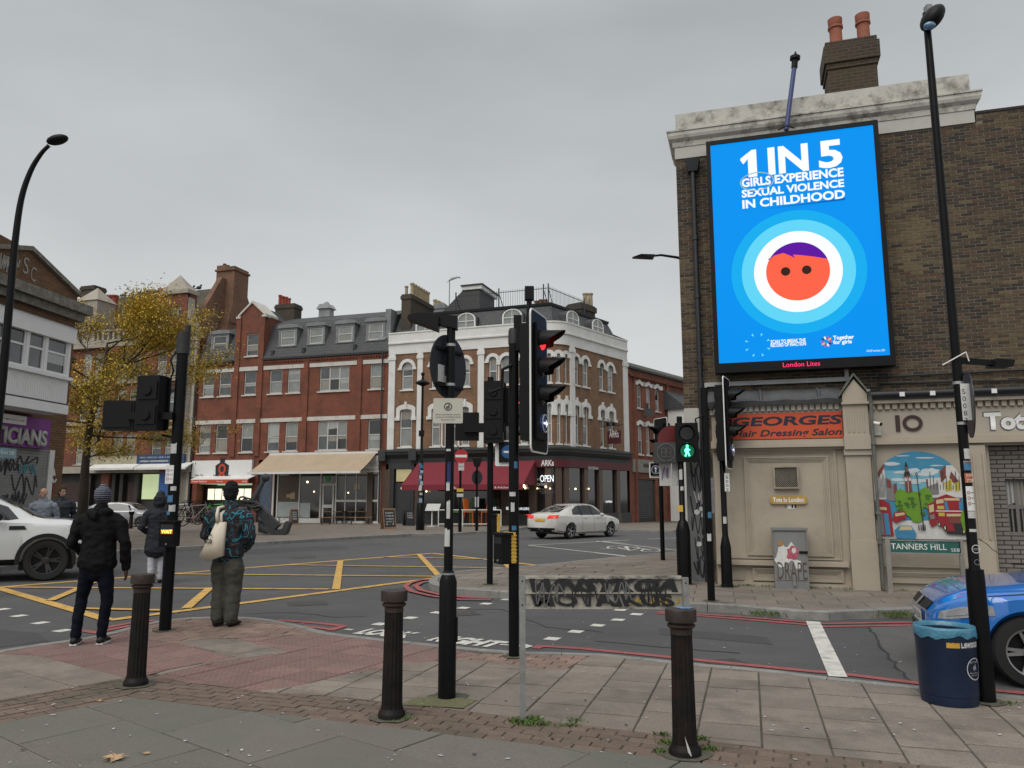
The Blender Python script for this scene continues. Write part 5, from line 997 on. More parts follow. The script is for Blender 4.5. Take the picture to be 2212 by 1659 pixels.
for k in range(n):
 p,q_=pp[k],pp[k+1];L_=math.dist(p,q_);an=math.atan2(q_[1]-p[1],q_[0]-p[0]);M=Matrix.Translation((p[0],p[1],0))@Matrix.Rotation(an,4,'Z')
 print('facet',L_)
 if True:ww=min(.8,L_*.42);hh_=[(L_/2-ww/2,zu0,L_/2+ww/2,zu1)];ll_=[(L_/2-ww/2,zl0,L_/2+ww/2,zl1)];upper_face(FW,WB,M,hh_,ll_,0,L_,[])
zm=(Z(FW,'F',900,395,1.6));b=MB();sweep(b,[(-.5,zpar-.3),(-1.5,zm),(-3.5,zm+.1),(-3.5,zpar-.3)],PATH);b.build('mansard_roof',slate_m,WB)
b=MB();sweep(b,[(-1.4,zm-.02),(-1.35,zm+.14),(-1.7,zm+.16),(-1.7,zm-.02)],PATH);b.build('roof_edge',dark_pipe,WB)
inner=[(PATH[0][0],3.2)]+[(A_[0]-1,3.2),(Bq[0]-2.2,Bq[1]+2.2),(Cq[0]-3,Cq[1]+2),(Cq[0]-8,Cq[1]+6),(0,12)]
b=MB();b.prism([(p[0],p[1],zm-.2)for p in inner],(0,0,.25));b.build('flat_roof',lead_m,WB)
b=MB();core=[(0.02,.36),(A_[0]-.2,.36)]+[(p[0]-.25,p[1]+.3)for p in arcp]+[(Bq[0]-.35,Bq[1]+.2),(Cq[0]-.3,Cq[1]),(Cq[0]-9,Cq[1]+7),(0.02,14)]
b.prism([(p[0],p[1],.1)for p in core],(0,0,zpar-.3));b.build('core',mat('void',None)if False else MATS['void'],WB)
def dorm_w(root,M,a,z0,c,z1,y=.55):
 d=MB();d.M=M;m=(a+c)/2;n=10;P=[(a-.1,z0)]+[(m-(m-a+.1)*math.cos(PI*i/n),z1-.45+.45*math.sin(PI*i/n))for i in range(n+1)]+[(c+.1,z0)]
 d.prism([(x,y+.06,z)for x,z in P],(0,1.6,0));o=d.build('dormer',slate_m,root);f=MB();f.M=M;Pi=[(a+.08,z0+.08)]+[(m-(m-a-.08)*math.cos(PI*i/n),z1-.5+.42*math.sin(PI*i/n))for i in range(n+1)]+[(c-.08,z0+.08)];Po=[(a-.02,z0-.02)]+[(m-(m-a+.02)*math.cos(PI*i/n),z1-.48+.46*math.sin(PI*i/n))for i in range(n+1)]+[(c+.02,z0-.02)]
 for i in range(len(P)):j=(i+1)%len(P);f.prism([(Po[i][0],y,Po[i][1]),(Po[j][0],y,Po[j][1]),(Pi[j][0],y,Pi[j][1]),(Pi[i][0],y,Pi[i][1])],(0,.07,0))
 f.box((m-.02,y,z0+.08),(m+.02,y+.05,z1-.08));f.box((a+.08,y,(z0+z1)/2-.05),(c-.08,y+.05,(z0+z1)/2));f.build('window_frame',wp,o)
 p=MB();p.M=M;p.poly([(x,y+.05,z)for x,z in Pi]);p.build('pane',g_blind,o)
for a,c in((350,515),(712,872),(1112,1282)):dorm_w(WB,None,X(FW,'F',a,480,.6),zpar+.06,X(FW,'F',c,480,.6),Z(FW,'F',790,405,.6))
for a,c in((1675,1780),(1900,1995)):dorm_w(WB,MR,X(FR,'F',a,480,.6),zpar+.06,X(FR,'F',c,480,.6),Z(FW,'F',790,405,.6))
tw=zr(FW,'F',(760,210),(965,380),4.5);b=MB();b.prism([(tw[0]-2.6,4.5,zm),(tw[2]-.5,4.5,zm),(tw[2]-.5,4.5,tw[3]),(tw[0],4.5,tw[3])],(0,3,0));to=b.build('roof_hatch_house',slate_m,WB);b=MB();b.box((tw[0]-.05,4.4,tw[3]),(tw[2]-.3,7.7,tw[3]+.28));b.build('fascia_board',white_p,to);b=MB();b.box((tw[0]-.1,4.3,tw[3]+.281),(tw[2]-.2,7.8,tw[3]+.36));b.build('cap',dark_pipe,to)
stack(WB,FW,'F',((222,245),(300,500)),[(265,172)],dark_brick,buffpot,.9,3.6,.13)
q=MB();
for k in range(7):q_x=X(FW,'F',250,300,1.4)+.0;q.lathe([(.15,Z(FW,'F',265,240,1)),(.13,Z(FW,'F',265,240,1)+.1),(.12,Z(FW,'F',265,240,1)+.85),(.16,Z(FW,'F',265,240,1)+.87),(.16,Z(FW,'F',265,240,1)+1.0)],(q_x+.3,1.9+k*.42,0),10)
q.build('chimney_pots',buffpot,WB,True)
stack(WB,FW,'F',((500,335),(600,420)),[(518,292),(545,303),(568,315),(590,330)],lead_m,buffpot,7,.5,.16)
stack(WB,FW,'F',((1390,330),(1510,350)),[(1412,303),(1450,292),(1486,292)],dark_brick,mat('brown_pot',(.16,.08,.05),.8),9,.8,.18)
stack(WB,FR,'F',((1805,310),(1925,450)),[(1840,238),(1884,233)],dark_brick,buffpot,4,1.2,.17)if False else None
CHM=thing('far_chimney',None,None);bpy.data.objects.remove(CHM)
cs=FR.rect(z_('F',1805,310),z_('F',1928,470),3.0);b=MB();b.M=MR;b.box((cs[0],3.0,cs[1]-1),(cs[2],4.2,cs[3]-.5));b.box((cs[0]-.1,2.9,cs[3]-.5),(cs[2]+.1,4.3,cs[3]-.1));b.box((cs[0],3,cs[3]-.1),(cs[2],4.2,cs[3]));co=b.build('chimney',dark_brick,WB)
for px in(1840,1884):s_,zz=FR.uv(z_('F',px,236),3.5);b=MB();b.M=MR;b.lathe([(.2,cs[3]),(.17,zz-.15),(.22,zz-.12),(.22,zz)],(s_,3.5,0),10);b.build('chimney_pot',buffpot,co,True)
b=MB();b.M=MR;e0=FR.uv(z_('F',2020,430),1.0);e1=FR.uv(z_('F',2140,640),1.0);b.prism([(P3s-.1,-.02,zpar+.1),(P3s-.1,5,zpar+.1),(P3s-.1,4.0,e0[1]),(P3s-.1,3.4,e0[1])],(.35,0,0));b.build('party_wall',dark_brick,WB)
rail_pts=[(FW.uv(z_('F',700,300),1.9)[0],1.9),(A_[0]-.6,1.9),(Bq[0]-1.6,Bq[1]+.9),(Cq[0]-2.6,Cq[1]-1.4)]
rp=[Vector((p[0],p[1],0))for p in rail_pts];b=MB();zr0=zm+.15;zr1=zr0+1.25;posts=MB()
for i in range(3):
 p,q_=rp[i],rp[i+1];L_=(q_-p).length;n=int(L_/.16)
 b.rod(p+Vector((0,0,zr1-.15)),q_+Vector((0,0,zr1-.15)),.025,n=4);b.rod(p+Vector((0,0,zr0+.1)),q_+Vector((0,0,zr0+.1)),.025,n=4)
 for k in range(n):c=p+(q_-p)*k/n;b.rod(c+Vector((0,0,zr0)),c+Vector((0,0,zr1)),.012,n=3,caps=False)
 m_n=max(1,round(L_/3.2))
 for k in range(m_n+(i==2)):c=p+(q_-p)*k/m_n;posts.rod(c+Vector((0,0,zr0-.1)),c+Vector((0,0,zr1+.15)),.05,n=4);posts.rod(c+Vector((0,.02,zr1-.2)),c+Vector((.1,.9,zr0)),.03,n=4)
b.build('roof_railing',dark_pipe,WB)['kind']='stuff';posts.build('railing_posts',dark_pipe,WB)['kind']='stuff'
an=FW.root('tv_aerial','thin television aerial on a tall mast above the white corner building','aerial');a_=FW.uv(z_('F',640,300),5);t_a=FW.uv(z_('F',645,115),5);t_b=FW.uv(z_('F',735,90),5)
b=MB();b.rod((a_[0],5,zm),(t_a[0],5,t_a[1]),.035,n=6);b.build('mast',galv,an);b=MB();b.rod((t_a[0]-.1,5,t_a[1]-.1),(t_b[0],5,t_b[1]),.03,n=5)
for k in range(7):t=k/7;x=t_a[0]+(t_b[0]-t_a[0])*t;z=t_a[1]+(t_b[1]-t_a[1])*t;b.rod((x-.02,4.6,z-.3*(1-t)),(x+.02,5.4,z+.3*(1-t)),.02,n=4)
b.build('array',galv,an)
# ---- bar shopfront on the ground floor
bar_dk=mat('bar_grey_paint',(.030,.035,.036),.5,var=.15,scale=3);maroon=mat('maroon_fascia',(.085,.006,.012),.5,var=.12,scale=2);tan=mat('brown_tile_pier',(.085,.055,.04),.45,var=.2,scale=6)
b=MB();sweep(b,[(.02,zfl-.95),(.05,zfl-.6),(.30,zfl-.35),(.32,zfl-.22),(.38,zfl-.18),(.38,zfl-.08),(.05,zfl+.02),(-.2,zfl+.02),(-.2,zfl-.95)],PATH);b.build('shop_cornice',bar_dk,WB)
fz1,fz0=Z(FW,'G',1500,315),Z(FW,'G',1500,385)
i0=X(FW,'G',1370,350);PTH2=[(i0,0)]+PATH[1:]
b=MB();sweep(b,[(.02,fz0),(.14,fz0),(.14,fz1),(.02,fz1)],PTH2);fas=b.build('maroon_fascia',maroon,WB)
zd=Z(FW,'G',270,640)
b=MB();sweep(b,[(.0,.1),(.10,.1),(.10,.8),(.0,.8)],[(x,y)for x,y in[(X(FW,'G',360,800),0)]+PATH[1:]]);b.build('stall_riser',mat('riser_grey',(.035,.037,.037),.6,var=.15),WB)
def pier(b,M,s_,w,z1=None):
 b=MB();b.M=M;b.box((s_,-.08,.1),(s_+w,.25,z1 or fz0));b.box((s_-.03,-.13,.1),(s_+w+.03,.25,.75));b.build('pier',tan,WB)
b=MB()
for x in(60,340,1100,1345):pier(b,None,X(FW,'G',x,700),.5)
for x in(1600,1825,1955,2112):s_=X(FR,'G',x,600);pier(b,MR if s_>-.2 else None,s_,.42)
for k in(0,1,2):pier(b,Matrix.Translation((pp[k][0],pp[k][1],0))@Matrix.Rotation(math.atan2(pp[k+1][1]-pp[k][1],pp[k+1][0]-pp[k][0]),4,'Z'),.0,.4)
gbar=mat('bar_window_glass',(.010,.011,.012),.06,spec=.9,var=.6,scale=1.5);b=MB();sweep(b,[(-.12,.7),(-.10,.7),(-.10,fz0),(-.12,fz0)],[(X(FW,'G',380,700),0)]+PATH[1:]);gb=b.build('bar_glazing',gbar,WB)
b=MB();d0,d1=X(FW,'G',150,700),X(FW,'G',305,700);b.box((d0-.4,-.05,.1),(d0,.3,zfl-.9));b.box((d1,-.05,.1),(d1+.2,.3,zfl-.9));b.box((d0,.15,.12),(d1,.22,Z(FW,'G',230,520)));
for x0__,z0__,x1__,z1__ in((d0+.1,.3,(d0+d1)/2-.05,1.1),((d0+d1)/2+.1,.3,d1-.1,1.1),((d0+d1)/2+.1,1.25,d1-.1,2.2)):b.box((x0__,.12,z0__),(x1__,.149,z1__))
b.box((X(FW,'G',40,300),-.4,zfl-.75),(X(FW,'G',100,300),.0,zfl-.05));b.box((X(FW,'G',305,300),-.4,zfl-.75),(X(FW,'G',370,300),.0,zfl-.05));b.box((d0-.4,-.06,Z(FW,'G',230,400)),(d1+.2,.2,zfl-.9));b.build('door_bay',bar_dk,WB)
tl_=zr(FW,'G',(170,405),(305,510));b=MB();b.box((tl_[0],.1,tl_[1]),(tl_[2],.13,tl_[3]));b.build('fanlight',mat('yellow_fanlight',(.22,.19,.10),.3,var=.4,scale=2,emit=.22,emcol=(1,.85,.45)),WB)
lets('lettering','ARKs',white_clean,fas,FW,'G',(1450,375),(1563,320),-.15,.03)
s0_,z0_=FR.uv(z_('G',1870,402),-.15);s1_,z1_=FR.uv(z_('G',1955,385),-.15);letters('lettering','Bar & Kitchen',white_clean,fas,s0_,z0_,s1_,z0_+.2,-.15,.01,M=MR)
neon=mat('neon_white',(.9,.9,.9),.5,emit=.9,emcol=(.85,.95,1));warm=mat('bulb_warm',(1,.8,.5),.5,emit=2.5,emcol=(1,.75,.42));chalk=mat('window_lettering',(.16,.16,.16),.6)
def on_curve(px,py,d=-.05):
 for a,c in list(zip(PATH[:-1],PATH[1:])):
  A3,C3=FW.w(a[0],a[1]),FW.w(c[0],c[1]);an_=math.degrees(math.atan2((C3-A3).y,(C3-A3).x));F_=Fac(A3,an_);s_,z=F_.uv(z_('G',px,py),d)
  if-.05<=s_<=math.dist(a,c)+.05:return F_,a,c,s_,z
 return F_,a,c,s_,z
def curve_text(txt,p,q,m,bold=0,d=-.16):
 F_,a,c,s_,z=on_curve((p[0]+q[0])/2,p[1],d);M=Matrix.Translation((a[0],a[1],0))@Matrix.Rotation(math.atan2(c[1]-a[1],c[0]-a[0]),4,'Z')
 s0_,z0_=F_.uv(z_('G',*p),d);s1_,z1_=F_.uv(z_('G',*q),d);letters('window_lettering',txt,m,gb,s0_,z0_,s1_,z0_+abs(F_.uv(z_('G',p[0],q[1]),d)[1]-z0_),d,bold,M=M)
for txt,p,q,m in(('OPEN',(1443,515),(1560,455),neon),('& E',(1415,500),(1440,480),white_clean),('CKTAILS',(1415,548),(1503,525),white_clean),('SMASHED BURGERS',(1430,585),(1555,572),chalk),('CRAFT BEER COCKTAILS',(1430,605),(1575,592),chalk),('CAFE WORKSPACE',(1450,620),(1558,608),chalk),('BEERS',(1143,760),(1180,735),neon),('BURGERS',(1243,762),(1345,740),neon),('DOGS',(990,760),(1055,735),neon),('OPEN',(2020,698),(2075,680),neon)):curve_text(txt,p,q,m,0)
bt=mat('red_neon',(.5,.02,.02),.5,emit=1.0,emcol=(1,.12,.06));curve_text('BAR',(1862,778),(1902,752),bt)
for x,y,r_ in((1315,487,.09),(1297,550,.10),(1311,568,.07),(1492,558,.07),(1530,573,.05),(1418,572,.05),(1754,576,.06),(1870,575,.05),(440,598,.06)):
 F_,a,c,s_,z=on_curve(x,y,-.14);M=Matrix.Translation((a[0],a[1],0))@Matrix.Rotation(math.atan2(c[1]-a[1],c[0]-a[0]),4,'Z');b=MB();b.M=M;b.ball((s_,-.14,z),r_,5);b.build('bulb',warm,gb)
MA=FW.root('maroon_awning','long sloping maroon awning above the bar terrace with orange chairs','awning')
DA=-2.6;t0=X(FW,'G',385,350,-.3);t1=X(FW,'G',1335,335,-.3);ztp=Z(FW,'G',800,337,-.3);l0=X(FW,'G',200,550,DA);l1=X(FW,'G',1185,540,DA);zlo=Z(FW,'G',700,540,DA);zva=Z(FW,'G',700,585,DA)
t0=(t0+l0)/2;l0=t0;t1=(t1+l1)/2+.6;l1=t1
mcan=mat('maroon_canvas',(.17,.012,.025),.75,var=.07,scale=1.5)
b=MB();n=9;b.add([(t0+(t1-t0)*i/n,-.3,ztp)for i in range(n+1)]+[(t0+(t1-t0)*i/n,(DA-.3)/2,(ztp+zlo)/2-.07)for i in range(n+1)]+[(t0+(t1-t0)*i/n,DA,zlo)for i in range(n+1)],[(i+k*(n+1),i+1+k*(n+1),i+2+n+k*(n+1),i+1+n+k*(n+1))for i in range(n)for k in(0,1)]);b.poly([(t0,-.3,ztp),(t0,DA,zlo),(t0,-.3,zlo)]);b.poly([(t1,-.3,ztp),(t1,DA,zlo),(t1,-.3,zlo)][::-1]);b.build('canvas',mcan,MA,'all')
b=MB();b.box((t0,DA-.03,zva),(t1,DA,zlo+.02));vo=b.build('valance',mcan,MA)
lets('lettering','1',white_clean,vo,FW,'G',(213,580),(222,562),DA-.04,.01);lets('lettering','Bar & Kitchen',white_clean,vo,FW,'G',(1045-60,572),(1170,553),DA-.04,.01);lets('lettering','ARKs',white_clean,vo,FW,'G',(655,577),(703,555),DA-.04,.01)
HS=thing('hanging_sign','small square maroon hanging bar sign on black iron bracket by the upper window','sign',FR.w(0,0),FR.a)
h_=zr(FR,'F',(1965,1445),(2072,1570),-.2);b=MB();sm=(h_[0]+h_[2])/2;
hw=1.0;b.box((sm-.02,-.35-hw,h_[1]),(sm+.04,-.35,h_[3]));bo=b.build('board',mat('maroon_board',(.06,.008,.014),.6),HS)
yc=-.35-hw/2;Mh=Matrix.Translation((sm-.021,0,0))@Matrix.Rotation(-PI/2,4,'Z');letters('lettering','ARKs',white_clean,bo,-yc-.35,h_[1]+.4,-yc+.35,h_[1]+.85,-.003,.0,M=Mh)
letters('lettering','KITCHEN & BAR',white_clean,bo,-yc-.3,h_[3]-.22,-yc+.3,h_[3]-.13,-.003,.0,M=Mh)
b=MB();b.rod((sm,0,h_[3]+.35),(sm,-1.5,h_[3]+.35),.02,n=5);b.rod((sm,0,h_[3]+.9),(sm,-1.4,h_[3]+.35),.015,n=5);b.rod((sm,-.5,h_[3]),(sm,-.5,h_[3]+.35),.012,n=4);b.rod((sm,-1.2,h_[3]),(sm,-1.2,h_[3]+.35),.012,n=4);b.box((sm-.1,-.9,h_[3]+.35),(sm+.1,-.75,h_[3]+.55));b.box((sm-.1,-.5,h_[3]+.35),(sm+.1,-.35,h_[3]+.55));b.build('bracket',black_plastic,HS)
# ================================================================ far red terrace on the side street
FT=Fac(FR.w(P3s+.05,0),51.4)
TT=FT.root('side_terrace','two storey red brick terrace with wavy white lintels beyond the corner building','building')
zt_e=Z(FT,'I',300,200,0);zt_f=zt_e;LT=16
wi_u=[zr(FT,'I',(358,352),(402,555)),zr(FT,'I',(440,372),(482,578)),zr(FT,'I',(520,392),(560,590))];wi_l=[zr(FT,'I',(368,712),(412,965)),zr(FT,'I',(440,725),(480,965)),zr(FT,'I',(520,735),(560,965))]
uz0=sum(w[1]for w in wi_u)/3;uz1=sum(w[3]for w in wi_u)/3;wi_u=[(w[0],uz0,w[2],uz1)for w in wi_u];wi_l=[(w[0],wi_l[0][1],w[2],wi_l[0][3])for w in wi_l]
b=MB();shp=Z(FT,'I',400,1010);sh=zr(FT,'I',(357,1180),(535,1610));wall(b,0,LT,.1,zt_e-.1,wi_u+wi_l+[(sh[0],.12,sh[2],sh[3])]);b.box((0,.3,.1),(LT,8,zt_e-.12));b.box((X(FT,'I',325,500),-.12,.1),(X(FT,'I',340,500)+.0,0,zt_e-.1));b.box((X(FT,'I',615,500),-.12,.1),(X(FT,'I',632,500),0,zt_e-.1));b.build('front_wall',red_brick,TT)
for h in wi_u+wi_l:window(TT,h,frame_w,PANES,.08,.07,1,True,.1,lintel_m)
for zz,row in((uz1,wi_u),(wi_l[0][3],wi_l)):
 b=MB()
 for h in row:
  m_x=(h[0]+h[2])/2;n=6;P=[(h[0]-.5,zz+.05),(h[0]-.1,zz+.02)]+[(h[0]+(h[2]-h[0])*i/n,zz+.02+.14*math.sin(PI*i/n))for i in range(n+1)]+[(h[2]+.1,zz+.02),(h[2]+.5,zz+.05)]
  for i in range(len(P)-1):b.prism([(P[i][0],-.06,P[i][1]),(P[i+1][0],-.06,P[i+1][1]),(P[i+1][0],-.06,P[i+1][1]+.28),(P[i][0],-.06,P[i][1]+.28)],(0,.08,0))
 b.build('wavy_lintel',white_p,TT)
b=MB();b.box((0,-.15,zt_e-.5),(LT,0,zt_e-.1));x=.2
while x<LT:b.box((x,-.22,zt_e-.62),(x+.12,-.0,zt_e-.5));x+=.25
b.build('corbel_course',red_brick,TT);b=MB();b.box((0,-.3,zt_e-.1),(LT,-.1,zt_e+.05));b.build('gutter',dark_pipe,TT)
b=MB();b.add([(0,-.2,zt_e),(LT,-.2,zt_e),(LT,3.2,zt_e+1.5),(0,3.2,zt_e+1.5),(0,7,zt_e),(LT,7,zt_e)],[(0,1,2,3),(3,2,5,4),(0,3,4),(1,5,2)]);b.build('roof',slate2_m,TT)
b=MB();b.box((sh[0],.12,.12),(sh[2],.16,sh[3]));so_=b.build('perforated_shutter',mat('shutter_dark',(.03,.03,.033),.5,metal=.3),TT);b=MB();z=.4
while z<sh[3]-.1:b.box((sh[0]+.05,.10,z),(sh[2]-.05,.12,z+.06));z+=.14
b.build('shutter_slats',mat('shutter_slat',(.075,.075,.08),.5,metal=.3),so_)
b=MB();b.box((sh[0]-.6,-.1,shp-.9),(sh[2]+4,.0,shp));ms_=b.build('shop_sign',mat('dull_sign_board',(.20,.19,.17),.6),TT);lets('lettering','MIMI',txt_dk,ms_,FT,'I',(420,1078),(475,1045),-.11,.02)
b=MB();c_=FT.uv(z_('I',462,600),-.4);b.lathe([(.02,0),(.2,.03),(.34,.1)],(c_[0],-.4,c_[1]),12,ax=Vector((-.6,-.7,.3)));b.rod((c_[0],-.38,c_[1]),(c_[0]+.2,0,c_[1]-.25),.02,n=4);b.build('satellite_dish',dark_pipe,TT)
EH=FT.root('white_house','small white rendered house end with grey lean-to roof in the side street','building');e_=zr(FT,'I',(628,530),(745,700),-1.5);e_=(X(FT,'I',632,600,-.2),e_[1],e_[2],e_[3]);b=MB();b.box((e_[0],-1.5,.1),(e_[0]+8,-.2,e_[3]));b.build('wall',white_p,EH)
b=MB();b.prism([(e_[0]-.2,-1.9,e_[3]),(e_[0]-.2,0,e_[3]+1.5),(e_[0]-.2,0,e_[3])],(8.4,0,0));b.build('roof',slate_m,EH)
b=MB();b.box((e_[0]+1.2,-1.53,.3),(e_[0]+2.2,-1.5,2.4));b.build('door',maroon,EH)
# ================================================================ VICTORIAN BUILDING behind the tree (same frontage line)
VB=FB.root('victorian_building','tall ornate red brick building with stone bands, scrolled gable and tiled roof behind the tree','building')
stone_m=mat('pale_stone_band',(.34,.31,.26),.85,var=.12,scale=4,dirt=(.2,.18,.15),dirts=2,dirta=.5)
vx0=X(FB,'A',350,1200);vx1=xl-.05;zc1=Z(FB,'A',1650,905);zc2=Z(FB,'A',1650,1195);zc3=Z(FB,'B',1600,385)
zcc=(Z(FB,'A',1500,880)+Z(FB,'A',700,1000))/2
def vx(x,r='A',y=1100):return X(FB,r,x,y)
wv=[]
zA0,zA1=zcc-2.7,zcc-.7;zB0,zB1=zcc-5.9,zcc-3.6;zC0,zC1=zcc-9.2,zcc-7.0
s_=vx0+.8;k=0
while s_<vx1-3.0:
 for z0_,z1_ in((zA0,zA1),(zB0,zB1),(zC0,zC1)):
  if z0_>3.7:wv.append((s_,z0_,s_+.85,z1_));wv.append((s_+1.15,z0_,s_+2.0,z1_))
 s_+=3.5
b=MB();wall(b,vx0,vx1,3.6,zcc,wv);b.box((vx0,.3,3.6),(vx1,9.5,zcc-.05));b.build('front_wall',red_brick,VB)
for h in wv:window(VB,h,frame_w,PANES,.08,.07,1,True,.12,stone_m)
for zz,hh,dd in((zcc-.35,.55,.3),(zcc-3.2,.25,.12),(zB0-.35,.3,.15),(zB0-.9,.18,.1),(zC1+.25,.2,.12),(zA0-.3,.15,.1),(3.6,.5,.3)):b=MB();b.box((vx0,-dd,zz),(vx1,.0,zz+hh));b.build('stone_band',stone_m,VB)
for x in(vx0+.1,vx0+7.1,vx0+14.2,vx1-1.0):b=MB();b.box((x,-.2,.1),(x+.7,0,zcc+.2));b.box((x-.08,-.28,zcc-.9),(x+.78,0,zcc-.4));b.build('stone_pier',stone_m if x>vx1-2 else red_brick,VB)
b=MB();x=vx0
while x<vx1-3:b.box((x,-.1,zcc+.2),(x+.18,.1,zcc+.9));x+=.5
b.box((vx0,-.15,zcc+.9),(vx1-3,.15,zcc+1.05));b.build('balustrade',stone_m,VB)['kind']='stuff'
rz0=Z(FB,'A',2005,445,5);rx1=X(FB,'A',2005,600,5);b=MB();hx0=vx0+2
zr_l=Z(FB,'A',1030,565,5);rz0=(rz0+zr_l)/2
b.add([(vx0,.3,zcc),(rx1,.3,zcc),(rx1,5,rz0),(hx0,5,rz0),(rx1,9.7,zcc),(vx0,9.7,zcc)],[(0,1,2,3),(3,2,4,5),(0,3,5),(1,4,2)]);b.build('roof',slate2_m,VB)
b=MB();b.prism([(rx1,.5,zcc-2),(rx1,9.6,zcc-2),(rx1,9.6,zcc+.3),(rx1,6.6,rz0+.1),(rx1,6.4,rz0+.4),(rx1,3.6,rz0+.4),(rx1,3.4,rz0),(rx1,.5,zcc+.6)],(.45,0,0));b.build('party_wall',orange_brick,VB)
tz=Z(FB,'A',2090,285,5);b=MB();b.box((rx1-.5,4.1,zcc+2),(rx1+1.2,5.9,tz-.5));b.box((rx1-.6,4.,tz-.5),(rx1+1.3,6.,tz-.35));b.box((rx1-.5,4.1,tz-.35),(rx1+.4,5.9,tz));b.box((rx1+.4,4.1,tz-.35),(rx1+1.2,5.9,tz-.15));b.prism([(rx1-.4,3.2,zcc-1),(rx1-.4,7,zcc-1),(rx1-.4,5.9,zcc+3.2),(rx1-.4,4.1,zcc+3.2)],(1.5,0,0));cho=b.build('chimney',orange_brick,VB)
b=MB();
for k in range(4):b.lathe([(.14,tz-.1),(.14,tz+.2)],(rx1+.0,4.4+k*.4,0),8)
b.build('chimney_pots',dark_brick,cho,True)['kind']='stuff'
g0_,g1_=X(FB,'A',1440,620),X(FB,'A',1665,620);gm=(g0_+g1_)/2;zcap=Z(FB,'A',1570,487);zap=Z(FB,'A',1572,343);zsh=Z(FB,'A',1700,700);zgb=zcc
b=MB();wg=zr(FB,'A',(1492,635),(1605,725));G0,G1=X(FB,'A',1425,860),X(FB,'A',1760,860)
wall(b,g0_,g1_,zcc,zcap-.3,[wg],-.15,.2);b.box((g0_,.06,zcc),(g1_,.8,zcap-.3));b.build('gable_wall',red_brick,VB);window(VB,wg,stone_m,[g_dark],.0,.09,3,False)
b=MB();n=8
for sx,xe in((g0_,G0),(g1_,G1)):
 P=[(sx,zcc)]+[(sx+(xe-sx)*(1-(t/n))**1.8,zcc+(zcap-.6-zcc)*(t/n))for t in range(n+1)]
 b.prism([(p[0],-.1,p[1])for p in P],(0,.7,0))
b.build('gable_scrolls',stone_m,VB)['kind']='stuff'
b=MB();b.box((g0_-.1,-.3,zcap-.3),(g1_+.1,.9,zcap));b.add([(g0_-.05,-.3,zcap),(g1_+.05,-.3,zcap),(g1_+.05,.8,zcap),(g0_-.05,.8,zcap),(gm,.25,zap)],[(0,1,4),(1,2,4),(2,3,4),(3,0,4),(3,2,1,0)]);b.build('pyramid_cap',stone_m,VB)
h2=[(X(FB,'A',700,560)),X(FB,'A',880,560)];zc_=Z(FB,'A',790,580);b=MB();b.box((h2[0],-.2,zcc),(h2[1],1.6,zc_));b.add([(h2[0]-.1,-.3,zc_),(h2[1]+.1,-.3,zc_),(h2[1]+.1,1.7,zc_),(h2[0]-.1,1.7,zc_),((h2[0]+h2[1])/2,.7,Z(FB,'A',785,445))],[(0,1,4),(1,2,4),(2,3,4),(3,0,4),(3,2,1,0)]);b.build('pyramid_cap',stone_m,VB)
stack(VB,FB,'A',((712,450),(820,600)),[],dark_brick,redpot,3,1.2,.2)
for xs_ in((965,985,1015),(1430,1452,1475)):
 for x in xs_:s_,zt=FB.uv(z_('A',x,475 if x>1200 else 530),2.5);b=MB();b.lathe([(.26,zt-2.6),(.24,zt-.2),(.3,zt-.15),(.3,zt)],(s_,2.5,0),10);b.build('chimney_pot',redpot,VB,True)
b=MB();b.box((vx0,.35,.1),(vx1,.5,3.6));b.build('shop_back',mat('shop_dark',(.03,.027,.026),.6,var=.4,scale=1),VB)
bsg=zr(FB,'B',(1212,415),(1625,495),-.3);b=MB();b.box((bsg[0],-.35,bsg[1]),(bsg[2],-.1,bsg[3]));so_=b.build('barber_sign',mat('blue_sign',(.02,.05,.12),.5),VB)
lets('lettering','UNISEX HAIRDRESSING - BARBERS',white_clean,so_,FB,'B',(1230,478),(1600,458),-.36,.02);lets('lettering','NEW AFRICAN HAIR & BEAUTY',mat('pale_blue_letter',(.3,.35,.42),.6),so_,FB,'B',(1230,446),(1560,425),-.36,.03)
bsg=zr(FB,'B',(810,430),(1205,500),-.3);b=MB();b.box((bsg[0],-.33,bsg[1]),(bsg[2],-.1,bsg[3]));b.build('cream_sign',mat('cream_sign',(.35,.32,.22),.7,var=.2,scale=2),VB)
for a,c in(((775,515),(1180,545)),((1190,510),(1640,540))):r_=zr(FB,'B',a,c,-.9);b=MB();b.prism([(r_[0],-1.0,r_[1]),(r_[0],-1.0,r_[1]+.15),(r_[0],-.1,r_[3]+.25)],(r_[2]-r_[0],0,0));b.build('shop_awning',white_p,VB)
r_=zr(FB,'B',(1243,585),(1405,805));b=MB();b.box((r_[0],.2,r_[1]),(r_[2],.25,r_[3]));b.build('lit_shop_window',mat('green_lit',(.3,.34,.2),.5,var=.3,scale=1,emit=.38,emcol=(.75,.9,.5)),VB)
r_=zr(FB,'B',(1405,515),(1478,570),-.3);b=MB();b.box((r_[0],-.3,r_[1]),(r_[2],-.2,r_[3]));b.build('orange_panel',orange2,VB);r_=zr(FB,'B',(1405,570),(1478,780),-.3);b=MB();b.box((r_[0],-.3,r_[1]),(r_[2],-.2,r_[3]));b.build('blue_panel',mat('blue_panel',(.03,.10,.3),.5,var=.2),VB)
for x,w in((830,3.2),(1110,1.7)):s_=vx(x,'B',650);b=MB();z=.3
for x0_,x1_ in((500,760),(1115,1180)):
 a_,c_=vx(x0_,'B',650),vx(x1_,'B',650);b=MB();z=.15
 while z<2.9:b.box((a_,.2,z),(c_,.24,z+.09));z+=.12
 b.build('roller_shutter',mat('brown_shutter',(.06,.035,.03),.6),VB)
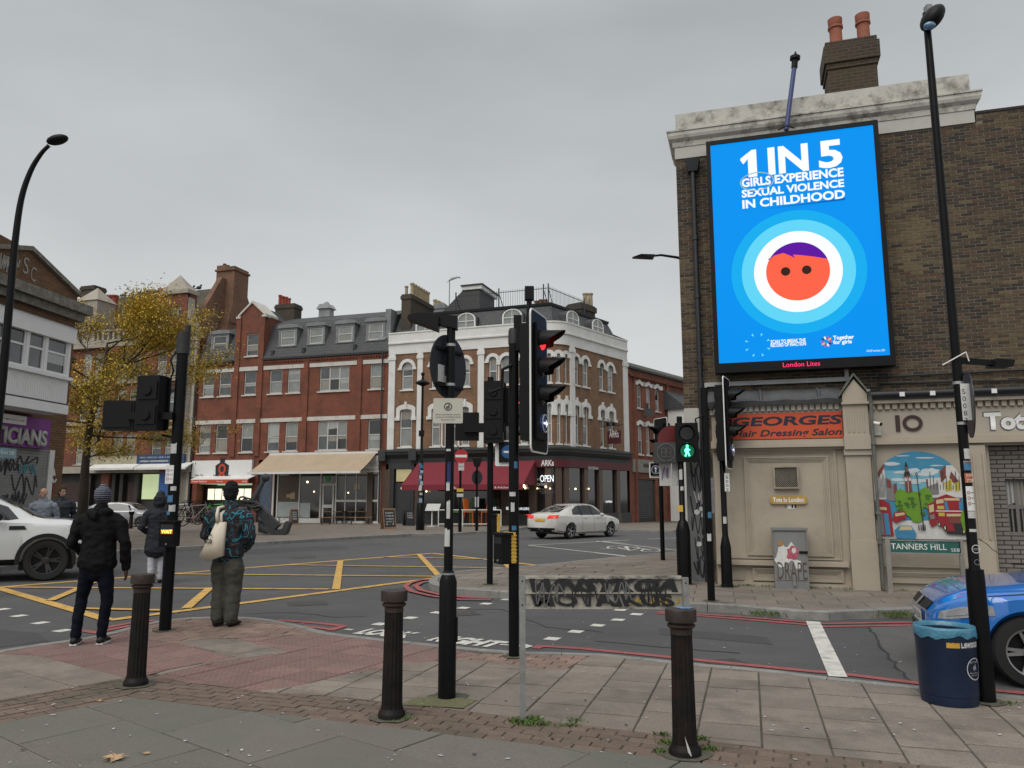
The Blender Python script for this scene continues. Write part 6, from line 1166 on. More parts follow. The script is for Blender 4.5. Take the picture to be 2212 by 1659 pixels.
for x in(775,990,1060,1190,1620):a_=vx(x,'B',650);b=MB();b.box((a_,-.05,.1),(a_+.3,.34,3.5));b.build('shop_pier',stone_m if x==1620 else MATS['shop_dark'],VB)
bird_m=mat('pigeon_grey',(.04,.042,.048),.8)
for i,px in enumerate((1092,1160,1225,1277,1318,1345,1380,1692,1753)):
 s_,z=FB.uv(z_('A',px,545-(px-1090)*.13 if px<1500 else 468),5);
 t=FB.root('pigeon','%s pigeon from the left perched on the tiled roof ridge'%('first','second','third','fourth','fifth','sixth','seventh','eighth','ninth')[i],'bird','pigeons along the roof ridge');b=MB();b.ball((s_,5,rz0+.2),.17,5,(1.5,.8,.9));b.ball((s_+.2,5,rz0+.38),.09,4);b.prism([(s_-.2,4.95,rz0+.2),(s_-.5,4.95,rz0+.1),(s_-.2,4.95,rz0+.12)],(0,.1,0));b.build('body',bird_m,t,True)
 # ================================================================ OPTICIANS on the left
FO=Fac(at(128,1100,25),83.3-0)
OB=FO.root('opticians_building','brown brick corner shop with white timber bay window, purple sign and roller shutter','building')
lo_m=mat('white_boards',(.72,.72,.71),.6,var=.05,scale=3)
brown2=brickmat('tan_brick',(.20,.105,.05),(.14,.07,.035),(.07,.05,.035),bw=.23,bh=.08,dirt=(.06,.035,.02),dirta=.4)
def ow(x,y,r='A',d=0):return FO.uv(z_(r,x,y),d)
NL=-14.
c1_=ow(690,545);c0_=ow(262,135);cl_=ow(-10,118)
zbay1=ow(640,850)[1];zco0,zco1=ow(735,700)[1],ow(700,640)[1]
b=MB();b.box((NL,0,.1),(0,6,c1_[1]));b.prism([(c1_[0],0,c1_[1]),(c0_[0],0,c0_[1]),(cl_[0],0,c0_[1]+.1),(NL,0,c0_[1]+.1),(NL,0,c1_[1])],(0,.5,0));b.build('brick_wall',brown2,OB)
dst=mat('dirty_stone',(.16,.145,.12),.9,var=.25,scale=5,dirt=(.32,.31,.28),dirts=6,dirta=.7)
b=MB();co=ow(735,690,'A',-.3);b.box((NL,-.35,co[1]),(.35,.1,co[1]+.32));b.box((NL,-.18,co[1]-.25),(.2,.1,co[1]-.001));b.build('cornice',dst,OB)
b=MB()
for p,q_ in((cl_,c0_),(c0_,c1_)):b.prism([(p[0],-.12,p[1]),(q_[0],-.12,q_[1]),(q_[0],-.12,q_[1]+.14),(p[0],-.12,p[1]+.14)],(0,.7,0))
b.build('gable_coping',dst,OB)
gw_=mat('faded_white_spray',(.30,.28,.25),.8)
for k,(x0_,y0_,x1_,y1_)in enumerate(((0,190,90,300),(90,210,170,290))):a_,c_=ow(x0_,y1_,'A',-.02),ow(x1_,y0_,'A',-.02);scrawl(OB,gw_,[(a_[0],a_[1],c_[0],c_[1])],-.02,.05,12+k)
a_=ow(200,330,'A',-.02);c_=ow(262,205,'A',-.02);letters('graffiti','S',gw_,OB,a_[0],a_[1],c_[0],c_[1],-.02,.0);a_=ow(265,395,'A',-.02);c_=ow(325,290,'A',-.02);letters('graffiti','C',gw_,OB,a_[0],a_[1],c_[0],c_[1],-.021,.0)
DBY=-1.1
bx1=ow(640,850,'A',DBY)[0];bzt=ow(130,645,'A',DBY)[1];bz_sill=ow(595,1255,'A',DBY)[1];bz_b=ow(575,1500,'A',DBY)[1];bz_bb=ow(570,1580,'A',DBY)[1];bztop=ow(635,825,'A',DBY)[1];NB=NL+1
bztop=(bztop+bzt)/2;
whs=[((100,740),(275,1140)),((262,795),(440,1185)),((425,850),(585,1220))]
wr=[]
for a,c in whs:p=ow(*a,'A',DBY);q_=ow(*c,'A',DBY);wr.append([p[0],q_[0]])
wz0=(ow(100,1140,'A',DBY)[1]+ow(585,1220+25,'A',DBY)[1])/2;wz1=(ow(150,735,'A',DBY)[1]+ow(585,870,'A',DBY)[1])/2
W3=[(wr[0][0],wz0,wr[1][0]-.05,wz1),(wr[1][0]+.05,wz0,wr[2][0]-.05,wz1),(wr[2][0]+.05,wz0,wr[2][1],wz1)]
w_l=W3[0][2]-W3[0][0];W3=[(W3[0][0]-.15-w_l*(k+1)-.1*k,wz0,W3[0][0]-.15-w_l*k-.1*k,wz1)for k in range(3)]+W3
W3=[w for w in W3 if w[0]>NB+.1]
b=MB();wall(b,NB,bx1,bz_bb,bztop,W3,DBY,.1);b.box((NB,DBY+.14,bz_bb),(bx1,-.01,bztop));b.poly([(bx1,DBY,bz_bb),(bx1,0,bz_bb),(bx1,0,bztop),(bx1,DBY,bztop)]);b.poly([(NB,DBY,bz_bb),(NB,0,bz_bb),(NB,0,bztop),(NB,DBY,bztop)][::-1])
for k in range(int((bx1-NB)/.09)):b.box((NB+k*.09,DBY-.012,bz_b+.05),(NB+k*.09+.078,DBY,bz_sill-.1))
bay=b.build('white_bay',lo_m,OB)
for h in W3:window(bay,h,lo_m,[g_mid,g_dark,g_mid],DBY+.03,.06,1,True)
b=MB();b.box((NB,DBY-.12,bz_sill-.1),(bx1+.05,DBY+.02,bz_sill));b.box((NB-.05,DBY-.10,bztop-.5),(bx1+.08,0,bztop));b.box((NB,DBY-.05,bz_bb),(bx1+.04,DBY,bz_b));b.build('bay_trim',lo_m,bay);b=MB();b.box((NB,DBY-.03,bz_b+.001),(bx1+.03,DBY,bz_b+.05));b.prism([(NB,DBY-.16,bztop),(NB,0,bztop),(NB,0,bztop+.35)],(bx1-NB+.1,0,0));b.build('bay_roof',slate_m,bay)
f1=ow(430,365,'B',-.3);ft=ow(440,105,'B',-.3);b=MB();b.box((NL+.5,-.3,f1[1]),(f1[0],.0,ft[1]));pu=b.build('purple_fascia',mat('purple_sign',(.19,.03,.23),.55,var=.1),OB)
silver=mat('silver_letter',(.45,.45,.43),.4,var=.05);l1_=ow(400,340,'B',-.32);l0_=ow(0,330,'B',-.32);lt_=ow(400,205,'B',-.32);hL=lt_[1]-l1_[1]
zl0_=(ow(60,320,'B',-.32)[1]+l1_[1])/2;full=(l1_[0]-ow(18,300,'B',-.32)[0])
letters('sign_lettering','OPTICIANS',silver,pu,l1_[0]-full*1.62,zl0_,l1_[0],zl0_+hL*1.05,-.31,.035,thick=.06)
v1=ow(225,155,'B',-.34);v0=ow(18,150,'B',-.34);vt=ow(225,78,'B',-.34);b=MB();b.box((v0[0]-2.2,-.36,v1[1]),(v1[0],-.31,vt[1]));vb=b.build('small_sign',white_clean,pu);letters('sign_lettering','VIRTUE SPECS',txt_dk,vb,v0[0]-2.0,v1[1]+.1,v1[0]-.08,vt[1]-.12,-.365,.01)
s1_=ow(370,900,'B');sh1=ow(370,360,'B')[1];b=MB();z=.15
while z<f1[1]-.02:b.box((NL+.7,-.06,z),(s1_[0],-.02,z+.075));z+=.085
b.box((NL+.7,-.02,.1),(s1_[0],.0,f1[1]));sh_=b.build('roller_shutter',mat('shutter_grey',(.22,.22,.215),.5,var=.12,scale=3,metal=.1),OB)
b=MB();b.box((s1_[0],-.1,.1),(s1_[0]+.22,.0,f1[1]));b.build('shutter_rail',white_p,OB)
for k in range(4):
 bx_=[((0,470,90,590),(60,500,200,560)),((100,600,340,760),),((0,760,140,880),(120,740,240,860)),((10,440,330,490),)][k]
 R_=[]
 for q_ in bx_:a_=ow(q_[0],q_[3],'B',-.07);c_=ow(q_[2],q_[1],'B',-.07);R_.append((a_[0],a_[1],c_[0],c_[1]))
 scrawl(sh_,ink,R_,-.07-.002*k,.045,21+k)
a_=ow(160,590,'B',-.08);c_=ow(320,510,'B',-.08);scrawl(sh_,mat('teal_spray',(.06,.22,.24),.7),[(a_[0],a_[1],c_[0],c_[1])],-.08,.05,33)
r_=(ow(385,770,'B',-.02),ow(490,640,'B',-.02));b=MB();b.prism([(r_[0][0],-.02,r_[0][1]),(r_[1][0]-.1,-.02,r_[0][1]),(r_[1][0],-.02,r_[1][1]),(r_[0][0]+.1,-.02,r_[1][1])],(0,.01,0));b.build('red_graffiti',mat('dark_red_spray',(.14,.012,.02),.7),OB)
a_=ow(385,620,'B',-.02);c_=ow(490,530,'B',-.02);scrawl(OB,paper,[(a_[0],a_[1],c_[0],c_[1])],-.02,.05,41);a_=ow(385,665,'B',-.02);c_=ow(490,625,'B',-.02);scrawl(OB,paper,[(a_[0],a_[1],c_[0],c_[1])],-.03,.06,43)
t=FO.root('street_name_sign','pale blue street name sign on a bracket at the left picture edge','sign');a_=ow(-60,465,'B',-.9);c_=ow(130,395,'B',-.9);b=MB();zs_=ow(130,450,'B',-.9)[1];b.box((a_[0]-1,-.95,zs_),(c_[0],-.92,zs_+.28));so_=b.build('board',mat('pale_blue_sign',(.20,.33,.38),.5),t);letters('lettering','Deptford Broadway Road SE8',white_clean,so_,a_[0]-.9,zs_+.07,c_[0]-.1,zs_+.21,-.957,.01);b=MB();b.box((c_[0]-.9,-.92,zs_+.05),(c_[0]-.85,0,zs_+.1));b.build('bracket',galv,t)
# ================================================================ TREE
bark=mat('bark',(.035,.027,.02),.95,var=.3,scale=9,bump=.6,bscale=30)
leafA=mat('leaf_ochre',(.56,.37,.04),.8,var=.3,scale=1.5);leafB=mat('leaf_gold',(.50,.38,.06),.8,var=.3,scale=1.5);leafC=mat('leaf_olive',(.2,.2,.04),.8,var=.3,scale=1.5)
def tree():
 T=thing('yellow_tree','slender street tree with thin yellow and orange autumn leaves','tree',at(176,1120,33));T.location.z=.12
 r=random.Random(5);br=MB();tips=[];base=T.location
 def L(x,y):p=at(x,y,33)-base;return p
 P=[L(178,1115),L(181,1060),L(184,1010),L(190,950),L(200,890),L(214,840),L(226,790),L(232,740)]
 P[0].z=0
 br.tube(P,[.24,.2,.17,.15,.13,.10,.07,.04],8)
 def grow(p,d,ln,rad,dep):
  n=5;pts=[p];rr=[rad]
  for i in range(n):
   d=(d+Vector((r.uniform(-.22,.22),r.uniform(-.22,.22),r.uniform(-.12,.2)))).normalized();p=p+d*ln/n;pts.append(p);rr.append(rad*(1-.65*(i+1)/n))
   if dep<2 and i>0:
    for _ in range(2 if dep<2 else 1):
     dd=(d+Vector((r.uniform(-1,1),r.uniform(-1,1),r.uniform(-.35,.6)))*.85).normalized();grow(p,dd,ln*r.uniform(.45,.62),rr[-1]*.65,dep+1)
  br.tube(pts,rr,5 if dep<2 else 3)
  if dep>=1:tips.extend(pts[1:])
 ang=0
 for k,(px,py,ln)in enumerate(((184,985,3.6),(188,965,3.4),(192,940,3.6),(197,915,3.8),(203,880,3.9),(208,855,3.8),(214,835,3.8),(220,810,3.4),(226,785,3.0),(230,760,2.5),(232,742,2.0),(206,870,3.8),(217,825,3.6),(195,925,3.6),(190,955,3.4))):
  ang+=2.4;p=L(px,py);grow(p,Vector((math.cos(ang)*1.0+.42,math.sin(ang)*.8,(-.12 if k<4 else.18)+.03*k)).normalized(),ln*.92,.045,0)
 br.build('trunk',bark,T,'all')
 lv=MB();cc_=L(268,800)
 for p in tips:
  if noise.noise(p*.55+Vector((3,1,7)))<-.06:continue
  for _ in range(12):
   c=p+Vector((r.gauss(0,.29),r.gauss(0,.29),r.gauss(0,.15)-.05))
   ax=Vector((r.uniform(-1,1),r.uniform(-1,1),r.uniform(-.9,.2))).normalized();u=ax.cross(Vector((0,0,1))).normalized()if abs(ax.z)<.99 else Vector((1,0,0));l=r.uniform(.09,.19);w=r.uniform(.018,.034)
   zf=(c.z-3)/6;t=r.random()+.35*noise.noise(c*.6);mi=0 if t<.38 else 1 if t<.78 else 2
   lv.add([c-u*w,c+ax*l*.5-u*w*1.1+Vector((0,0,.02)),c+ax*l,c+ax*l*.5+u*w*1.1],[(0,1,2,3)],mi)
 o=lv.build('crown',[leafA,leafB,leafC],T);print('leaves',len(lv.f))
tree()
# ================================================================ STREET FURNITURE
def stand(name,label,cat,px,py,z=.03,group=None):
 t=thing(name,label,cat,G(px,py,z),0,group);t['yy']=t.location.y;del t['yy'];return t
def rel(T,x,y):return at(x,y,T.location.y)-T.location
def zrel(T,y):return rel(T,1106,y).z
sticker_w=mat('sticker_white',(.5,.5,.49),.6,var=.15,scale=30);yellow_pl=mat('yellow_plastic',(.62,.40,.06),.5,var=.08,scale=8);sticker_c=mat('sticker_blue',(.05,.16,.3),.6,var=.3,scale=30);silver_tape=mat('steel_band',(.4,.4,.41),.35,metal=.6)
lens_off=mat('lens_dark',(.012,.010,.012),.2,spec=.6);red_on=mat('red_lamp',(.3,.01,.01),.3,emit=1.3,emcol=(1,.03,.04));green_on=mat('green_lamp',(.02,.25,.15),.3,emit=1.8,emcol=(.05,1,.5));amber_on=mat('amber_wait',(.3,.1,.01),.3,emit=1.6,emcol=(1,.33,.02));blue_disc=mat('blue_disc',(.01,.04,.14),.35)
def stickers(T,zs,r,m=None,seed=1,dirs=(-90,)):
 rr=random.Random(seed)
 for z,h,w in zs:
  a0_=math.radians(-90+rr.uniform(-25,25));n=5;b=MB();aw=w/r;vs=[]
  for i in range(n+1):
   a=a0_-aw/2+aw*i/n;vs+=[((r+.0022)*math.cos(a),(r+.0022)*math.sin(a),z),((r+.0022)*math.cos(a),(r+.0022)*math.sin(a),z+h*rr.uniform(.85,1))]
  b.add(vs,[(2*i,2*i+2,2*i+3,2*i+1)for i in range(n)]);b.build('sticker',m or rr.choice([sticker_w,sticker_w,sticker_c]),T)
def head(T,pos,rz,n=3,sc=1.,lit=None,arrow=None,board=True,visors=True,name='signal_head'):
 """traffic signal head facing local -Y before turning; lit = index of the lamp that is on"""
 M=Matrix.Translation(pos)@Matrix.Rotation(rz,4,'Z')@Matrix.Scale(sc,4);sp=.297;H=n*sp+.06;top=H/2
 b=MB();b.M=M;b.box((-.15,-.02,-top),(.15,.16,top));b.box((-.17,-.04,-top+.01),(.17,-.018,top-.01))
 for k in range(n):z=top-.03-sp*(k+.5);b.box((-.13,.16,z-.11),(.13,.175,z+.11));b.lathe([(.07,0),(.06,.02)],(0,.175,z),12,ax=Vector((0,1,0)))
 o=b.build(name,black_plastic,T)
 if board:
  b=MB();b.M=M;P=rrect(-.27,-top-.12,.27,top+.12,.06,-.005,4);b.prism(P,(0,.012,0));bo=b.build('backing_board',black_plastic,o)
  Q=rrect(-.285,-top-.135,.285,top+.135,.07,-.004,4);b=MB();b.M=M;nq=len(P);b.add([(p[0],-.008,p[2])for p in P]+[(p[0],-.008,p[2])for p in Q]+[(p[0],.009,p[2])for p in Q]+[(p[0],.009,p[2])for p in P],[(i+a*nq,(i+1)%nq+a*nq,(i+1)%nq+((a+1)%4)*nq,i+((a+1)%4)*nq)for i in range(nq)for a in range(4)]);b.build('white_edge',white_clean,bo)
 for k in range(n):
  z=top-.03-sp*(k+.5);on=lit==k;isA=arrow is not None and k==n-1;b=MB();b.M=M;b.lathe([(.10,0),(.09,.015),(.05,.028)],(0,-.04,z),20,ax=Vector((0,-1,0)));m=(blue_disc if isA else((red_on,lens_off,green_on)[k]if n>=3 else(red_on if k==0 else green_on))if on else lens_off)
  b.build('lens',m,o,True)
  if isA:
   b=MB();b.M=M;ca,sa=math.cos(arrow),math.sin(arrow)
   pts=[(-.075,-.012),(.02,-.012),(.02,-.045),(.078,0),(.02,.045),(.02,.012),(-.075,.012)]
   b.poly([(p[0]*ca-p[1]*sa,-.075,z+p[0]*sa+p[1]*ca)for p in pts]);b.build('white_arrow',mat('lit_white',(.7,.7,.75),.4,emit=.8,emcol=(.9,.85,1)),o)
   b=MB();b.M=M;ring(b,(0,z),.088,.088,.098,.098,-.074,.004,24);b.build('white_ring',white_clean,o)
  elif visors:
   b=MB();b.M=M;N=14;vs=[];th0,th1=math.radians(-35),math.radians(215)
   for i in range(N+1):
    a=th0+(th1-th0)*i/N;ext=.10+.16*max(0,math.sin(max(0,min(PI,a))))**.8
    for rr,yy in((.118,-.03),(.10,-.04-ext),(.095,-.04-ext),(.112,-.03)):vs.append((rr*math.cos(a),yy,z+rr*math.sin(a)))
   b.add(vs,[(i*4+k_,i*4+4+k_,i*4+4+(k_+1)%4,i*4+(k_+1)%4)for i in range(N)for k_ in range(4)]+[(0,1,2,3),(N*4+3,N*4+2,N*4+1,N*4)]);b.build('visor',black_plastic,o,True)
 return o
def button_box(T,pos,rz,front=None,yellow=True):
 M=Matrix.Translation(pos)@Matrix.Rotation(rz,4,'Z');b=MB();b.M=M
 P=rrect(-.10,-.16,.10,.16,.02,-.09,3);b.prism(P,(0,.15,0));b.box((-.12,-.11,.14),(.12,.03,.165));o=b.build('push_button_box',black_plastic,T)
 if yellow:
  b=MB();b.M=M;b.prism([(-.112,.02,-.15),(.112,.02,-.15),(.10,.02,.17),(-.10,.02,.17)],(0,.05,0))
  for k in range(8):z=-.13+k*.037;b.box((-.116,.015,z),(.116,.075,z+.012))
  b.build('yellow_back',yellow_pl,o)
 b=MB();b.M=M;b.box((-.08,-.094,.05),(.08,-.09,.12));b.build('window',grey_plastic,o);b=MB();b.M=M;b.lathe([(.012,0),(.01,.01)],(0,-.09,-.125),10,ax=Vector((0,-1,0)));b.build('button',galv,o)
 if front:
  b=MB();b.M=M;b.box((-.075,-.096,.0),(.075,-.0905,.055));w_=b.build('lit_panel',mat('amber_dim',(.2,.05,.01),.4,emit=.35,emcol=(1,.25,.02)),o);letters('lettering','WAIT',mat('amber_letters',(.6,.4,.1),.4,emit=2.,emcol=(1,.55,.12)),w_,-.07,.006,.07,.050,-.098,.03,M=M)
  b=MB();b.M=M;b.box((-.08,-.095,-.1),(.08,-.0895,-.03));pk_=b.build('hand_symbol',black_plastic,o)
 return o
 # ---- left signal pole with the WAIT box
T=stand('signal_pole','black signal pole with lit amber wait box behind the leftmost near bollard','traffic signal',356,1362,.03)
ztop=zrel(T,722);z1=zrel(T,1180);b=MB();b.rod((0,0,-.05),(0,0,ztop-.25),.072,n=16);b.rod((0,0,ztop-.26),(0,0,ztop-.06),.078,n=16);b.build('pole',black_iron,T,True)
b=MB();b.rod((0,0,zrel(T,765)),(0,0,ztop+.02),.085,n=16);b.rod((.03,0,ztop-.1),(.05,0,ztop+.12),.04,n=8);b.build('grey_cap',grey_plastic,T,True)
button_box(T,(.03,-.09,zrel(T,1152)),math.radians(-4),'WAIT',False)
p=rel(T,333,873);head(T,(p.x+.02,.0,p.z),math.radians(168),2,1.08,board=False,visors=True)
p=rel(T,262,898);b=MB();b.box((p.x-.2,-.08,p.z-.19),(p.x+.2,.14,p.z+.19));b.box((p.x+.14,-.13,p.z-.06),(p.x+.72,-.06,p.z+.03));b.box((p.x-.17,-.09,p.z-.16),(p.x+.17,-.08,p.z+.16));b.build('countdown_box',black_plastic,T)
b=MB();a=rel(T,352,818);c=rel(T,378,800);b.tube([a,a+Vector((.1,0,.0)),c+Vector((.02,-.08,-.02)),c+Vector((-.02,-.1,.12)),c+Vector((.02,-.04,.25))],.012,6);b.build('cable',black_plastic,T,True)
b=MB();b.rod((-.2,0,zrel(T,940)),(.05,0,zrel(T,948)),.015,n=6);b.build('bracket',black_plastic,T)
s0_=rel(T,362,1045);s1_=rel(T,383,1005);r_=zr(FB,'B',(0,0),(1,1))if False else None
sa_=rel(T,*z_('B',1480,670));sb_=rel(T,*z_('B',1560,508));b=MB();b.box((sa_.x,-.09,sa_.z),(sb_.x,-.085,sb_.z));so_=b.build('notice_plate',white_clean,T)
for k in range(3):zz=sb_.z-.065-.055*k;b=MB();ring(b,(sa_.x+.03,zz),.012,.012,.018,.018,-.092,.001,14);b.build('red_symbol',red_m,so_);b=MB();b.box((sa_.x+.058,-.0915,zz-.003),(sb_.x-.01,-.0905,zz+.003));b.build('line',txt_dk,so_)
stickers(T,[(zrel(T,980),.14,.09),(zrel(T,1085),.10,.08),(zrel(T,1105),.09,.08),(zrel(T,1112),.05,.05),(zrel(T,1060),.06,.07)],.072,seed=4)
# ---- post with round sign back, lamp arm and plate
T=stand('sign_post','black wide-based post carrying a round sign seen from behind, lamp arm and cream plate','sign post',965,1508)
zb1=zrel(T,1240);zt1=zrel(T,700);b=MB();b.lathe([(.074,-.05),(.074,zb1-.06),(.060,zb1-.02),(.052,zb1),(.050,zb1+.02),(.038,zb1+.03),(.038,zt1)],(0,0,0),20);b.build('pole',black_iron,T,True)
b=MB();b.box((.062,-.03,.45),(.085,.03,zb1-.35));b.build('access_door',black_iron,T);b=MB();b.rod((0,0,zb1-.004),(0,0,zb1+.012),.056,n=20);b.build('band',silver_tape,T,True)
p0=rel(T,*z_('F',715,470));p1=rel(T,*z_('F',280,470));b=MB()
b.add([(p0 .x,-.05,p0 .z-.09),(p0 .x,.05,p0 .z-.09),(p0 .x,.05,p0 .z+.03),(p0 .x,-.05,p0 .z+.03)]+[(p1 .x+.17,-.045,p1 .z-.02),(p1 .x+.17,.045,p1 .z-.02),(p1 .x+.17,.045,p1 .z+.045),(p1 .x+.17,-.045,p1 .z+.045)],[(0,1,2,3),(7,6,5,4),(0,4,5,1),(1,5,6,2),(2,6,7,3),(3,7,4,0)])
b.prism([(p1 .x,-.08,p1 .z-.0),(p1 .x+.27,-.08,p1 .z-.10),(p1 .x+.28,-.08,p1 .z+.02),(p1 .x+.12,-.08,p1 .z+.05),(p1 .x+.01,-.08,p1 .z+.03)],(0,.16,0));b.build('lamp_arm',black_plastic,T,True)
c=rel(T,*z_('F',608,872));RS=.287;Mr=Matrix.Translation((c.x+.02,.07,c.z))@Matrix.Rotation(math.radians(61),4,'Z');b=MB();b.M=Mr;b.lathe([(RS,-.004),(RS,.004)],(0,0,0),40,ax=Vector((0,-1,0)));so_=b.build('round_sign',mat('sign_back',(.018,.02,.026),.45),T)
b=MB();b.M=Mr;b.box((-.2,-.03,.13),(.2,-.005,.155));b.box((-.2,-.03,-.19),(.2,-.005,-.165));b.build('rail',black_plastic,so_);b=MB();b.M=Mr;b.box((-.17,-.012,-.15),(-.08,-.006,.0));b.box((-.07,-.012,-.15),(0,-.006,-.09));b.build('label_sticker',sticker_w,so_)
b=MB()
for yy in(693,1041):z=rel(T,*z_('F',670,yy)).z;b.rod((0,0,z-.012),(0,0,z+.012),.042,n=16)
b.build('steel_clips',silver_tape,T,True)
q0=rel(T,*z_('F',503,1385));q1=rel(T,*z_('F',765,1165));b=MB();b.prism(rrect(q0 .x,q0 .z,q1 .x,q1 .z,.012,-.045,3),(0,.006,0));cream=mat('cream_plate',(.50,.49,.42),.5,var=.05,dirt=(.35,.33,.28),dirts=6,dirta=.4);pl_=b.build('cream_plate',cream,T)
b=MB();cm_=((q0 .x+q1 .x)/2,q0 .z+(q1 .z-q0 .z)*.66);ring(b,cm_,.027,.027,.035,.035,-.047,.001,24);b.box((cm_[0]-.016,-.0475,cm_[1]-.018),(cm_[0]-.002,-.046,cm_[1]+.004));b.box((cm_[0]+.002,-.0475,cm_[1]-.018),(cm_[0]+.012,-.046,cm_[1]+.020));b.build('bottle_symbol',txt_dk,pl_)
for k,t_ in enumerate(('DRINKING ALCOHOL IN THIS AREA IS CONTROLLED','AN OFFICER MAY ASK YOU TO STOP DRINKING AND HAND OVER','Maximum fine of £500')):zz=q0 .z+.07-.022*k;letters('lettering',t_,txt_dk,pl_,q0 .x+(.02 if k<2 else.07),zz,q1 .x-(.02 if k<2 else.07),zz+.011,-.0465,0)
stickers(T,[(zrel(T,975),.02,.04),(zrel(T,1120),.16,.03),(zrel(T,1060),.08,.03),(zrel(T,1180),.16,.05)],.038,seed=8);stickers(T,[(zrel(T,1045),.20,.03)],.038,mat('navy_sticker',(.01,.02,.10),.5),9)
# ---- central signal pole with arrow head
T=stand('signal_pole','tall black signal pole with red light head and white right arrow, yellow-backed button box','traffic signal',1110,1418)
zt1=zrel(T,740);b=MB();b.rod((0,0,-.05),(0,0,zt1),.055,n=16);b.build('pole',black_iron,T,True);b=MB();b.lathe([(.062,zt1-.02),(.060,zrel(T,716)),(.05,zrel(T,710))],(0,0,0),16);b.build('grey_cap',grey_plastic,T,True)
c=rel(T,*z_('F',1430,1020));head(T,(c.x,-.02,c.z),math.radians(70),4,1.03,lit=0,arrow=0.)
b=MB();b.rod((0,0,c.z+.62),(c.x,0,c.z+.5),.025,n=8);b.rod((0,0,c.z-.55),(c.x,0,c.z-.6),.025,n=8);b.box((.0,-.05,c.z+.35),(.09,.05,c.z+.75));b.build('bracket',black_plastic,T)
b=MB();e=rel(T,*z_('F',1340,510));b.rod(e+Vector((0,0,-.05)),e+Vector((.01,0,.3)),.03,n=8);b.box((e.x-.04,-.05,e.z+.28),(e.x+.06,.05,e.z+.43));b.build('detector',black_plastic,T)
b=MB()
for k in range(4):b.tube([(.05,-.02*k,zt1-.05),(.09+.02*k,-.05,zt1-.2-.03*k),(.10,-.05,zt1-.4),(.14+.02*k,-.03,c.z+.3-.05*k)],.011,5)
b.build('cables',black_plastic,T,True)
b=MB();b.tube([(-.02,-.05,zrel(T,790)),(-.12,-.07,zrel(T,800)),(-.13,-.07,zrel(T,840)),(-.25,-.07,zrel(T,850)),(-.28,-.05,zrel(T,845))],.018,6);b.build('cable_loop',black_plastic,T,True)
bb=rel(T,1092,1184);button_box(T,(bb.x+.0,-.02,bb.z),math.radians(-62),None,True)
stickers(T,[(zrel(T,1012),.08,.04),(zrel(T,1072),.05,.07),(zrel(T,1105),.10,.04),(zrel(T,1145),.05,.05)],.055,seed=15)
# ---- pole on the island corner
T=stand('signal_pole','black signal pole on the far kerb corner with signal backs and yellow button box','traffic signal',1058,1262,.12)
b=MB();b.rod((0,0,-.05),(0,0,zrel(T,815)),.058,n=12);b.build('pole',black_iron,T,True)
c=rel(T,*z_('F',1045,1290));head(T,(c.x,-.05,c.z),math.radians(172),3,1.22,board=False)
c2=rel(T,*z_('F',800,1410));b=MB();b.box((c2 .x-.22,-.1,c2 .z-.26),(c2 .x+.22,.12,c2 .z+.26));b.box((c2 .x-.05,-.2,c2 .z-.12),(c.x+.2,-.13,c2 .z+.05));b.build('countdown_box',black_plastic,T)
c3=rel(T,*z_('F',1225,1260));head(T,(c3 .x,.05,c3 .z+.05),math.radians(75),2,1.1,lit=0,board=False)
c4=rel(T,*z_('G',1150,255));b=MB();b.prism(rrect(c4 .x-.22,c4 .z-.26,c4 .x+.16,c4 .z+.22,.03,-.12,3),(0,.01,0));so_=b.build('arrow_sign',white_clean,T);b=MB();b.box((c4 .x-.15,-.16,c4 .z-.19),(c4 .x+.17,-.121,c4 .z+.19));b.build('housing',black_plastic,so_)
b=MB();b.lathe([(.125,0),(.12,.012)],(c4 .x+.02,-.16,c4 .z),24,ax=Vector((0,-1,0)));b.build('blue_disc',mat('sign_blue',(.015,.09,.25),.4),so_);b=MB();b.poly([(c4 .x+.02+u*.9,-.175,c4 .z+v*.9)for u,v in((-.09,-.02),(.02,-.02),(.02,-.05),(.1,0),(.02,.05),(.02,.02),(-.09,.02))]);b.build('white_arrow',white_clean,so_)
bb=rel(T,*z_('G',1050,880));button_box(T,(bb.x,-.02,bb.z+.0),math.radians(-85),None,True)
# ---- no entry sign pole, belisha-like column, plaza columns
no_red=mat('no_entry_red',(.42,.02,.03),.4)
T=stand('no_entry_sign','round red no entry sign on thin pole in front of the maroon awning','road sign',*z_('G',735,955),.12);b=MB();b.rod((0,0,0),(0,0,zrel(T,z_('G',0,215)[1])),.06,n=8);b.build('pole',black_iron,T,True)
c=rel(T,*z_('G',748,288));b=MB();b.lathe([(.33,0),(.33,.02)],(c.x,-.1,c.z),28,ax=Vector((0,-1,0)));so_=b.build('disc',no_red,T);b=MB();b.box((c.x-.28,-.125,c.z-.06),(c.x+.28,-.121,c.z+.06));b.build('white_bar',white_clean,so_)
c=rel(T,*z_('G',748,378));b=MB();b.box((c.x-.14,-.1,c.z-.2),(c.x+.14,-.08,c.z+.2));so_=b.build('except_plate',sticker_w,T);letters('lettering','Except cycles',txt_dk,so_,c.x-.12,c.z-.04,c.x+.12,c.z+.04,-.102,0)
for yy,mm_ in((595,yellow_pl),(625,sticker_w)):c=rel(T,*z_('G',738,yy));b=MB();b.box((c.x-.16,-.09,c.z-.12),(c.x+.16,-.075,c.z+.12));b.build('notice',mm_,T)
b=MB();b.rod((0,0,0),(0,0,1.0),.085,n=10);b.build('base',black_iron,T,True)
T=stand('sign_pole','short black pole with round sign back and lamp, before the orange chairs','sign post',*z_('G',883,945),.12);b=MB();b.rod((0,0,0),(0,0,zrel(T,z_('G',0,320)[1])),.055,n=8);b.rod((0,0,0),(0,0,1.),.08,n=8);b.build('pole',black_iron,T,True)
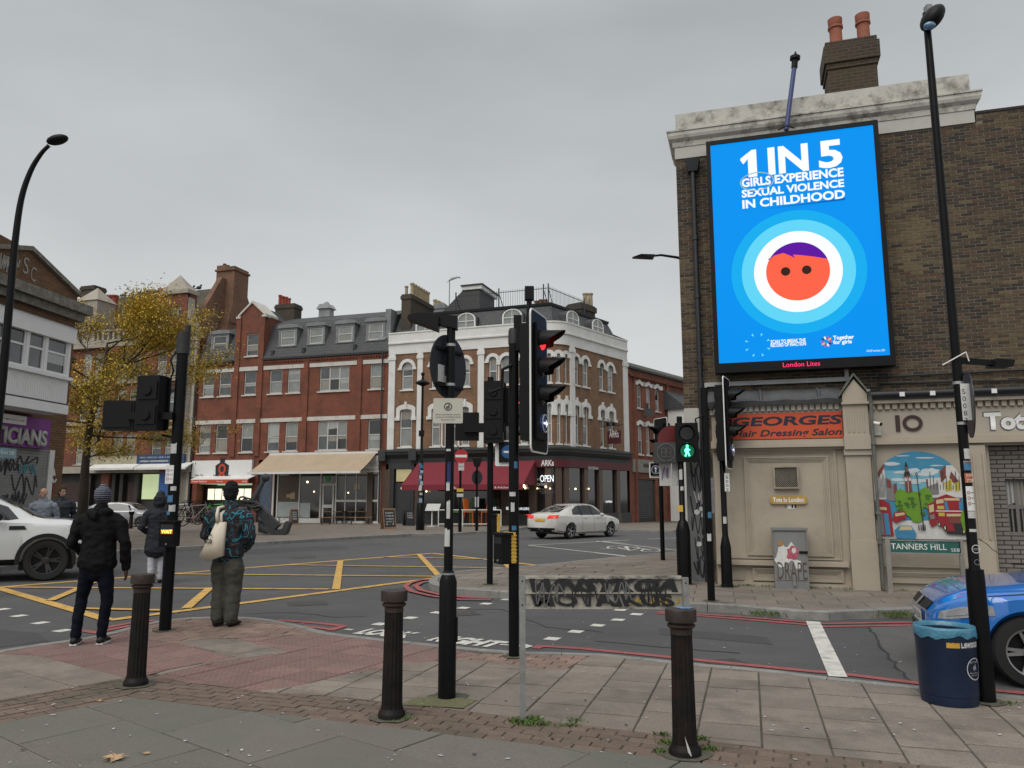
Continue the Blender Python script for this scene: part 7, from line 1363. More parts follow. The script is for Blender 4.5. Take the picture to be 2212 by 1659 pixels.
c=rel(T,*z_('G',885,475));b=MB();b.M=Matrix.Translation((c.x,.08,c.z))@Matrix.Rotation(math.radians(45),4,'Z');b.lathe([(.36,0),(.36,.02)],(0,0,0),24,ax=Vector((0,-1,0)));b.build('round_sign',MATS['sign_back'],T)
c=rel(T,*z_('G',888,345));b=MB();b.prism([(c.x-.25,-.1,c.z+.22),(c.x-.15,-.1,c.z-.2),(c.x+.12,-.1,c.z-.2),(c.x+.25,-.1,c.z+.22)],(0,.3,0));b.build('lamp_unit',black_plastic,T)
b=MB();c=rel(T,*z_('G',885,700));b.box((c.x-.1,-.065,c.z-.2),(c.x-.03,-.06,c.z+.3));b.box((c.x+.03,-.065,c.z-.2),(c.x+.1,-.06,c.z+.3));b.build('reflective_strips',sticker_w,T)
T=stand('lamp_column','slim black lamp column plastered with stickers near the chalkboards','street lamp',*z_('G',385,940),.12);b=MB();zt=zrel(T,z_('F',0,1030)[1]);b.lathe([(.22,0),(.22,.3),(.2,1.3),(.13,1.4),(.11,3.5),(.07,3.6),(.06,zt)],(0,0,0),12);b.build('pole',black_iron,T,True)
b=MB();b.lathe([(.05,zt-.15),(.36,zt-.02),(.38,zt+.03),(.25,zt+.14),(.08,zt+.2),(.05,zt+.4),(.1,zt+.45),(.1,zt+.55),(.03,zt+.6)],(0,0,0),16);b.build('lantern',black_plastic,T,True)
rr=random.Random(3)
stickers(T,[(rr.uniform(.8,3.3),rr.uniform(.08,.2),rr.uniform(.08,.2))for _ in range(20)],.14,seed=30);b=MB();c=rel(T,*z_('F',400,1470));b.box((c.x-.15,-.1,c.z-.15),(c.x+.12,.05,c.z+.15));b.build('control_box',black_plastic,T)
# ---- right-hand cluster
T=stand('signal_pole','plain black pole at the kerb with looped cable left of the salon front','traffic signal',1537,1298,.12);zt=zrel(T,838);b=MB();b.rod((0,0,-.1),(0,0,zt),.057,n=14);b.build('pole',black_iron,T,True)
e=rel(T,*z_('I',1040,380));b=MB();b.tube([(.04,-.05,zt-.35),(e.x-.05,-.05,e.z-.35),(e.x+.03,-.05,e.z-.2),(e.x-.03,-.05,e.z),(e.x+.1,-.02,e.z+.02)],.014,6);b.tube([(-.04,-.05,zt-.45),(-.16,-.05,zt-.5),(-.12,-.05,zt-.8),(-.16,-.03,zt-1.0)],.014,6);b.build('cables',black_plastic,T,True)
c=rel(T,*z_('I',1010,1280));b=MB();b.box((c.x-.06,-.02,c.z-.35),(c.x+.06,.0,c.z+.2));b.build('small_notice',mat('grey_notice',(.16,.16,.16),.6,var=.4,scale=40),T);stickers(T,[(1.25,.1,.07),(.9,.12,.06)],.057,seed=77)
T=stand('signal_post','black wide-based signal post with white number strip before the salon panels','traffic signal',1571,1268,.12);zb1=zrel(T,z_('J',0,370)[1]);zt=zrel(T,842);b=MB();b.lathe([(.11,-.02),(.11,.04),(.098,.05),(.094,zb1-.05),(.06,zb1+.12),(.052,zb1+.14),(.05,zt)],(0,0,0),16);b.build('pole',black_iron,T,True)
c=rel(T,*z_('I',1140,690));head(T,(c.x+.02,-.08,c.z),math.radians(64),4,1.1,lit=None,arrow=0.)
c=rel(T,*z_('I',1200,430));b=MB()
b0=rel(T,*z_('I',1128,1290));b1=rel(T,*z_('I',1165,1130));b=MB();b.box((b0 .x,-.06,b0 .z),(b1 .x,-.053,b1 .z));so_=b.build('number_strip',white_clean,T)
for k,ch_ in enumerate('S002'):zz=b1 .z-.08-.073*k;letters('lettering',ch_,txt_dk,so_,b0 .x+.022,zz-.02,b1 .x-.022,zz+.03,-.0605,.01)
stickers(T,[(zrel(T,z_('J',0,190)[1]),.13,.06)],.055,seed=60)
T=stand('crossing_signal','pedestrian signal with lit green walking man and blank countdown panel','traffic signal',1479,1262,.12);zb1=zrel(T,1128);b=MB();b.lathe([(.13,-.02),(.13,zb1-.15),(.09,zb1),(.055,zb1+.05),(.052,zrel(T,900))],(0,0,0),16);b.build('pole',black_iron,T,True)
c=rel(T,*z_('I',790,860));s_=1.1;M=Matrix.Translation((c.x,-.1,c.z))@Matrix.Rotation(math.radians(-11),4,'Z')@Matrix.Scale(s_,4);b=MB();b.M=M;b.box((-.19,-.02,-.33),(.19,.18,.33));b.build('signal_head',black_plastic,T)
for k,z in enumerate((.15,-.15)):
 b=MB();b.M=M;b.lathe([(.115,0),(.11,.02)],(0,-.02,z),24,ax=Vector((0,-1,0)));ln_=b.build('lens',lens_off if k==0 else mat('green_glass',(.003,.05,.025),.3,emit=.08,emcol=(0,1,.45)),T)
 b=MB();b.M=M;N=16;vs=[]
 for i in range(N+1):
  a=math.radians(-20+220*i/N);ext=.04+.12*max(0,math.sin(max(0,min(PI,a))));vs+=[(.135*math.cos(a),-.02,z+.135*math.sin(a)),(.13*math.cos(a),-.02-ext,z+.13*math.sin(a))]
 b.add(vs,[(2*i,2*i+2,2*i+3,2*i+1)for i in range(N)]);b.build('visor',black_plastic,T,True)
gman=mat('green_man',(.05,.6,.35),.3,emit=3.2,emcol=(.10,1,.50));b=MB();b.M=M
def limb(b,p,q,w,y=-.045):d=Vector((q[0]-p[0],0,q[1]-p[1])).normalized();n=Vector((-d.z,0,d.x))*w/2;P=Vector((p[0],y,p[1]-.15));Q=Vector((q[0],y,q[1]-.15));b.poly([P-n,Q-n,Q+n,P+n])
for p_,q_,w_ in(((-.002,.055),(.002,-.01),.045),((.0,.0),(.035,-.085),.024),((.0,.0),(-.035,-.09),.024),((.0,.05),(.045,.01),.017),((.0,.05),(-.04,.015),.017),((-.04,.015),(-.03,-.02),.015)):limb(b,p_,q_,w_,-.045-.0006*len(b.f))
b.poly([(.0+.02*math.cos(2*PI*i/12),-.0445,-.15+.085+.02*math.sin(2*PI*i/12))for i in range(12)]);b.build('walking_man',gman,T)
c=rel(T,*z_('I',608,948));b=MB();b.box((c.x-.2,-.08,c.z-.19),(c.x+.2,.1,c.z+.19));cd=b.build('countdown_box',mat('grey_box',(.05,.05,.052),.5),T);b=MB();b.lathe([(.165,0),(.165,.012)],(c.x,-.08,c.z),28,ax=Vector((0,-1,0)));b.build('round_face',mat('countdown_face',(.035,.035,.036),.4),cd)
b=MB();ring(b,(c.x,c.z),.16,.16,.168,.168,-.094,.003,28);b.build('rim',mat('grey_rim',(.2,.2,.19),.5),cd)
seg=mat('dim_segment',(.13,.125,.12),.6)
for dx in(-.05,.05):
 b=MB()
 for x0_,z0_,x1_,z1_ in((-.035,.075,.035,.085),(-.035,-.005,.035,.005),(-.035,-.085,.035,-.075),(-.043,-.08,-.035,.08),(.035,-.08,.043,.08)):b.box((c.x+dx+x0_,-.0955,c.z+z0_),(c.x+dx+x1_,-.0935,c.z+z1_))
 b.build('digit',seg,cd)
c=rel(T,*z_('I',680,1135));b=MB();b.box((c.x-.24,.1,c.z-.22),(c.x-.02,.12,c.z+.22));b.box((c.x+.0,.1,c.z-.22),(c.x+.2,.12,c.z+.22));so_=b.build('scribbled_boards',sticker_w,T);scrawl(so_,mat('purple_ink',(.15,.10,.2),.6),[(c.x-.2,c.z-.1,c.x-.05,c.z+.12)],.098,.012,88)
c=rel(T,*z_('I',690,830));b=MB();b.lathe([(.28,0),(.28,.02)],(c.x+.0,.2,c.z),24,ax=Vector((0,-1,0)));b.build('red_round_sign',mat('dull_red',(.12,.012,.015),.5),T)
stickers(T,[(1.9,.2,.06),(1.7,.08,.06)],.055,seed=91);b=MB();c=rel(T,*z_('I',735,1440));b.box((c.x-.05,-.065,c.z-.06),(c.x+.05,-.06,c.z+.06));b.build('hazard_sticker',yellow_pl,T)
T=stand('signal_pole','black signal pole beyond the crossing signal with green light turned left','traffic signal',1432,1210,.12);b=MB();b.rod((0,0,0),(0,0,zrel(T,925)),.057,n=12);b.build('pole',black_iron,T,True)
c=rel(T,*z_('I',590,870));head(T,(c.x-.05,0,c.z),math.radians(-68),3,1.12,lit=2)
c=rel(T,*z_('I',520,1100));b=MB();b.prism(rrect(c.x-.17,c.z-.21,c.x+.17,c.z+.19,.03,-.1,3),(0,.01,0));so_=b.build('arrow_sign',white_clean,T);b=MB();b.box((c.x-.14,-.13,c.z-.15),(c.x+.12,-.101,c.z+.17));b.build('housing',black_plastic,so_)
b=MB();b.lathe([(.11,0),(.11,.01)],(c.x-.01,-.13,c.z),22,ax=Vector((0,-1,0)));b.build('disc',mat('dark_blue_disc',(.01,.03,.07),.4),so_);b=MB();ring(b,(c.x-.01,c.z),.10,.10,.11,.11,-.143,.002,22);b.poly([(c.x-.01+v*.85,-.143,c.z+u*.85)for u,v in((-.09,-.014),(.02,-.014),(.02,-.045),(.1,0),(.02,.045),(.02,.014),(-.09,.014))][::-1]);b.build('white_arrow',white_clean,so_)
# ---- right lamp post
T=stand('lamp_post','tall black street lamp post covered in stickers beside the blue litter bin','street lamp',2130,1515);z1=zrel(T,1230);z2=zrel(T,z_('L',0,180)[1]);zt=zrel(T,28)
b=MB();b.lathe([(.076,-.05),(.072,z1-.10),(.068,z1),(.052,z2-.02),(.042,z2+.02),(.040,z2+1.2),(.036,zt*.75),(.030,zt)],(0,0,0),18);b.build('pole',black_iron,T,True)
a=rel(T,*m_(1640,210));c=rel(T,*m_(1680,40));b=MB();b.M=Matrix.Translation(rel(T,*m_(1640,128))+Vector((0,-.05,0)))@Matrix.Rotation(math.radians(38),4,'Y')
b.ball((0,0,0),.135,10,(.62,.85,1.0));b.build('lantern',black_plastic,T,True);b=MB();b.ball(rel(T,*m_(1602,198))+Vector((.01,-.09,.01)),.045,6,(1.2,1.,.8));b.build('lamp_glass',mat('lamp_glass',(.12,.25,.4),.1,spec=.9),T,True);b=MB();b.box((-.02,-.06,zt-.08),(.03,-.0,zt+.05));b.build('bracket',galv,T)
s1_=rel(T,*n_(1870,660));s2_=rel(T,*n_(2120,680));b=MB();b.add([(.02,-.03,s1_.z-.03),(.02,.03,s1_.z-.03),(.02,.03,s1_.z+.02),(.02,-.03,s1_.z+.02)]+[(s2_.x-.13,-.03,s2_.z-.02),(s2_.x-.13,.03,s2_.z-.02),(s2_.x-.13,.03,s2_.z+.02),(s2_.x-.13,-.03,s2_.z+.02)],[(0,1,2,3),(7,6,5,4),(0,4,5,1),(1,5,6,2),(2,6,7,3),(3,7,4,0)]);b.prism([(s2_.x-.16,-.06,s2_.z-.035),(s2_.x,-.06,s2_.z-.035),(s2_.x+.02,-.06,s2_.z+.02),(s2_.x-.14,-.06,s2_.z+.035)],(0,.14,0));b.build('sign_lamp',black_plastic,T)
b=MB();b.rod((-.14,-.03,s1_.z-.05),(.06,-.05,s1_.z+.06),.006,n=5);b.rod((.06,-.05,s1_.z+.06),(.08,-.05,s1_.z-.02),.006,n=5);b.build('cable_tie',white_clean,T)
c=rel(T,*n_(1905,925));b=MB();b.M=Matrix.Translation((c.x,.06,c.z))@Matrix.Rotation(math.radians(67),4,'Z');b.lathe([(.29,-.004),(.29,.004)],(0,0,0),36,ax=Vector((0,-1,0)));b.build('round_sign',MATS['sign_back'],T)
b=MB();
for yy in(800,1045):z=rel(T,*n_(1860,yy)).z;b.rod((0,0,z-.012),(0,0,z+.012),.044,n=14)
b.build('steel_clips',silver_tape,T,True)
b0=rel(T,*n_(1838,1028));b1=rel(T,*n_(1862,808));b=MB();b.box((b0 .x-.02,-.05,b0 .z),(b1 .x-.005,-.044,b1 .z));so_=b.build('number_strip',white_clean,T)
for k,ch_ in enumerate('S0083'):zz=b1 .z-.07-.062*k;letters('lettering',ch_,txt_dk,so_,b0 .x-.012,zz-.02,b0 .x+.018,zz+.022,-.0505,.0)
kz_=lambda y:zrel(T,z_('K',0,y)[1]);kx=lambda x,y:rel(T,*z_('K',x,y)).x
def wrap(z0_,z1_,mm_,txt=None,tm=None,nm='sticker',r=.0435,wd=.072):
 b=MB();vs=[];n=6
 for i in range(n+1):a=-PI/2+(i/n-.5)*wd/r;vs+=[(r*math.cos(a),r*math.sin(a),z0_),(r*math.cos(a),r*math.sin(a),z1_)]
 b.add(vs,[(2*i,2*i+2,2*i+3,2*i+1)for i in range(n)]);o=b.build(nm,mm_,T)
 if txt:
  for k,t_ in enumerate(txt):h_=(z1_-z0_)/len(txt);letters('lettering',t_,tm,o,-.028,z1_-h_*(k+.85),.028,z1_-h_*(k+.2),-r-.003,.01)
 return o
wrap(kz_(690),kz_(610),sticker_c);wrap(kz_(630),kz_(608),sticker_w,['PIZZA'],red_m);wrap(kz_(800),kz_(715),mat('orange_sticker',(.45,.12,.04),.6),['JUST','STOP'],white_clean);o_=wrap(kz_(1045),kz_(830),white_clean)
for k in range(3):zz=kz_(885+48*k);b=MB();ring(b,(-.02,zz),.009,.009,.0135,.0135,-.0475,.001,14);b.build('red_symbol',red_m,o_);b=MB();b.box((.0,-.0470,zz-.002),(.028,-.0462,zz+.002));b.build('line',txt_dk,o_)
wrap(kz_(1110),kz_(1050),sticker_w);wrap(kz_(590),kz_(500),sticker_w,wd=.05);wrap(kz_(1230),kz_(1205),sticker_w)
for yy,r_,mm_ in((1380,.036,ink),(1495,.024,MATS['dull_sign_board'])):
 zz=kz_(yy);b=MB();ring(b,(0,zz),r_*.8,r_*.8,r_,r_,-.047,.001,22);o_=b.build('round_sticker',sticker_w if yy==1380 else mm_,T)
letters('lettering','VOTE',sticker_w,T,-.024,kz_(1390),.024,kz_(1372),-.0475,.0)
b=MB();b.tube([(.03,-.04,kz_(1290)),(.08,-.06,kz_(1330)),(.13,-.06,kz_(1385)),(.17,-.06,kz_(1410))],.003,5);b.build('twig',bark,T)
# ---- left curved street lamp
LP=at(-12,1000,13.5);T=thing('lamp_post','curved black street lamp rising along the left edge of the picture','street lamp',(LP.x,LP.y,.03));r13=lambda x,y:at(x,y,13.5)-T.location
P=[Vector((r13(-10,900).x,0,-.05)),r13(-4,900)-Vector((0,0,0)),r13(8,790),r13(22,640),r13(33,520),r13(46,430),r13(66,370),r13(88,333),r13(106,314)]
P[0]=Vector((P[1].x-.02,0,-.03));Q=[]
for i in range(len(P)-1):
 a_,p_,q_,c_=P[max(i-1,0)],P[i],P[i+1],P[min(i+2,len(P)-1)]
 for k in range(4):t=k/4;Q.append(.5*((2*p_)+(q_-a_)*t+(2*a_-5*p_+4*q_-c_)*t*t+(3*p_-a_-3*q_+c_)*t**3))
Q.append(P[-1]);b=MB();b.tube(Q,[.085-.05*min(1,i/len(Q)*1.1)for i in range(len(Q))],10);b.build('pole',black_iron,T,'all')
h0=r13(101,308);h1=r13(147,296);b=MB();d_=(h1-h0);b.M=Matrix.Translation((h0+h1)/2)@Matrix.Rotation(-math.atan2(d_.z,d_.x),4,'Y');b.ball((0,0,0),d_.length/2,8,(1,.6,.42));b.build('lantern',black_plastic,T,True)
# ---- lamp head peeping from behind the brick building
T=thing('lamp_post','street lamp arm peeping out left of the brick building wall','street lamp',(at(1500,600,22).x,22,.1));r17=lambda x,y:at(x,y,22)-T.location;e=r17(1462,556);b=MB();b.tube([(0,0,0),(0,0,e.z-.5),(-.08,0,e.z-.12),(e.x,0,e.z+.0),r17(1428,551),r17(1410,553)],[.08,.06,.05,.04,.035,.03],8);b.build('pole',black_iron,T,True)
h0=r17(1366,557);b=MB();b.add([(h0 .x,-.03,h0 .z-.02),(h0 .x+.62,-.1,h0 .z-.03),(h0 .x+.66,-.1,h0 .z+.08),(h0 .x+.25,-.08,h0 .z+.1),(h0 .x,-.03,h0 .z+.02)]+[(h0 .x,.03,h0 .z-.02),(h0 .x+.62,.1,h0 .z-.03),(h0 .x+.66,.1,h0 .z+.08),(h0 .x+.25,.08,h0 .z+.1),(h0 .x,.03,h0 .z+.02)],[(0,1,2,3,4),(9,8,7,6,5)]+[(i,i+5,(i+1)%5+5,(i+1)%5)for i in range(5)]);b.build('lantern',black_plastic,T)
# ---- bollards
BL=[(293,1480,1240,'near'),(846,1550,1275,'mid'),(1480,1630,1315,'near')]
labs=['fluted black iron bollard at left in front of the lit wait box','fluted black iron bollard left of the wide-based sign post, grass at its foot','nearest fluted black iron bollard with blue paint on its cap']
cap_m=mat('rusty_cap',(.035,.022,.018),.55,spec=.4,var=.5,scale=12,dirt=(.012,.012,.014),dirts=8,dirta=.8)
def bollard(i,px,py,ty):
 T=stand('bollard',labs[i],'bollard',px,py,.03,'fluted iron bollards on the near pavement');h=zrel(T,ty)
 b=MB();b.lathe([(.103,-.03),(.103,.03),(.099,.045),(.088,.06),(.084,.075)],(0,0,0),28);b.build('base',bollard_m,T,True)
 b=MB();b.lathe([(.082,.07),(.079,.1),(.074,h*.5),(.070,h-.17),(.070,h-.155)],(0,0,0),32,flute=.085);b.build('shaft',bollard_m,T)
 b=MB();b.lathe([(.072,h-.16),(.072,h-.125),(.080,h-.12),(.092,h-.108),(.092,h-.098),(.078,h-.09),(.078,h-.08),(.101,h-.078),(.102,h-.01),(.098,h),(.0,h+.001)],(0,0,0),28);c_=b.build('cap',cap_m,T,True)
 if i==2:b=MB();b.poly([(.03+.055*math.cos(t)*(1+.2*math.sin(3*t)),.02+.045*math.sin(t),h+.004)for t in[k*PI/8 for k in range(16)]]);b.build('blue_paint',mat('blue_spray',(.08,.2,.42),.6,var=.5,scale=30),c_);b=MB();b.poly([(-.02,-.098,.14),(.0,-.1,.03),(.02,-.104,.02),(.01,-.1,.06)]);b.build('paper_scrap',sticker_w,T)
for i,(px,py,ty,_)in enumerate(BL):bollard(i,px,py,ty)
FBL=[((1153,1062),912,'small dark bollard on the plaza left of the hooded person')]
T=stand('bollard',FBL[0][2],'bollard',*z_('B',1150,1065),.12);b=MB();h=zrel(T,z_('B',0,912)[1]);b.lathe([(.12,0),(.1,.1),(.09,h-.2),(.13,h-.15),(.14,h)],(0,0,0),12);b.build('shaft',bollard_m,T,True)
# ---- graffiti-covered name board
T=stand('street_name_board','street name board on two steel posts, plate blackened by layers of graffiti','sign',1129,1553)
a=rel(T,*z_('H',1270,-120));R_=at(1478,1290,T.location.y)-T.location;ang_=math.radians(3);zt=zrel(T,1243);W_=R_.x-.0;
b=MB();b.box((-.022,-.02,-.05),(.022,.02,zt));b.build('steel_post',galv,T);b=MB();b.M=Matrix.Translation((W_,-.05,0));b.box((-.022,-.02,-.05),(.022,.02,zt-.01));b.build('steel_post',galv,T)
zb_p=zrel(T,z_('H',0,262)[1]-2);zt_p=zrel(T,z_('G',0,1340)[1]);pm_=mat('dirty_plate',(.33,.31,.27),.7,var=.25,scale=12,dirt=(.012,.011,.012),dirts=9,dirta=.92,streak=0)
b=MB();b.box((.022,-.012,zb_p),(W_-.02,.004,zt_p));hh=zt_p-zb_p
for t_ in(0,.46,.90):b.box((.022,-.028,zb_p+hh*t_),(W_-.02,-.0121,zb_p+hh*(t_+.055)));b.box((.022,-.020,zb_p+hh*(t_+.06)),(W_-.02,-.0121,zb_p+hh*(t_+.085)))
for k in range(1,12):x=.022+(W_-.04)*k/12;b.box((x-.001,-.014,zb_p+hh*.09),(x+.001,-.0121,zb_p+hh*.44));b.box((x-.001,-.014,zb_p+hh*.55),(x+.001,-.0121,zb_p+hh*.88))
pb=b.build('plate',pm_,T)
letters('graffiti','WNSYKOA',ink,pb,.05,zb_p+hh*.50,W_-.05,zb_p+hh*.93,-.0290,.05,.25)
letters('graffiti','MOTAIKUS',ink,pb,.06,zb_p+hh*.08,W_-.08,zb_p+hh*.46,-.0296,.04,-.2)
for k in range(4):x=.1+(W_-.2)*k/4;scrawl(pb,ink if k%2 else mat('grey_spray',(.12,.12,.12),.8),[(x,zb_p+hh*.1,x+.22,zb_p+hh*.8)],-.0305-.0006*k,.009,100+k)
letters('graffiti','SKRU',mat('ochre_spray',(.40,.25,.03),.7),pb,W_*.62,zb_p+hh*.14,W_-.04,zb_p+hh*.34,-.0285,.0,.1)
b=MB();
for x,zz in((0,zt-.04),(0,zb_p+.03),(W_,zt-.05)):b.lathe([(.007,0),(.006,.004)],(x,-.02-(.05 if x else 0),zz),10,ax=Vector((0,-1,0)))
b.build('bolts',dark_pipe,T,True)
# ---- service cabinet by the salon
T=FA.root('service_cabinet','grey metal service cabinet with torn posters and brown tag against the salon front','cabinet');YC=-.40;u0=FA.uv(z_('J',1545,240),YC);u1=FA.uv(z_('J',1858,240),YC);l0_=FA.uv(z_('J',1570,780),YC);l1_=FA.uv(z_('J',1880,785),YC);x0_=(u0[0]+l0_[0])/2+.02;x1_=(u1[0]+l1_[0])/2;zt=FA.uv(z_('J',1700,235),YC)[1]
cab=mat('cabinet_grey',(.20,.205,.205),.6,var=.12,scale=6,dirt=(.12,.115,.11),dirts=3,dirta=.5);b=MB();b.box((x0_,YC,.12),(x1_,YC+.32,zt-.03));b.build('body',cab,T);b=MB();b.box((x0_-.02,YC-.03,zt-.03),(x1_+.02,YC+.34,zt+.01));b.build('lid',cab,T)
b=MB();b.box((x0_+.03,YC-.012,.28),(x1_-.03,YC-.001,zt-.06));dr_=b.build('door',cab,T);b=MB();b.box((x1_-.14,YC-.03,zt-.42),(x1_+.0,YC-.013,zt-.38));b.build('handle',black_plastic,dr_);b=MB();b.box(((x0_+x1_)/2+.02,YC-.03,.18),((x0_+x1_)/2+.06,YC-.012,.34));b.build('padlock',galv,dr_)
xm=(x0_+x1_)/2;zc_=zt-.45
for k,(dx,dz,r_,mm_)in enumerate(((-.02,.0,.2,paper),(-.14,.05,.12,paper),(.03,.03,.14,mat('pink_poster',(.42,.10,.14),.8,var=.5,scale=18)),(-.18,-.1,.1,paper),(.1,-.14,.08,paper),(.0,-.18,.09,cab),(.05,.08,.05,paper),(-.16,.2,.05,mat('rust_orange_paper',(.4,.2,.06),.8)))):
 rr=random.Random(k*3+1);b=MB();b.poly([(xm+dx+r_*rr.uniform(.55,1.1)*math.cos(t)*.9,YC-.0145-.0008*k,zc_+dz+r_*rr.uniform(.55,1.1)*math.sin(t)*1.2)for t in[i*PI/7 for i in range(14)]][::1]);b.build('poster_scrap',mm_,dr_)
letters('graffiti','DRAPE',mat('brown_spray',(.09,.055,.04),.7),dr_,x0_+.05,.30,x1_-.03,.58,YC-.022,-.012)
# ---- TANNERS HILL sign
T=FA.root('street_name_sign','green street name sign lettered TANNERS HILL on grey posts beneath the mural','sign');YS=-.32;g=lambda x,y:FA.uv(z_('K',x,y),YS)
bx0=g(1035,1360)[0];bx1_=g(1650,1360)[0];bz0=(g(1040,1405)[1]+g(1645,1425)[1])/2;bz1=(g(1040,1308)[1]+g(1645,1318)[1])/2
b=MB();b.box((bx0,YS-.02,bz0),(bx1_,YS+.0,bz1));so_=b.build('board',mat('green_board',(.015,.105,.085),.5,var=.08,scale=5),T);b=MB();b.box((bx0,YS-.03,bz0-.02),(bx1_,YS+.01,bz0));b.box((bx0,YS-.03,bz1),(bx1_,YS+.01,bz1+.02));b.build('edge_rail',galv,T)
for x in(g(1020,1450)[0],g(1668,1450)[0]):b=MB();b.box((x-.045,YS-.02,.1),(x+.03,YS+.03,bz1+.04));b.build('post',mat('grey_post',(.22,.21,.19),.6),T)
lt0=g(1040,1387);lt1=g(1530,1395);letters('lettering','TANNERS HILL',white_clean,so_,lt0[0],bz0+(bz1-bz0)*.26,lt1[0],bz0+(bz1-bz0)*.78,YS-.023,.005);e0_=g(1568,1405);e1_=g(1640,1375);letters('lettering','SE8',white_clean,so_,e0_[0],bz0+(bz1-bz0)*.14,e1_[0],bz0+(bz1-bz0)*.42,YS-.023,.0)
scrawl(so_,mat('faint_spray',(.15,.25,.23),.7),[(g(1060,0)[0],bz1-.06,g(1150,0)[0],bz1-.01),(g(1250,0)[0],bz1-.06,g(1330,0)[0],bz1-.01)],YS-.0235,.008,51)
# ---- litter bin
T=stand('litter_bin','dark blue litter bin with turquoise liner and gold crown lettering beside the lamp post','litter bin',2052,1515);hb=zrel(T,1352);rb_=.222;navy=mat('navy_bin',(.006,.016,.045),.42,spec=.4,var=.15,scale=5,dirt=(.02,.03,.05),dirts=5,dirta=.3)
b=MB();b.lathe([(rb_*.93,.0),(rb_*.95,.03),(rb_*.95,.07),(rb_*.97,.075),(rb_*1.0,hb-.10),(rb_*1.02,hb-.09),(rb_*1.02,hb-.05),(rb_*.99,hb-.045),(rb_*.99,hb-.02),(rb_*.9,hb-.03),(rb_*.85,.1)],(0,0,0),40);b.build('body',navy,T,True)
liner=mat('turquoise_liner',(.055,.20,.30),.3,spec=.6,var=.2,scale=9,bump=.4,bscale=25);vs=[];n=56;rows_=[(1.045,hb-.065),(1.05,hb-.045),(1.03,hb-.01),(1.015,hb+.012),(.97,hb+.005),(.93,hb-.05),(.9,hb-.14)];rr=random.Random(2);nz_=[.02*noise.noise(Vector((i*.35,0,0)))*2 for i in range(n)];nz_[-1]=nz_[0]
for k,(f,z)in enumerate(rows_):
 for i in range(n):t=2*PI*i/n;q_=nz_[i]*(.8 if k==0 else.4);vs.append((rb_*(f+q_*.5)*math.cos(t),rb_*(f+q_*.5)*math.sin(t),z+q_*(1.2 if k==0 else.25)+.012*math.sin(3*t)*(k==0)))
b=MB();b.add(vs,[(r*n+i,r*n+(i+1)%n,(r+1)*n+(i+1)%n,(r+1)*n+i)for r in range(len(rows_)-1)for i in range(n)]);b.build('liner',liner,T,'all')
def cyl_letters(txt,m,parent,a0d,a1d,z0,z1,r,bold=0.):
 me=textmesh(txt,bold);xs=[v.co.x for v in me.vertices];ys=[v.co.y for v in me.vertices];a,c_,e,f=min(xs),max(xs),min(ys),max(ys)
 bm=bmesh.new();bm.from_mesh(me)
 for v in bm.verts:th=math.radians(a0d+(v.co.x-a)/(c_-a)*(a1d-a0d));zz=z0+(v.co.y-e)/(f-e)*(z1-z0);v.co=Vector((r*math.cos(th),r*math.sin(th),zz))
 bm.to_mesh(me);bm.free();me.materials.clear();me.materials.append(m);return link('lettering',me,parent)
bl=lambda x:math.degrees(math.acos(max(-1,min(1,(rel(T,*z_('L',x,850)).x)/(rb_)))));
th=lambda x:-bl(x)-27
zf_=lambda y:at(1106,z_('L',0,y)[1],T.location.y-.2).z-T.location.z;zc0=zf_(872);zc1=zf_(803);rL=rb_*1.004
cyl_letters('Lewisham',sticker_w,T,th(1632),th(1632)+52,zc0,zc1,rL,.03)
gold=mat('gold_crown',(.5,.28,.03),.5);b=MB();A0=math.radians(th(1520));A1=math.radians(th(1622));n=12;vs=[]
for i in range(n+1):a=A0+(A1-A0)*i/n;h_=(.9 if i%4==2 else.45 if i%2 else.62);vs+=[(rL*math.cos(a),rL*math.sin(a),zc0),(rL*math.cos(a),rL*math.sin(a),zc0+(zc1-zc0)*h_*1.2)]
b.add(vs,[(2*i,2*i+2,2*i+3,2*i+1)for i in range(n)]);b.build('gold_crown',gold,T)
zr_=zf_(1060);a_c=math.radians(th(1722));R_=.082
def cring(ri,ro,m,nm):
 b=MB();n=40;vs=[]
 for i in range(n):
  t=2*PI*i/n
  for r_ in(ri,ro):a=a_c+r_*math.cos(t)/rb_;vs.append((rL*math.cos(a),rL*math.sin(a),zr_+r_*math.sin(t)))
 b.add(vs,[(2*i,2*((i+1)%n),2*((i+1)%n)+1,2*i+1)for i in range(n)]);b.build(nm,m,T)
cring(R_*.95,R_*1.04,sticker_w,'round_emblem')
dg_=math.degrees
cyl_letters('PUT YOUR',sticker_w,T,dg_(a_c)-14,dg_(a_c)+14,zr_+.045,zr_+.058,rL,0);cyl_letters('Please Dispose',sticker_w,T,dg_(a_c)-15,dg_(a_c)+15,zr_-.035,zr_-.024,rL,0);cyl_letters('Litter Carefully',sticker_w,T,dg_(a_c)-13,dg_(a_c)+13,zr_-.052,zr_-.042,rL,0);cyl_letters('tA',sticker_w,T,dg_(a_c)-5,dg_(a_c)+5,zr_-.01,zr_+.035,rL,.01)
collar=mat('contact_shade_collar',(.085,.08,.06),.95,var=.35,scale=25,dirt=(.07,.085,.035),dirts=9,dirta=.8)  # mottled mossy discs added round the bases, contact shade painted in their dark colour
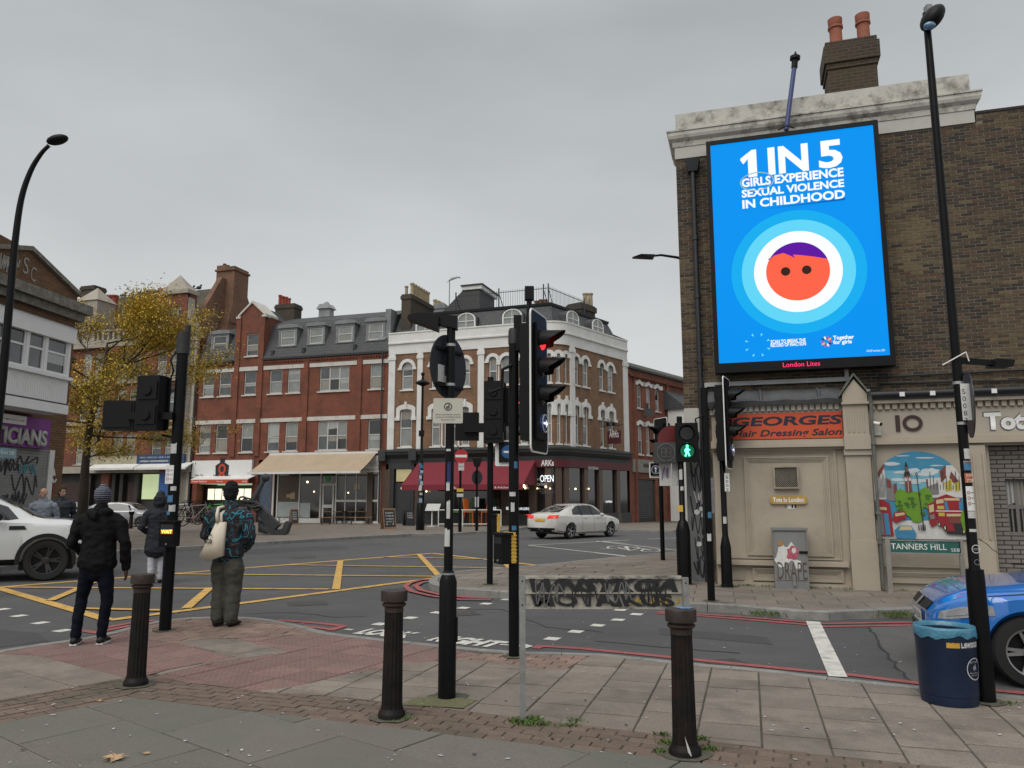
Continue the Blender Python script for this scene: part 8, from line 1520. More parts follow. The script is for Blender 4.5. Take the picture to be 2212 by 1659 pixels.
for px,py,zz,r_ in((293,1480,.03,.15),(846,1550,.03,.15),(1480,1630,.03,.15),(965,1508,.03,.17),(1110,1418,.03,.12),(356,1362,.03,.13),(2130,1515,.03,.15),(1129,1553,.03,.06),(1058,1262,.12,.13),(1537,1298,.12,.12),(1571,1268,.12,.2),(1479,1262,.12,.2)):
 c=G(px,py,zz);rr=random.Random(int(px));b=MB();b.poly([(c.x+r_*rr.uniform(.9,1.25)*math.cos(2*PI*i/18),c.y+r_*rr.uniform(.9,1.25)*math.sin(2*PI*i/18),zz+.0065)for i in range(18)]);b.build('contact_shade_collar',collar,near if zz<.1 else shop_pav)
c=G(*z_('H',560,1080));b=MB();b.poly([(c.x+x,c.y+y,.0372)for x,y in((-.32,-.1),(.2,-.2),(.3,.05),(.05,.16),(-.2,.14))]);b.build('moss_patch',mat('moss_green',(.13,.13,.06),.95,var=.4,scale=30,dirt=(.16,.14,.10),dirts=14,dirta=.7),near)
# ================================================================ PLAZA THINGS
iron_g=mat('anchor_iron',(.045,.048,.052),.6,metal=.2,var=.25,scale=3,dirt=(.09,.085,.08),dirts=2,dirta=.4)
T=stand('anchor','huge black iron ship anchor monument resting on the plaza paving','anchor',*z_('E',925,980),.12);ra=lambda x,y:(lambda v:Vector((v.x,0,v.z)))(rel(T,*z_('E',x,y)))
b=MB();
def bar(p,q_,w0,w1,th0=.2):d=(q_-p).normalized();n_=Vector((-d.z,0,d.x));b.prism([p-n_*w0+Vector((0,-th0,0)),q_-n_*w1+Vector((0,-th0,0)),q_+n_*w1+Vector((0,-th0,0)),p+n_*w0+Vector((0,-th0,0))],(0,2*th0,0))
A0,A1=ra(705,690),ra(915,925);bar(A0,A1,.13,.24,.2)
b.build('shank',iron_g,T)
b=MB();b.M=None;o=[ra(770,900),ra(820,940),ra(890,975),ra(965,985),ra(1010,970),ra(1035,900),ra(1040,870),ra(1015,858),ra(998,880),ra(985,920),ra(940,940),ra(880,925),ra(800,880)];b.prism([p+Vector((0,-.3,0))for p in o],(0,.6,0));b.build('fluke_arm',iron_g,T)
b=MB();o=[ra(715,850),ra(790,870),ra(795,900),ra(760,935),ra(800,960),ra(790,975),ra(715,965)];b.prism([p+Vector((0,.6,0))for p in o],(0,.5,0));b.build('rear_fluke',iron_g,T)
b=MB();b.tube([ra(680,730)+Vector((0,-.1,0)),ra(740,620),ra(800,510),ra(815,485)],[.14,.12,.10,.09],12);c=ra(820,478);b.ball(c,.19,8);b.build('stock',iron_g,T,True)
b=MB();
for k in range(9):t=k/8;p=ra(640+t*130,665+t*85+12*math.sin(k*2.2));b.M=Matrix.Translation(p+Vector((0,-.3,0)))@Matrix.Rotation(k*1.3,4,'X');vs=[(.13*math.cos(a)*1.3,0,.1*math.sin(a))for a in[i*PI/4 for i in range(9)]];b.tube(vs,.045,5)
b.build('chain',iron_g,T,True)
wood_t=mat('bench_wood',(.20,.13,.08),.7,var=.15,scale=5);steel_b=mat('thin_black_steel',(.015,.015,.016),.5)
chalk_b=mat('chalkboard',(.012,.013,.014),.6);wood_b=mat('board_wood',(.22,.13,.07),.7)
def beer_set(px0,px1,py_top,py_base,label,hgt=.76,top=True):
 T=stand('trestle_table' if top else 'trestle_bench',label,'table' if top else 'bench',*z_('E',(px0+px1)/2,py_base),.12,'trestle tables and benches outside the bar');a=rel(T,*z_('E',px0,py_base)).x;c=rel(T,*z_('E',px1,py_base)).x;h_=hgt
 b=MB();b.box((a,-.28 if top else-.13,h_-.04),(c,.28 if top else.13,h_));b.build('top',wood_t,T)
 for x in(a+.25,c-.25):b=MB();w=.22 if top else.1;b.rod((x,-w,0),(x,-w,h_-.04),.022,n=4);b.rod((x,w,0),(x,w,h_-.04),.022,n=4);b.rod((x,-w,h_*.3),(x,w,h_*.3),.015,n=4);b.rod((x,0,h_*.3),(x+(.5 if x<0 else-.5),0,h_-.05),.015,n=4);b.build('leg_frame',steel_b,T)
for q_ in((865,1030,0,868,'trestle table left of the chalkboard outside the bar',.78,True),(905,1140,0,885,'low bench behind the chalkboard at the bar window',.46,False),(1335,1545,0,880,'trestle table before the bar door, left one of two',.78,True),(1495,1725,0,880,'trestle table at the right end of the bar front',.78,True),(1280,1420,0,892,'bench in front of the bar door, leftmost of the right group',.46,False),(1410,1530,0,885,'short bench between the two right-hand trestle tables',.46,False),(1540,1760,0,890,'long bench before the rightmost trestle table',.46,False)):beer_set(q_[0],q_[1],0,q_[3],q_[4],q_[5],q_[6])
def aboard(r,x0,x1,yt,yb,lab,wood,txt,flip=1):
 T=stand('chalkboard',lab,'a-board',*z_(r,(x0+x1)/2,yb),.12);a=rel(T,*z_(r,x0,yb)).x;c=rel(T,*z_(r,x1,yb)).x;h_=zrel(T,z_(r,0,yt)[1]);w=abs(c-a)*.62
 M=Matrix.Rotation(math.radians(28*flip),4,'Z')
 b=MB();b.M=M;b.prism([(-w/2,-.32,0),(w/2,-.32,0),(w/2,-.02,h_),(-w/2,-.02,h_)],(0,.03,0));fr_=b.build('front_board',wood_b if wood else steel_b,T)
 b=MB();b.M=M;t0_,t1_=.12,.93;b.prism([(-w/2+.05,-.32+.3*t0_-.012,h_*t0_),(w/2-.05,-.32+.3*t0_-.012,h_*t0_),(w/2-.05,-.32+.3*t1_-.012,h_*t1_),(-w/2+.05,-.32+.3*t1_-.012,h_*t1_)],(0,.008,0));pn_=b.build('writing_panel',chalk_b,fr_)
 Mt=M@Matrix.Translation((0,-.32,0))@Matrix.Rotation(-math.atan2(.3,h_),4,'X')
 for k,t_ in enumerate(txt):zz=h_*(.8-.14*k);letters('chalk_writing',t_,mat('chalk',(.5,.5,.5),.8),pn_,-w/2+.12,zz-.04,w/2-.12,zz+.05,-.02,.0,M=Mt)
 b=MB();b.M=M;b.prism([(-w/2,.32,0),(w/2,.32,0),(w/2,.02,h_),(-w/2,.02,h_)],(0,-.03,0));b.build('rear_board',wood_b if wood else steel_b,T)
aboard('E',1010,1125,750,895,'wooden framed chalkboard standing between bar benches',True,['BLZR','SUNDAY','ROAST','OPEN'],1)
aboard('E',1810,1995,748,930,'larger leaning chalkboard with white writing left of the sticker-covered lamp column',True,['HAPPY','HOUR','cocktails','two for 15','5 - 7'],1)
aboard('G',218,352,758,900,'chalkboard close to the grey door, right of the larger chalkboard',False,['KITCHEN','BURGERS','WINGS'],1)
def chair(px,py,m,lab,rz):
 T=stand('cafe_chair',lab,'chair',*z_('G',px,py),.12,'plastic cafe chairs under the maroon awning');T.rotation_euler.z=rz;s_=1.5;T.scale=(s_,s_,s_*1.25)
 b=MB();b.box((-.22,-.22,.43),(.22,.22,.46));b.build('seat',m,T);b=MB();b.prism([(-.2,.19,.46),(.2,.19,.46),(.17,.27,.86),(-.17,.27,.86)],(0,.03,0));b.build('backrest',m,T)
 for sx in(-1,1):
  for sy in(-1,1):b=MB();b.rod((sx*.24,sy*.24,0),(sx*.19,sy*.19,.43),.018,n=4);b.build('leg',m,T)
org=mat('orange_chair',(.55,.12,.02),.5);grn=mat('green_chair',(.08,.32,.05),.5)
chair(835,905,org,'orange plastic cafe chair nearer the no entry pole',math.radians(60));chair(945,905,org,'orange plastic cafe chair just left of the island signal pole',math.radians(-60));chair(705,908,grn,'green plastic cafe chair half hidden by the wide-based post',math.radians(80));chair(785,895,grn,'green plastic cafe chair right of the no entry pole',math.radians(-80))
T=stand('cafe_table','small round cafe table between the orange chairs','table',*z_('G',885,905),.12);b=MB();b.lathe([(.5,.98),(.5,1.02)],(0,0,0),14);b.build('top',steel_b,T);b=MB();b.rod((0,0,0),(0,0,.98),.04,n=6);b.lathe([(.3,0),(.3,.03)],(0,0,0),10);b.build('stem',steel_b,T)
T=stand('menu_stand','white slanted menu stand on a pole beside the terrace railing','menu stand',*z_('G',488,908),.12);h_=zrel(T,z_('G',0,750)[1]);b=MB();b.rod((0,0,0),(0,0,h_),.04,n=6);b.lathe([(.3,0),(.3,.03)],(0,0,0),12);b.build('pole',white_p,T);b=MB();b.prism([(-.4,-.15,h_-.12),(.4,-.15,h_-.12),(.5,.1,h_+.28),(-.3,.1,h_+.28)],(0,.04,0));b.build('menu_board',sticker_w,T)
T=stand('terrace_railing','low pale metal railing around the bar terrace','railing',*z_('G',820,910),.12);xs_=[rel(T,*z_('G',x,910)).x for x in(545,758,1097)];h_=zrel(T,z_('G',0,762)[1])
b=MB();b.rod((xs_[0],0,h_),(xs_[2],0,h_),.03,n=5);b.rod((xs_[0],0,.15),(xs_[2],0,.15),.03,n=5);b.build('rails',white_p,T)
for x in xs_:b=MB();b.rod((x,0,0),(x,0,h_),.03,n=5);b.build('post',white_p,T)
def bike(px,py,lab,rz,col,s_=1.):
 T=stand('bicycle',lab,'bicycle',*z_('B',px,py),.12,'bicycles parked outside the seafood shop');T.rotation_euler.z=rz;T.scale=(s_,)*3
 for x in(-.52,.52):
  b=MB();n=20;b.tube([(x+.33*math.cos(2*PI*i/n),0,.35+.33*math.sin(2*PI*i/n))for i in range(n+1)],.022,5);w_=b.build('wheel',black_plastic,T,True);b=MB()
  for i in range(8):b.rod((x,0,.35),(x+.32*math.cos(PI*i/4),0,.35+.32*math.sin(PI*i/4)),.004,n=3)
  b.build('spokes',galv,w_)
 b=MB();
 for p_,q_ in(((-.52,.35),(-.18,.85)),((-.52,.35),(-.05,.33)),((-.05,.33),(-.2,.9)),((-.18,.82),(.35,.85)),((-.05,.33),(.35,.80)),((.33,.95),(.52,.35))):b.rod((p_[0],0,p_[1]),(q_[0],0,q_[1]),.022,n=5)
 b.build('frame',col,T);b=MB();b.box((-.32,-.06,.93),(-.1,.06,.97));b.build('saddle',black_plastic,T);b=MB();b.tube([(.3,-.25,1.02),(.33,-.1,1.0),(.33,.1,1.0),(.3,.25,1.02)],.018,5);b.build('handlebar',black_plastic,T)
bw_=mat('white_frame',(.5,.5,.5),.4);gfr=mat('grey_frame',(.2,.2,.2),.4);grf=mat('green_frame',(.05,.35,.05),.5)
for k,(px,py,rz,c_,lab)in enumerate(((1565,1015,.25,bw_,'white framed bicycle leftmost in the rack'),(1650,1030,-.3,black_plastic,'dark bicycle second from the left in the rack'),(1720,1045,.4,gfr,'grey bicycle nearest the kerb in the rack'),(1800,1020,-.15,black_plastic,'black bicycle in the middle of the rack'),(1880,1015,.3,grf,'bicycle with green frame before the seafood shop'),(2160,1000,.2,black_plastic,'dark bicycle right of the patterned fleece wearer'))):bike(px,py,lab,rz,c_,1.45)
T=thing('tree_railing','black iron railings beside the tree, behind the two men','railing',G(*z_('B',660,985),.12));b=MB();x0_=rel(T,*z_('B',600,985)).x;x1_=rel(T,*z_('B',770,985)).x;h_=zrel(T,z_('B',0,740)[1]);n=14
for k in range(n):b=MB();x=x0_+(x1_-x0_)*k/(n-1);b.rod((x,0,0),(x,0,h_),.02,n=4);b.build('bar',steel_b,T)
b=MB();b.rod((x0_,0,h_-.15),(x1_,0,h_-.15),.025,n=4);b.rod((x0_,0,.15),(x1_,0,.15),.025,n=4);b.build('rail',steel_b,T)
T=stand('lamp_column','slim black lamp column on the plaza left of the hooded person','street lamp',*z_('B',1095,990),.12);b=MB();h_=zrel(T,z_('B',0,270)[1]);b.lathe([(.15,0),(.14,2),(.1,2.2),(.07,h_)],(0,0,0),10);b.build('pole',black_iron,T,True);stickers(T,[(1.2+.2*k,.15,.15)for k in range(9)],.15,seed=5);b=MB();b.ball((0,-.05,h_*.6),.22,5,(1,1,.7));b.build('camera_dome',sticker_w,T,True)
T=thing('lamp_post','street lamp head behind the white bay window, left of the tree','street lamp',(at(215,1100,40).x-3.4,40,.1));e=at(*z_('A',700,1100),40)-T.location;b=MB();b.tube([(0,0,0),(0,0,e.z-.4),(.1,0,e.z-.05),(e.x-.5,0,e.z+.05)],[.12,.09,.06,.05],6);b.build('pole',black_iron,T,True);b=MB();b.ball((e.x-1.0,0,e.z),.9,6,(1,.4,.32));b.build('lantern',black_plastic,T,True)
# ================================================================ VEHICLES
tyre_m=mat('tyre',(.012,.012,.012),.8,var=.2);alloy=mat('alloy',(.30,.30,.31),.35,metal=.7,var=.1);car_gl=mat('car_glass',(.008,.010,.011),.04,spec=.9,var=.3);trim=mat('black_trim',(.01,.01,.011),.5,spec=.3);head_m=mat('headlamp',(.30,.31,.32),.12,spec=.9,var=.3,scale=6);tail_on=mat('tail_lamp',(.35,.01,.01),.2,emit=.4,emcol=(1,.05,.03));amber_p=mat('amber_plate',(.55,.33,.03),.5)
def interp(keys,x):
 for i in range(len(keys)-1):
  a,b=keys[i],keys[i+1]
  if x<=b[0]or i==len(keys)-2:
   t=max(0,min(1,(x-a[0])/(b[0]-a[0])));p=keys[max(i-1,0)];q=keys[min(i+2,len(keys)-1)];out=[]
   for k in range(1,len(a)):
    h=b[0]-a[0];m0=(b[k]-p[k])/max(1e-6,b[0]-p[0]);m1=(q[k]-a[k])/max(1e-6,q[0]-a[0])
    d=(b[k]-a[k])/h
    m0=0 if m0*d<=0 else math.copysign(min(abs(m0),2.5*abs(d)),d);m1=0 if m1*d<=0 else math.copysign(min(abs(m1),2.5*abs(d)),d)
    out.append((2*t**3-3*t*t+1)*a[k]+(t**3-2*t*t+t)*h*m0+(-2*t**3+3*t*t)*b[k]+(t**3-t*t)*h*m1)
   return out
def vehicle(name,label,cat,contact,heading,L,keys,paint,wheels,R,patches,rim=alloy,spokes=5,arch=1.13,halfw=.9,cladding=None):
 """keys: x, underside z, shoulder z, top z, half width, half roof width; x runs tail to nose; near wheel contact point given"""
 h=math.radians(heading);fw=Vector((math.cos(h),math.sin(h),0));side=Vector((-fw.y,fw.x,0));sgn=contact[2];wx=wheels[contact[1]]
 org=Vector((contact[0][0],contact[0][1],0))-fw*wx-side*sgn*(halfw-.1)
 T=thing(name,label,cat,org,h);st=[];x=0.
 xs=sorted(set([L*i/90 for i in range(91)]+[w+R*arch*c for w in wheels for c in(-1,-.97,-.9,.9,.97,1)]))
 vs=[];prof=[]
 for x in xs:
  zb,zs,zt,w,wr=interp(keys,x);za=zb
  for wx_ in wheels:
   d=abs(x-wx_)
   if d<R*arch:za=max(za,R+math.sqrt(max(0,(R*arch)**2-d*d)))
  za=min(za,zs-.08);g=max(0,zt-zs)
  row=[(0,zb),(w*.80,zb),(w*.86,za),(w*.965,max(za,zb+.09)),(w*1.0,max(za+.01,zb+(zs-zb)*.45)),(w*.995,za+(zs-za)*.72 if za>zb+(zs-zb)*.5 else zb+(zs-zb)*.74),(w*.965,zs-.02),(w*.93,zs+.005)]
  row+=[(w*.93+(wr-w*.93)*t_**1.15,zs+.005+(zt-.05-zs)*t_)for t_ in(.33,.66)]if g>.12 else[(w*.93-(w*.93-wr)*t_,zs+.005+g*.6*t_)for t_ in(.33,.66)]
  row+=[(wr,zt-(.045 if g>.12 else g*.2)),(wr*.72,zt-.008),(0,zt)]
  prof.append(row)
 n=len(prof[0]);
 for x,row in zip(xs,prof):vs+=[(x,y,z)for y,z in row]+[(x,-y,z)for y,z in row[-2:0:-1]]
 m=2*n-2;fs=[(i*m+k,i*m+(k+1)%m,(i+1)*m+(k+1)%m,(i+1)*m+k)for i in range(len(xs)-1)for k in range(m)]+[tuple(range(m-1,-1,-1)),tuple(range((len(xs)-1)*m,len(xs)*m))]
 b=MB();b.add(vs,fs);me=b.mesh('body',paint);bm=bmesh.new();bm.from_mesh(me);bmesh.ops.recalc_face_normals(bm,faces=bm.faces[:]);bm.to_mesh(me);tree=BVHTree.FromBMesh(bm);bm.free();me.polygons.foreach_set('use_smooth',[True]*len(me.polygons));me.set_sharp_from_angle(angle=math.radians(32));body=link('body',me,T)
 for wx_ in wheels:b=MB();b.box((wx_-R*1.15,-halfw*.82,.2),(wx_+R*1.15,halfw*.82,R*2.12));b.build('wheel_well',trim,T)
 def patch(nm,ax,poly,mt,off=.006):
  bm=bmesh.new();v=[bm.verts.new((p[0],p[1],0))for p in poly];bm.faces.new(v);bmesh.ops.triangulate(bm,faces=bm.faces[:])
  for _ in range(3):
   e=[e_ for e_ in bm.edges if e_.calc_length()>.09]
   if not e:break
   bmesh.ops.subdivide_edges(bm,edges=e,cuts=1);bmesh.ops.triangulate(bm,faces=bm.faces[:])
  D={'L':Vector((0,-1,0)),'R':Vector((0,1,0)),'F':Vector((-1,0,0)),'B':Vector((1,0,0))}[ax]
  for q in bm.verts:
   a,c=q.co.x,q.co.y;o={'L':Vector((a,3,c)),'R':Vector((a,-3,c)),'F':Vector((L+3,a,c)),'B':Vector((-3,a,c))}[ax]
   hit=tree.ray_cast(o,D);q.co=hit[0]-D*off*.7+hit[1]*off*(1 if hit[1].dot(D)<0 else-1)*.6 if hit[0]else o+D*3
  me=bpy.data.meshes.new(nm);bm.to_mesh(me);bm.free();me.materials.append(mt);me.polygons.foreach_set('use_smooth',[True]*len(me.polygons));return link(nm,me,body if nm in('side_window','windscreen','rear_window','grille','bonnet_line','door_line')else T)
 for p in patches:
  for ax in p[1]:patch(p[0],ax,p[2],p[3],p[4]if len(p)>4 else.006)
 for wx_ in wheels:
  for s_ in(-1,1):
   yo=s_*(halfw-.02);b=MB();ax=Vector((0,s_,0));b.lathe([(R*.62,-.20),(R*.93,-.20),(R,-.16),(R,-.04),(R*.93,-.005),(R*.70,.0),(R*.66,-.01)],(wx_,yo,R),28,ax=ax,caps=False);t_=b.build('wheel',tyre_m,T,True)
   b=MB();b.lathe([(R*.69,-.02),(R*.66,.002),(R*.62,-.015),(R*.62,-.09),(.02,-.10)],(wx_,yo,R),28,ax=ax,caps=False);r_=b.build('rim_barrel',trim,t_,True)
   b=MB()
   for k in range(spokes):
    for dd in(-.13,.13):
     a=2*PI*k/spokes+dd*(5/spokes);c,s__=math.cos(a),math.sin(a);w_=.020*R/.32;b.prism([(wx_+c*.04-s__*w_,yo-s_*.03,R+s__*.04+c*w_),(wx_+c*.04+s__*w_,yo-s_*.03,R+s__*.04-c*w_),(wx_+c*R*.66+s__*w_*.6,yo-s_*.005,R+s__*R*.66-c*w_*.6),(wx_+c*R*.66-s__*w_*.6,yo-s_*.005,R+s__*R*.66+c*w_*.6)],(0,-s_*.02,0))
   b.lathe([(.07,-.04),(.065,-.012),(.03,-.008)],(wx_,yo,R),12,ax=ax);b.lathe([(R*.69,-.02),(R*.67,.004),(R*.63,.0),(R*.63,-.03)],(wx_,yo,R),28,ax=ax,caps=False);b.build('rim',rim,t_)
 return T,body,patch
white_car=mat('white_car_paint',(.56,.55,.52),.18,spec=.6,coat=.6,var=.05,scale=2,dirt=(.40,.36,.30),dirts=1.5,dirta=.35);blue_car=mat('blue_car_paint',(.01,.15,.52),.14,spec=.6,coat=1.,var=.03);silver_car=mat('silver_car_paint',(.30,.31,.32),.2,spec=.6,coat=.6,metal=.3,var=.05)
MK=[(0,.42,.80,.82,.60,.50),(.08,.34,.92,1.0,.80,.62),(.35,.28,1.0,1.10,.90,.68),(.75,.24,1.0,1.20,.915,.65),(1.25,.2,.98,1.37,.92,.60),(1.8,.2,.96,1.475,.925,.60),(2.5,.2,.95,1.49,.925,.61),(3.0,.2,.94,1.40,.925,.60),(3.6,.2,.92,1.06,.92,.66),(4.2,.2,.86,.93,.90,.68),(4.6,.22,.74,.80,.82,.6),(4.82,.3,.62,.66,.6,.45)]
sw=[(1.15,1.02),(1.28,1.22),(1.62,1.38),(2.2,1.42),(2.75,1.38),(3.3,1.10),(3.38,1.0),(2.4,1.0)]
T,bd,pt=vehicle('white_saloon','dirty white saloon car driving away past the bar with red tail lamps lit','car',((2.45,33.2),0,-1),47,4.82,MK,white_car,(1.0,3.85),.33,[('side_window','LR',sw,car_gl),('window_pillar','LR',[(1.72,1.0),(1.80,1.0),(1.84,1.42),(1.78,1.42)],trim,.010),('window_pillar','LR',[(2.5,1.0),(2.56,1.0),(2.56,1.42),(2.51,1.42)],trim,.010),('rear_window','B',[(-.56,1.12),(.56,1.12),(.50,1.40),(-.50,1.40)],car_gl),('windscreen','F',[(-.6,1.06),(.6,1.06),(.52,1.42),(-.52,1.42)],car_gl),('tail_lamp','B',[(.38,.86),(.84,.88),(.86,1.02),(.42,1.0)],tail_on,.012),('tail_lamp','B',[(-.38,.86),(-.84,.88),(-.86,1.02),(-.42,1.0)],tail_on,.012),('number_plate','B',[(-.26,.74),(.26,.74),(.26,.86),(-.26,.86)],amber_p,.012),('rear_valance','B',[(-.7,.32),(.7,.32),(.76,.48),(-.76,.48)],trim,.012),('headlamp','F',[(.45,.66),(.8,.70),(.8,.78),(.5,.76)],head_m),('headlamp','F',[(-.45,.66),(-.8,.70),(-.8,.78),(-.5,.76)],head_m),('door_line','LR',[(1.73,.34),(1.745,.34),(1.765,1.0),(1.75,1.0)],trim,.002),('door_line','LR',[(2.6,.34),(2.615,.34),(2.59,1.0),(2.575,1.0)],trim,.002),('door_line','LR',[(3.4,.4),(3.41,.4),(3.42,.95),(3.405,.95)],trim,.002),('door_handle','LR',[(1.9,.84),(2.1,.85),(2.1,.88),(1.9,.87)],alloy,.012),('door_handle','LR',[(2.72,.83),(2.92,.84),(2.92,.87),(2.72,.86)],alloy,.012)])
b=MB();b.ball((3.05,-1.0,1.0),.11,5,(1.1,.8,.7));b.ball((3.05,1.0,1.0),.11,5,(1.1,.8,.7));b.build('door_mirrors',white_car,T,True)['kind']='stuff'
letters('number','YT61 WWV',txt_dk,T,.25,-.02,-.25,.07,0,.02,M=Matrix(((0,1,0,-.032),(-1,0,0,0),(0,0,1,.775),(0,0,0,1))))if False else letters('number','YT61 WWV',txt_dk,T,-.23,.76,.23,.84,0,.01,M=Matrix(((0,1,0,-.005),(-1,0,0,0),(0,0,1,0),(0,0,0,1))))
RK=[(0,.55,1.0,1.05,.7,.6),(.15,.4,1.15,1.6,.92,.66),(.6,.32,1.18,1.68,.96,.68),(1.6,.3,1.15,1.70,.97,.68),(2.4,.3,1.13,1.66,.97,.67),(2.95,.3,1.11,1.42,.97,.68),(3.35,.3,1.09,1.19,.965,.74),(3.9,.32,1.05,1.13,.94,.74),(4.25,.36,.95,1.03,.86,.66),(4.38,.45,.85,.9,.7,.55)]
T,bd,pt=vehicle('white_offroader','large white four-wheel-drive car with black wheels entering from the left edge','car',((at(97,1243,16.3).x,16.3),1,-1),27,4.38,RK,mat('clean_white_paint',(.62,.63,.63),.16,spec=.6,coat=.8,var=.02),(.92,3.55),.385,[('side_window','LR',[(.7,1.2),(.75,1.55),(2.3,1.58),(2.85,1.38),(3.05,1.16),(2.9,1.14)],car_gl),('windscreen','F',[(-.6,1.16),(.6,1.16),(.55,1.58),(-.55,1.58)],car_gl),('headlamp','R',[(3.93,.90),(4.36,.84),(4.34,.92),(4.2,.99),(3.95,1.0)],head_m,.010),('side_vent','LR',[(2.92,.96),(3.2,.96),(3.16,1.03),(2.92,1.03)],trim,.010),('grille','F',[(-.5,.7),(.5,.7),(.55,.86),(-.55,.86)],trim,.012),('lower_cladding','LR',[(1.4,.31),(3.05,.31),(3.05,.42),(1.4,.42)],trim,.012),('bumper_cladding','FR',[(-.8,.37),(.8,.37),(.8,.52),(-.8,.52)]if False else[(-.7,.45),(.7,.45),(.7,.6),(-.7,.6)],trim,.012),('door_line','LR',[(2.72,.42),(2.735,.42),(2.75,1.1),(2.735,1.1)],trim,.002)],rim=mat('black_alloy',(.02,.02,.021),.3,spec=.6),arch=1.16,halfw=.97);T.scale=(1.09,)*3;h_r=math.radians(27);T.location-=Vector((.32*math.cos(h_r),.32*math.sin(h_r),0))
b=MB()
for s_ in(-1,):
 for wx_ in(.92,3.55):
  n=20;vs=[]
  for i in range(n+1):
   a=math.radians(-8+196*i/n)
   for r_,y_ in((.43,-.985),(.50,-.985),(.50,-.93),(.43,-.93)):vs.append((wx_+r_*math.cos(a),y_,.385+r_*math.sin(a)))
  b.add(vs,[(i*4+k,i*4+4+k,i*4+4+(k+1)%4,i*4+(k+1)%4)for i in range(n)for k in range(4)])
b.build('arch_cladding',trim,T)['kind']='stuff';b=MB();b.ball((2.72,-1.06,1.20),.12,6,(.9,.8,.75));b.build('door_mirror',trim,T,True)
PK_=[(0,.5,.9,.95,.6,.5),(.2,.3,.95,1.3,.8,.58),(.8,.25,.95,1.42,.83,.58),(1.8,.2,.92,1.44,.84,.58),(2.2,.2,.89,1.36,.84,.57),(2.8,.2,.85,.97,.84,.62),(3.2,.2,.815,.885,.83,.64),(3.6,.2,.77,.83,.80,.62),(3.86,.22,.67,.72,.70,.52),(3.97,.30,.56,.60,.52,.4)]
T,bd,pt=vehicle('blue_hatchback','bright blue hatchback car stopped behind the litter bin and lamp post','car',((4.62,7.13),1,1),160,3.97,PK_,blue_car,(.75,3.2),.31,[('side_window','LR',[(.6,.98),(.7,1.3),(2.1,1.37),(2.6,1.2),(2.9,.98)],car_gl),('windscreen','F',[(-.62,.95),(.62,.95),(.54,1.34),(-.54,1.34)],car_gl),('headlamp','L',[(3.46,.62),(3.90,.55),(3.88,.62),(3.72,.675),(3.48,.705)],head_m,.008),('headlamp','R',[(3.46,.62),(3.90,.55),(3.88,.62),(3.72,.675),(3.48,.705)],head_m,.008),('lamp_reflector','LR',[(3.66,.62),(3.84,.58),(3.82,.63),(3.70,.67)],alloy,.014),('grille','F',[(-.44,.60),(.44,.60),(.47,.68),(-.47,.68)],trim,.010),('grille','F',[(-.46,.30),(.46,.30),(.5,.42),(-.5,.42)],trim,.010),('number_plate','F',[(-.26,.45),(.26,.45),(.26,.56),(-.26,.56)],white_clean,.014),('badge','F',[(.055*math.cos(2*PI*i/14),.645+.055*math.sin(2*PI*i/14))for i in range(14)],galv,.02),('door_line','LR',[(2.62,.3),(2.63,.3),(2.66,.95),(2.65,.95)],trim,.002),('bonnet_line','LR',[(2.95,.835),(3.5,.775),(3.5,.783),(2.95,.843)],trim,.002),('lower_lip','F',[(-.6,.235),(.6,.235),(.6,.26),(-.6,.26)],sticker_w,.012)],spokes=5,halfw=.84)
letters('number','LB15 EUW',txt_dk,T,-.23,.475,.23,.54,0,.01,M=Matrix(((0,-1,0,3.995),(1,0,0,0),(0,0,1,0),(0,0,0,1))))
b=MB();b.tube([(3.05,-.3,1.0),(3.0,0,1.02),(2.95,.45,1.03)],.01,4);b.build('wiper',trim,T)
GK=[(0,.5,.95,1.0,.65,.5),(.2,.32,1.02,1.3,.85,.6),(.7,.28,1.0,1.46,.9,.62),(1.8,.25,.98,1.52,.9,.62),(2.5,.25,.97,1.44,.9,.62),(3.1,.25,.95,1.1,.9,.66),(3.8,.28,.88,.97,.86,.66),(4.3,.35,.72,.78,.65,.5)]
gp=[('side_window','LR',[(.55,1.04),(.85,1.34),(1.8,1.44),(2.5,1.36),(3.0,1.03)],car_gl),('windscreen','F',[(-.6,1.08),(.6,1.08),(.55,1.42),(-.55,1.42)],car_gl),('door_line','LR',[(1.72,.35),(1.74,.35),(1.76,1.0),(1.74,1.0)],trim,.002)]
vehicle('silver_car','silver family car parked across the plaza behind the man in the striped beanie','car',((at(*z_('B',1245,1025),44.5).x,44.5),1,-1),-2,4.3,GK,silver_car,(.8,3.4),.34,gp)
vehicle('white_car','white car mostly hidden behind the tree railings','car',((at(*z_('B',760,1010),47).x,47),1,-1),0,4.3,GK,mat('plain_white_paint',(.5,.5,.5),.2,coat=.5),(.8,3.4),.34,gp)
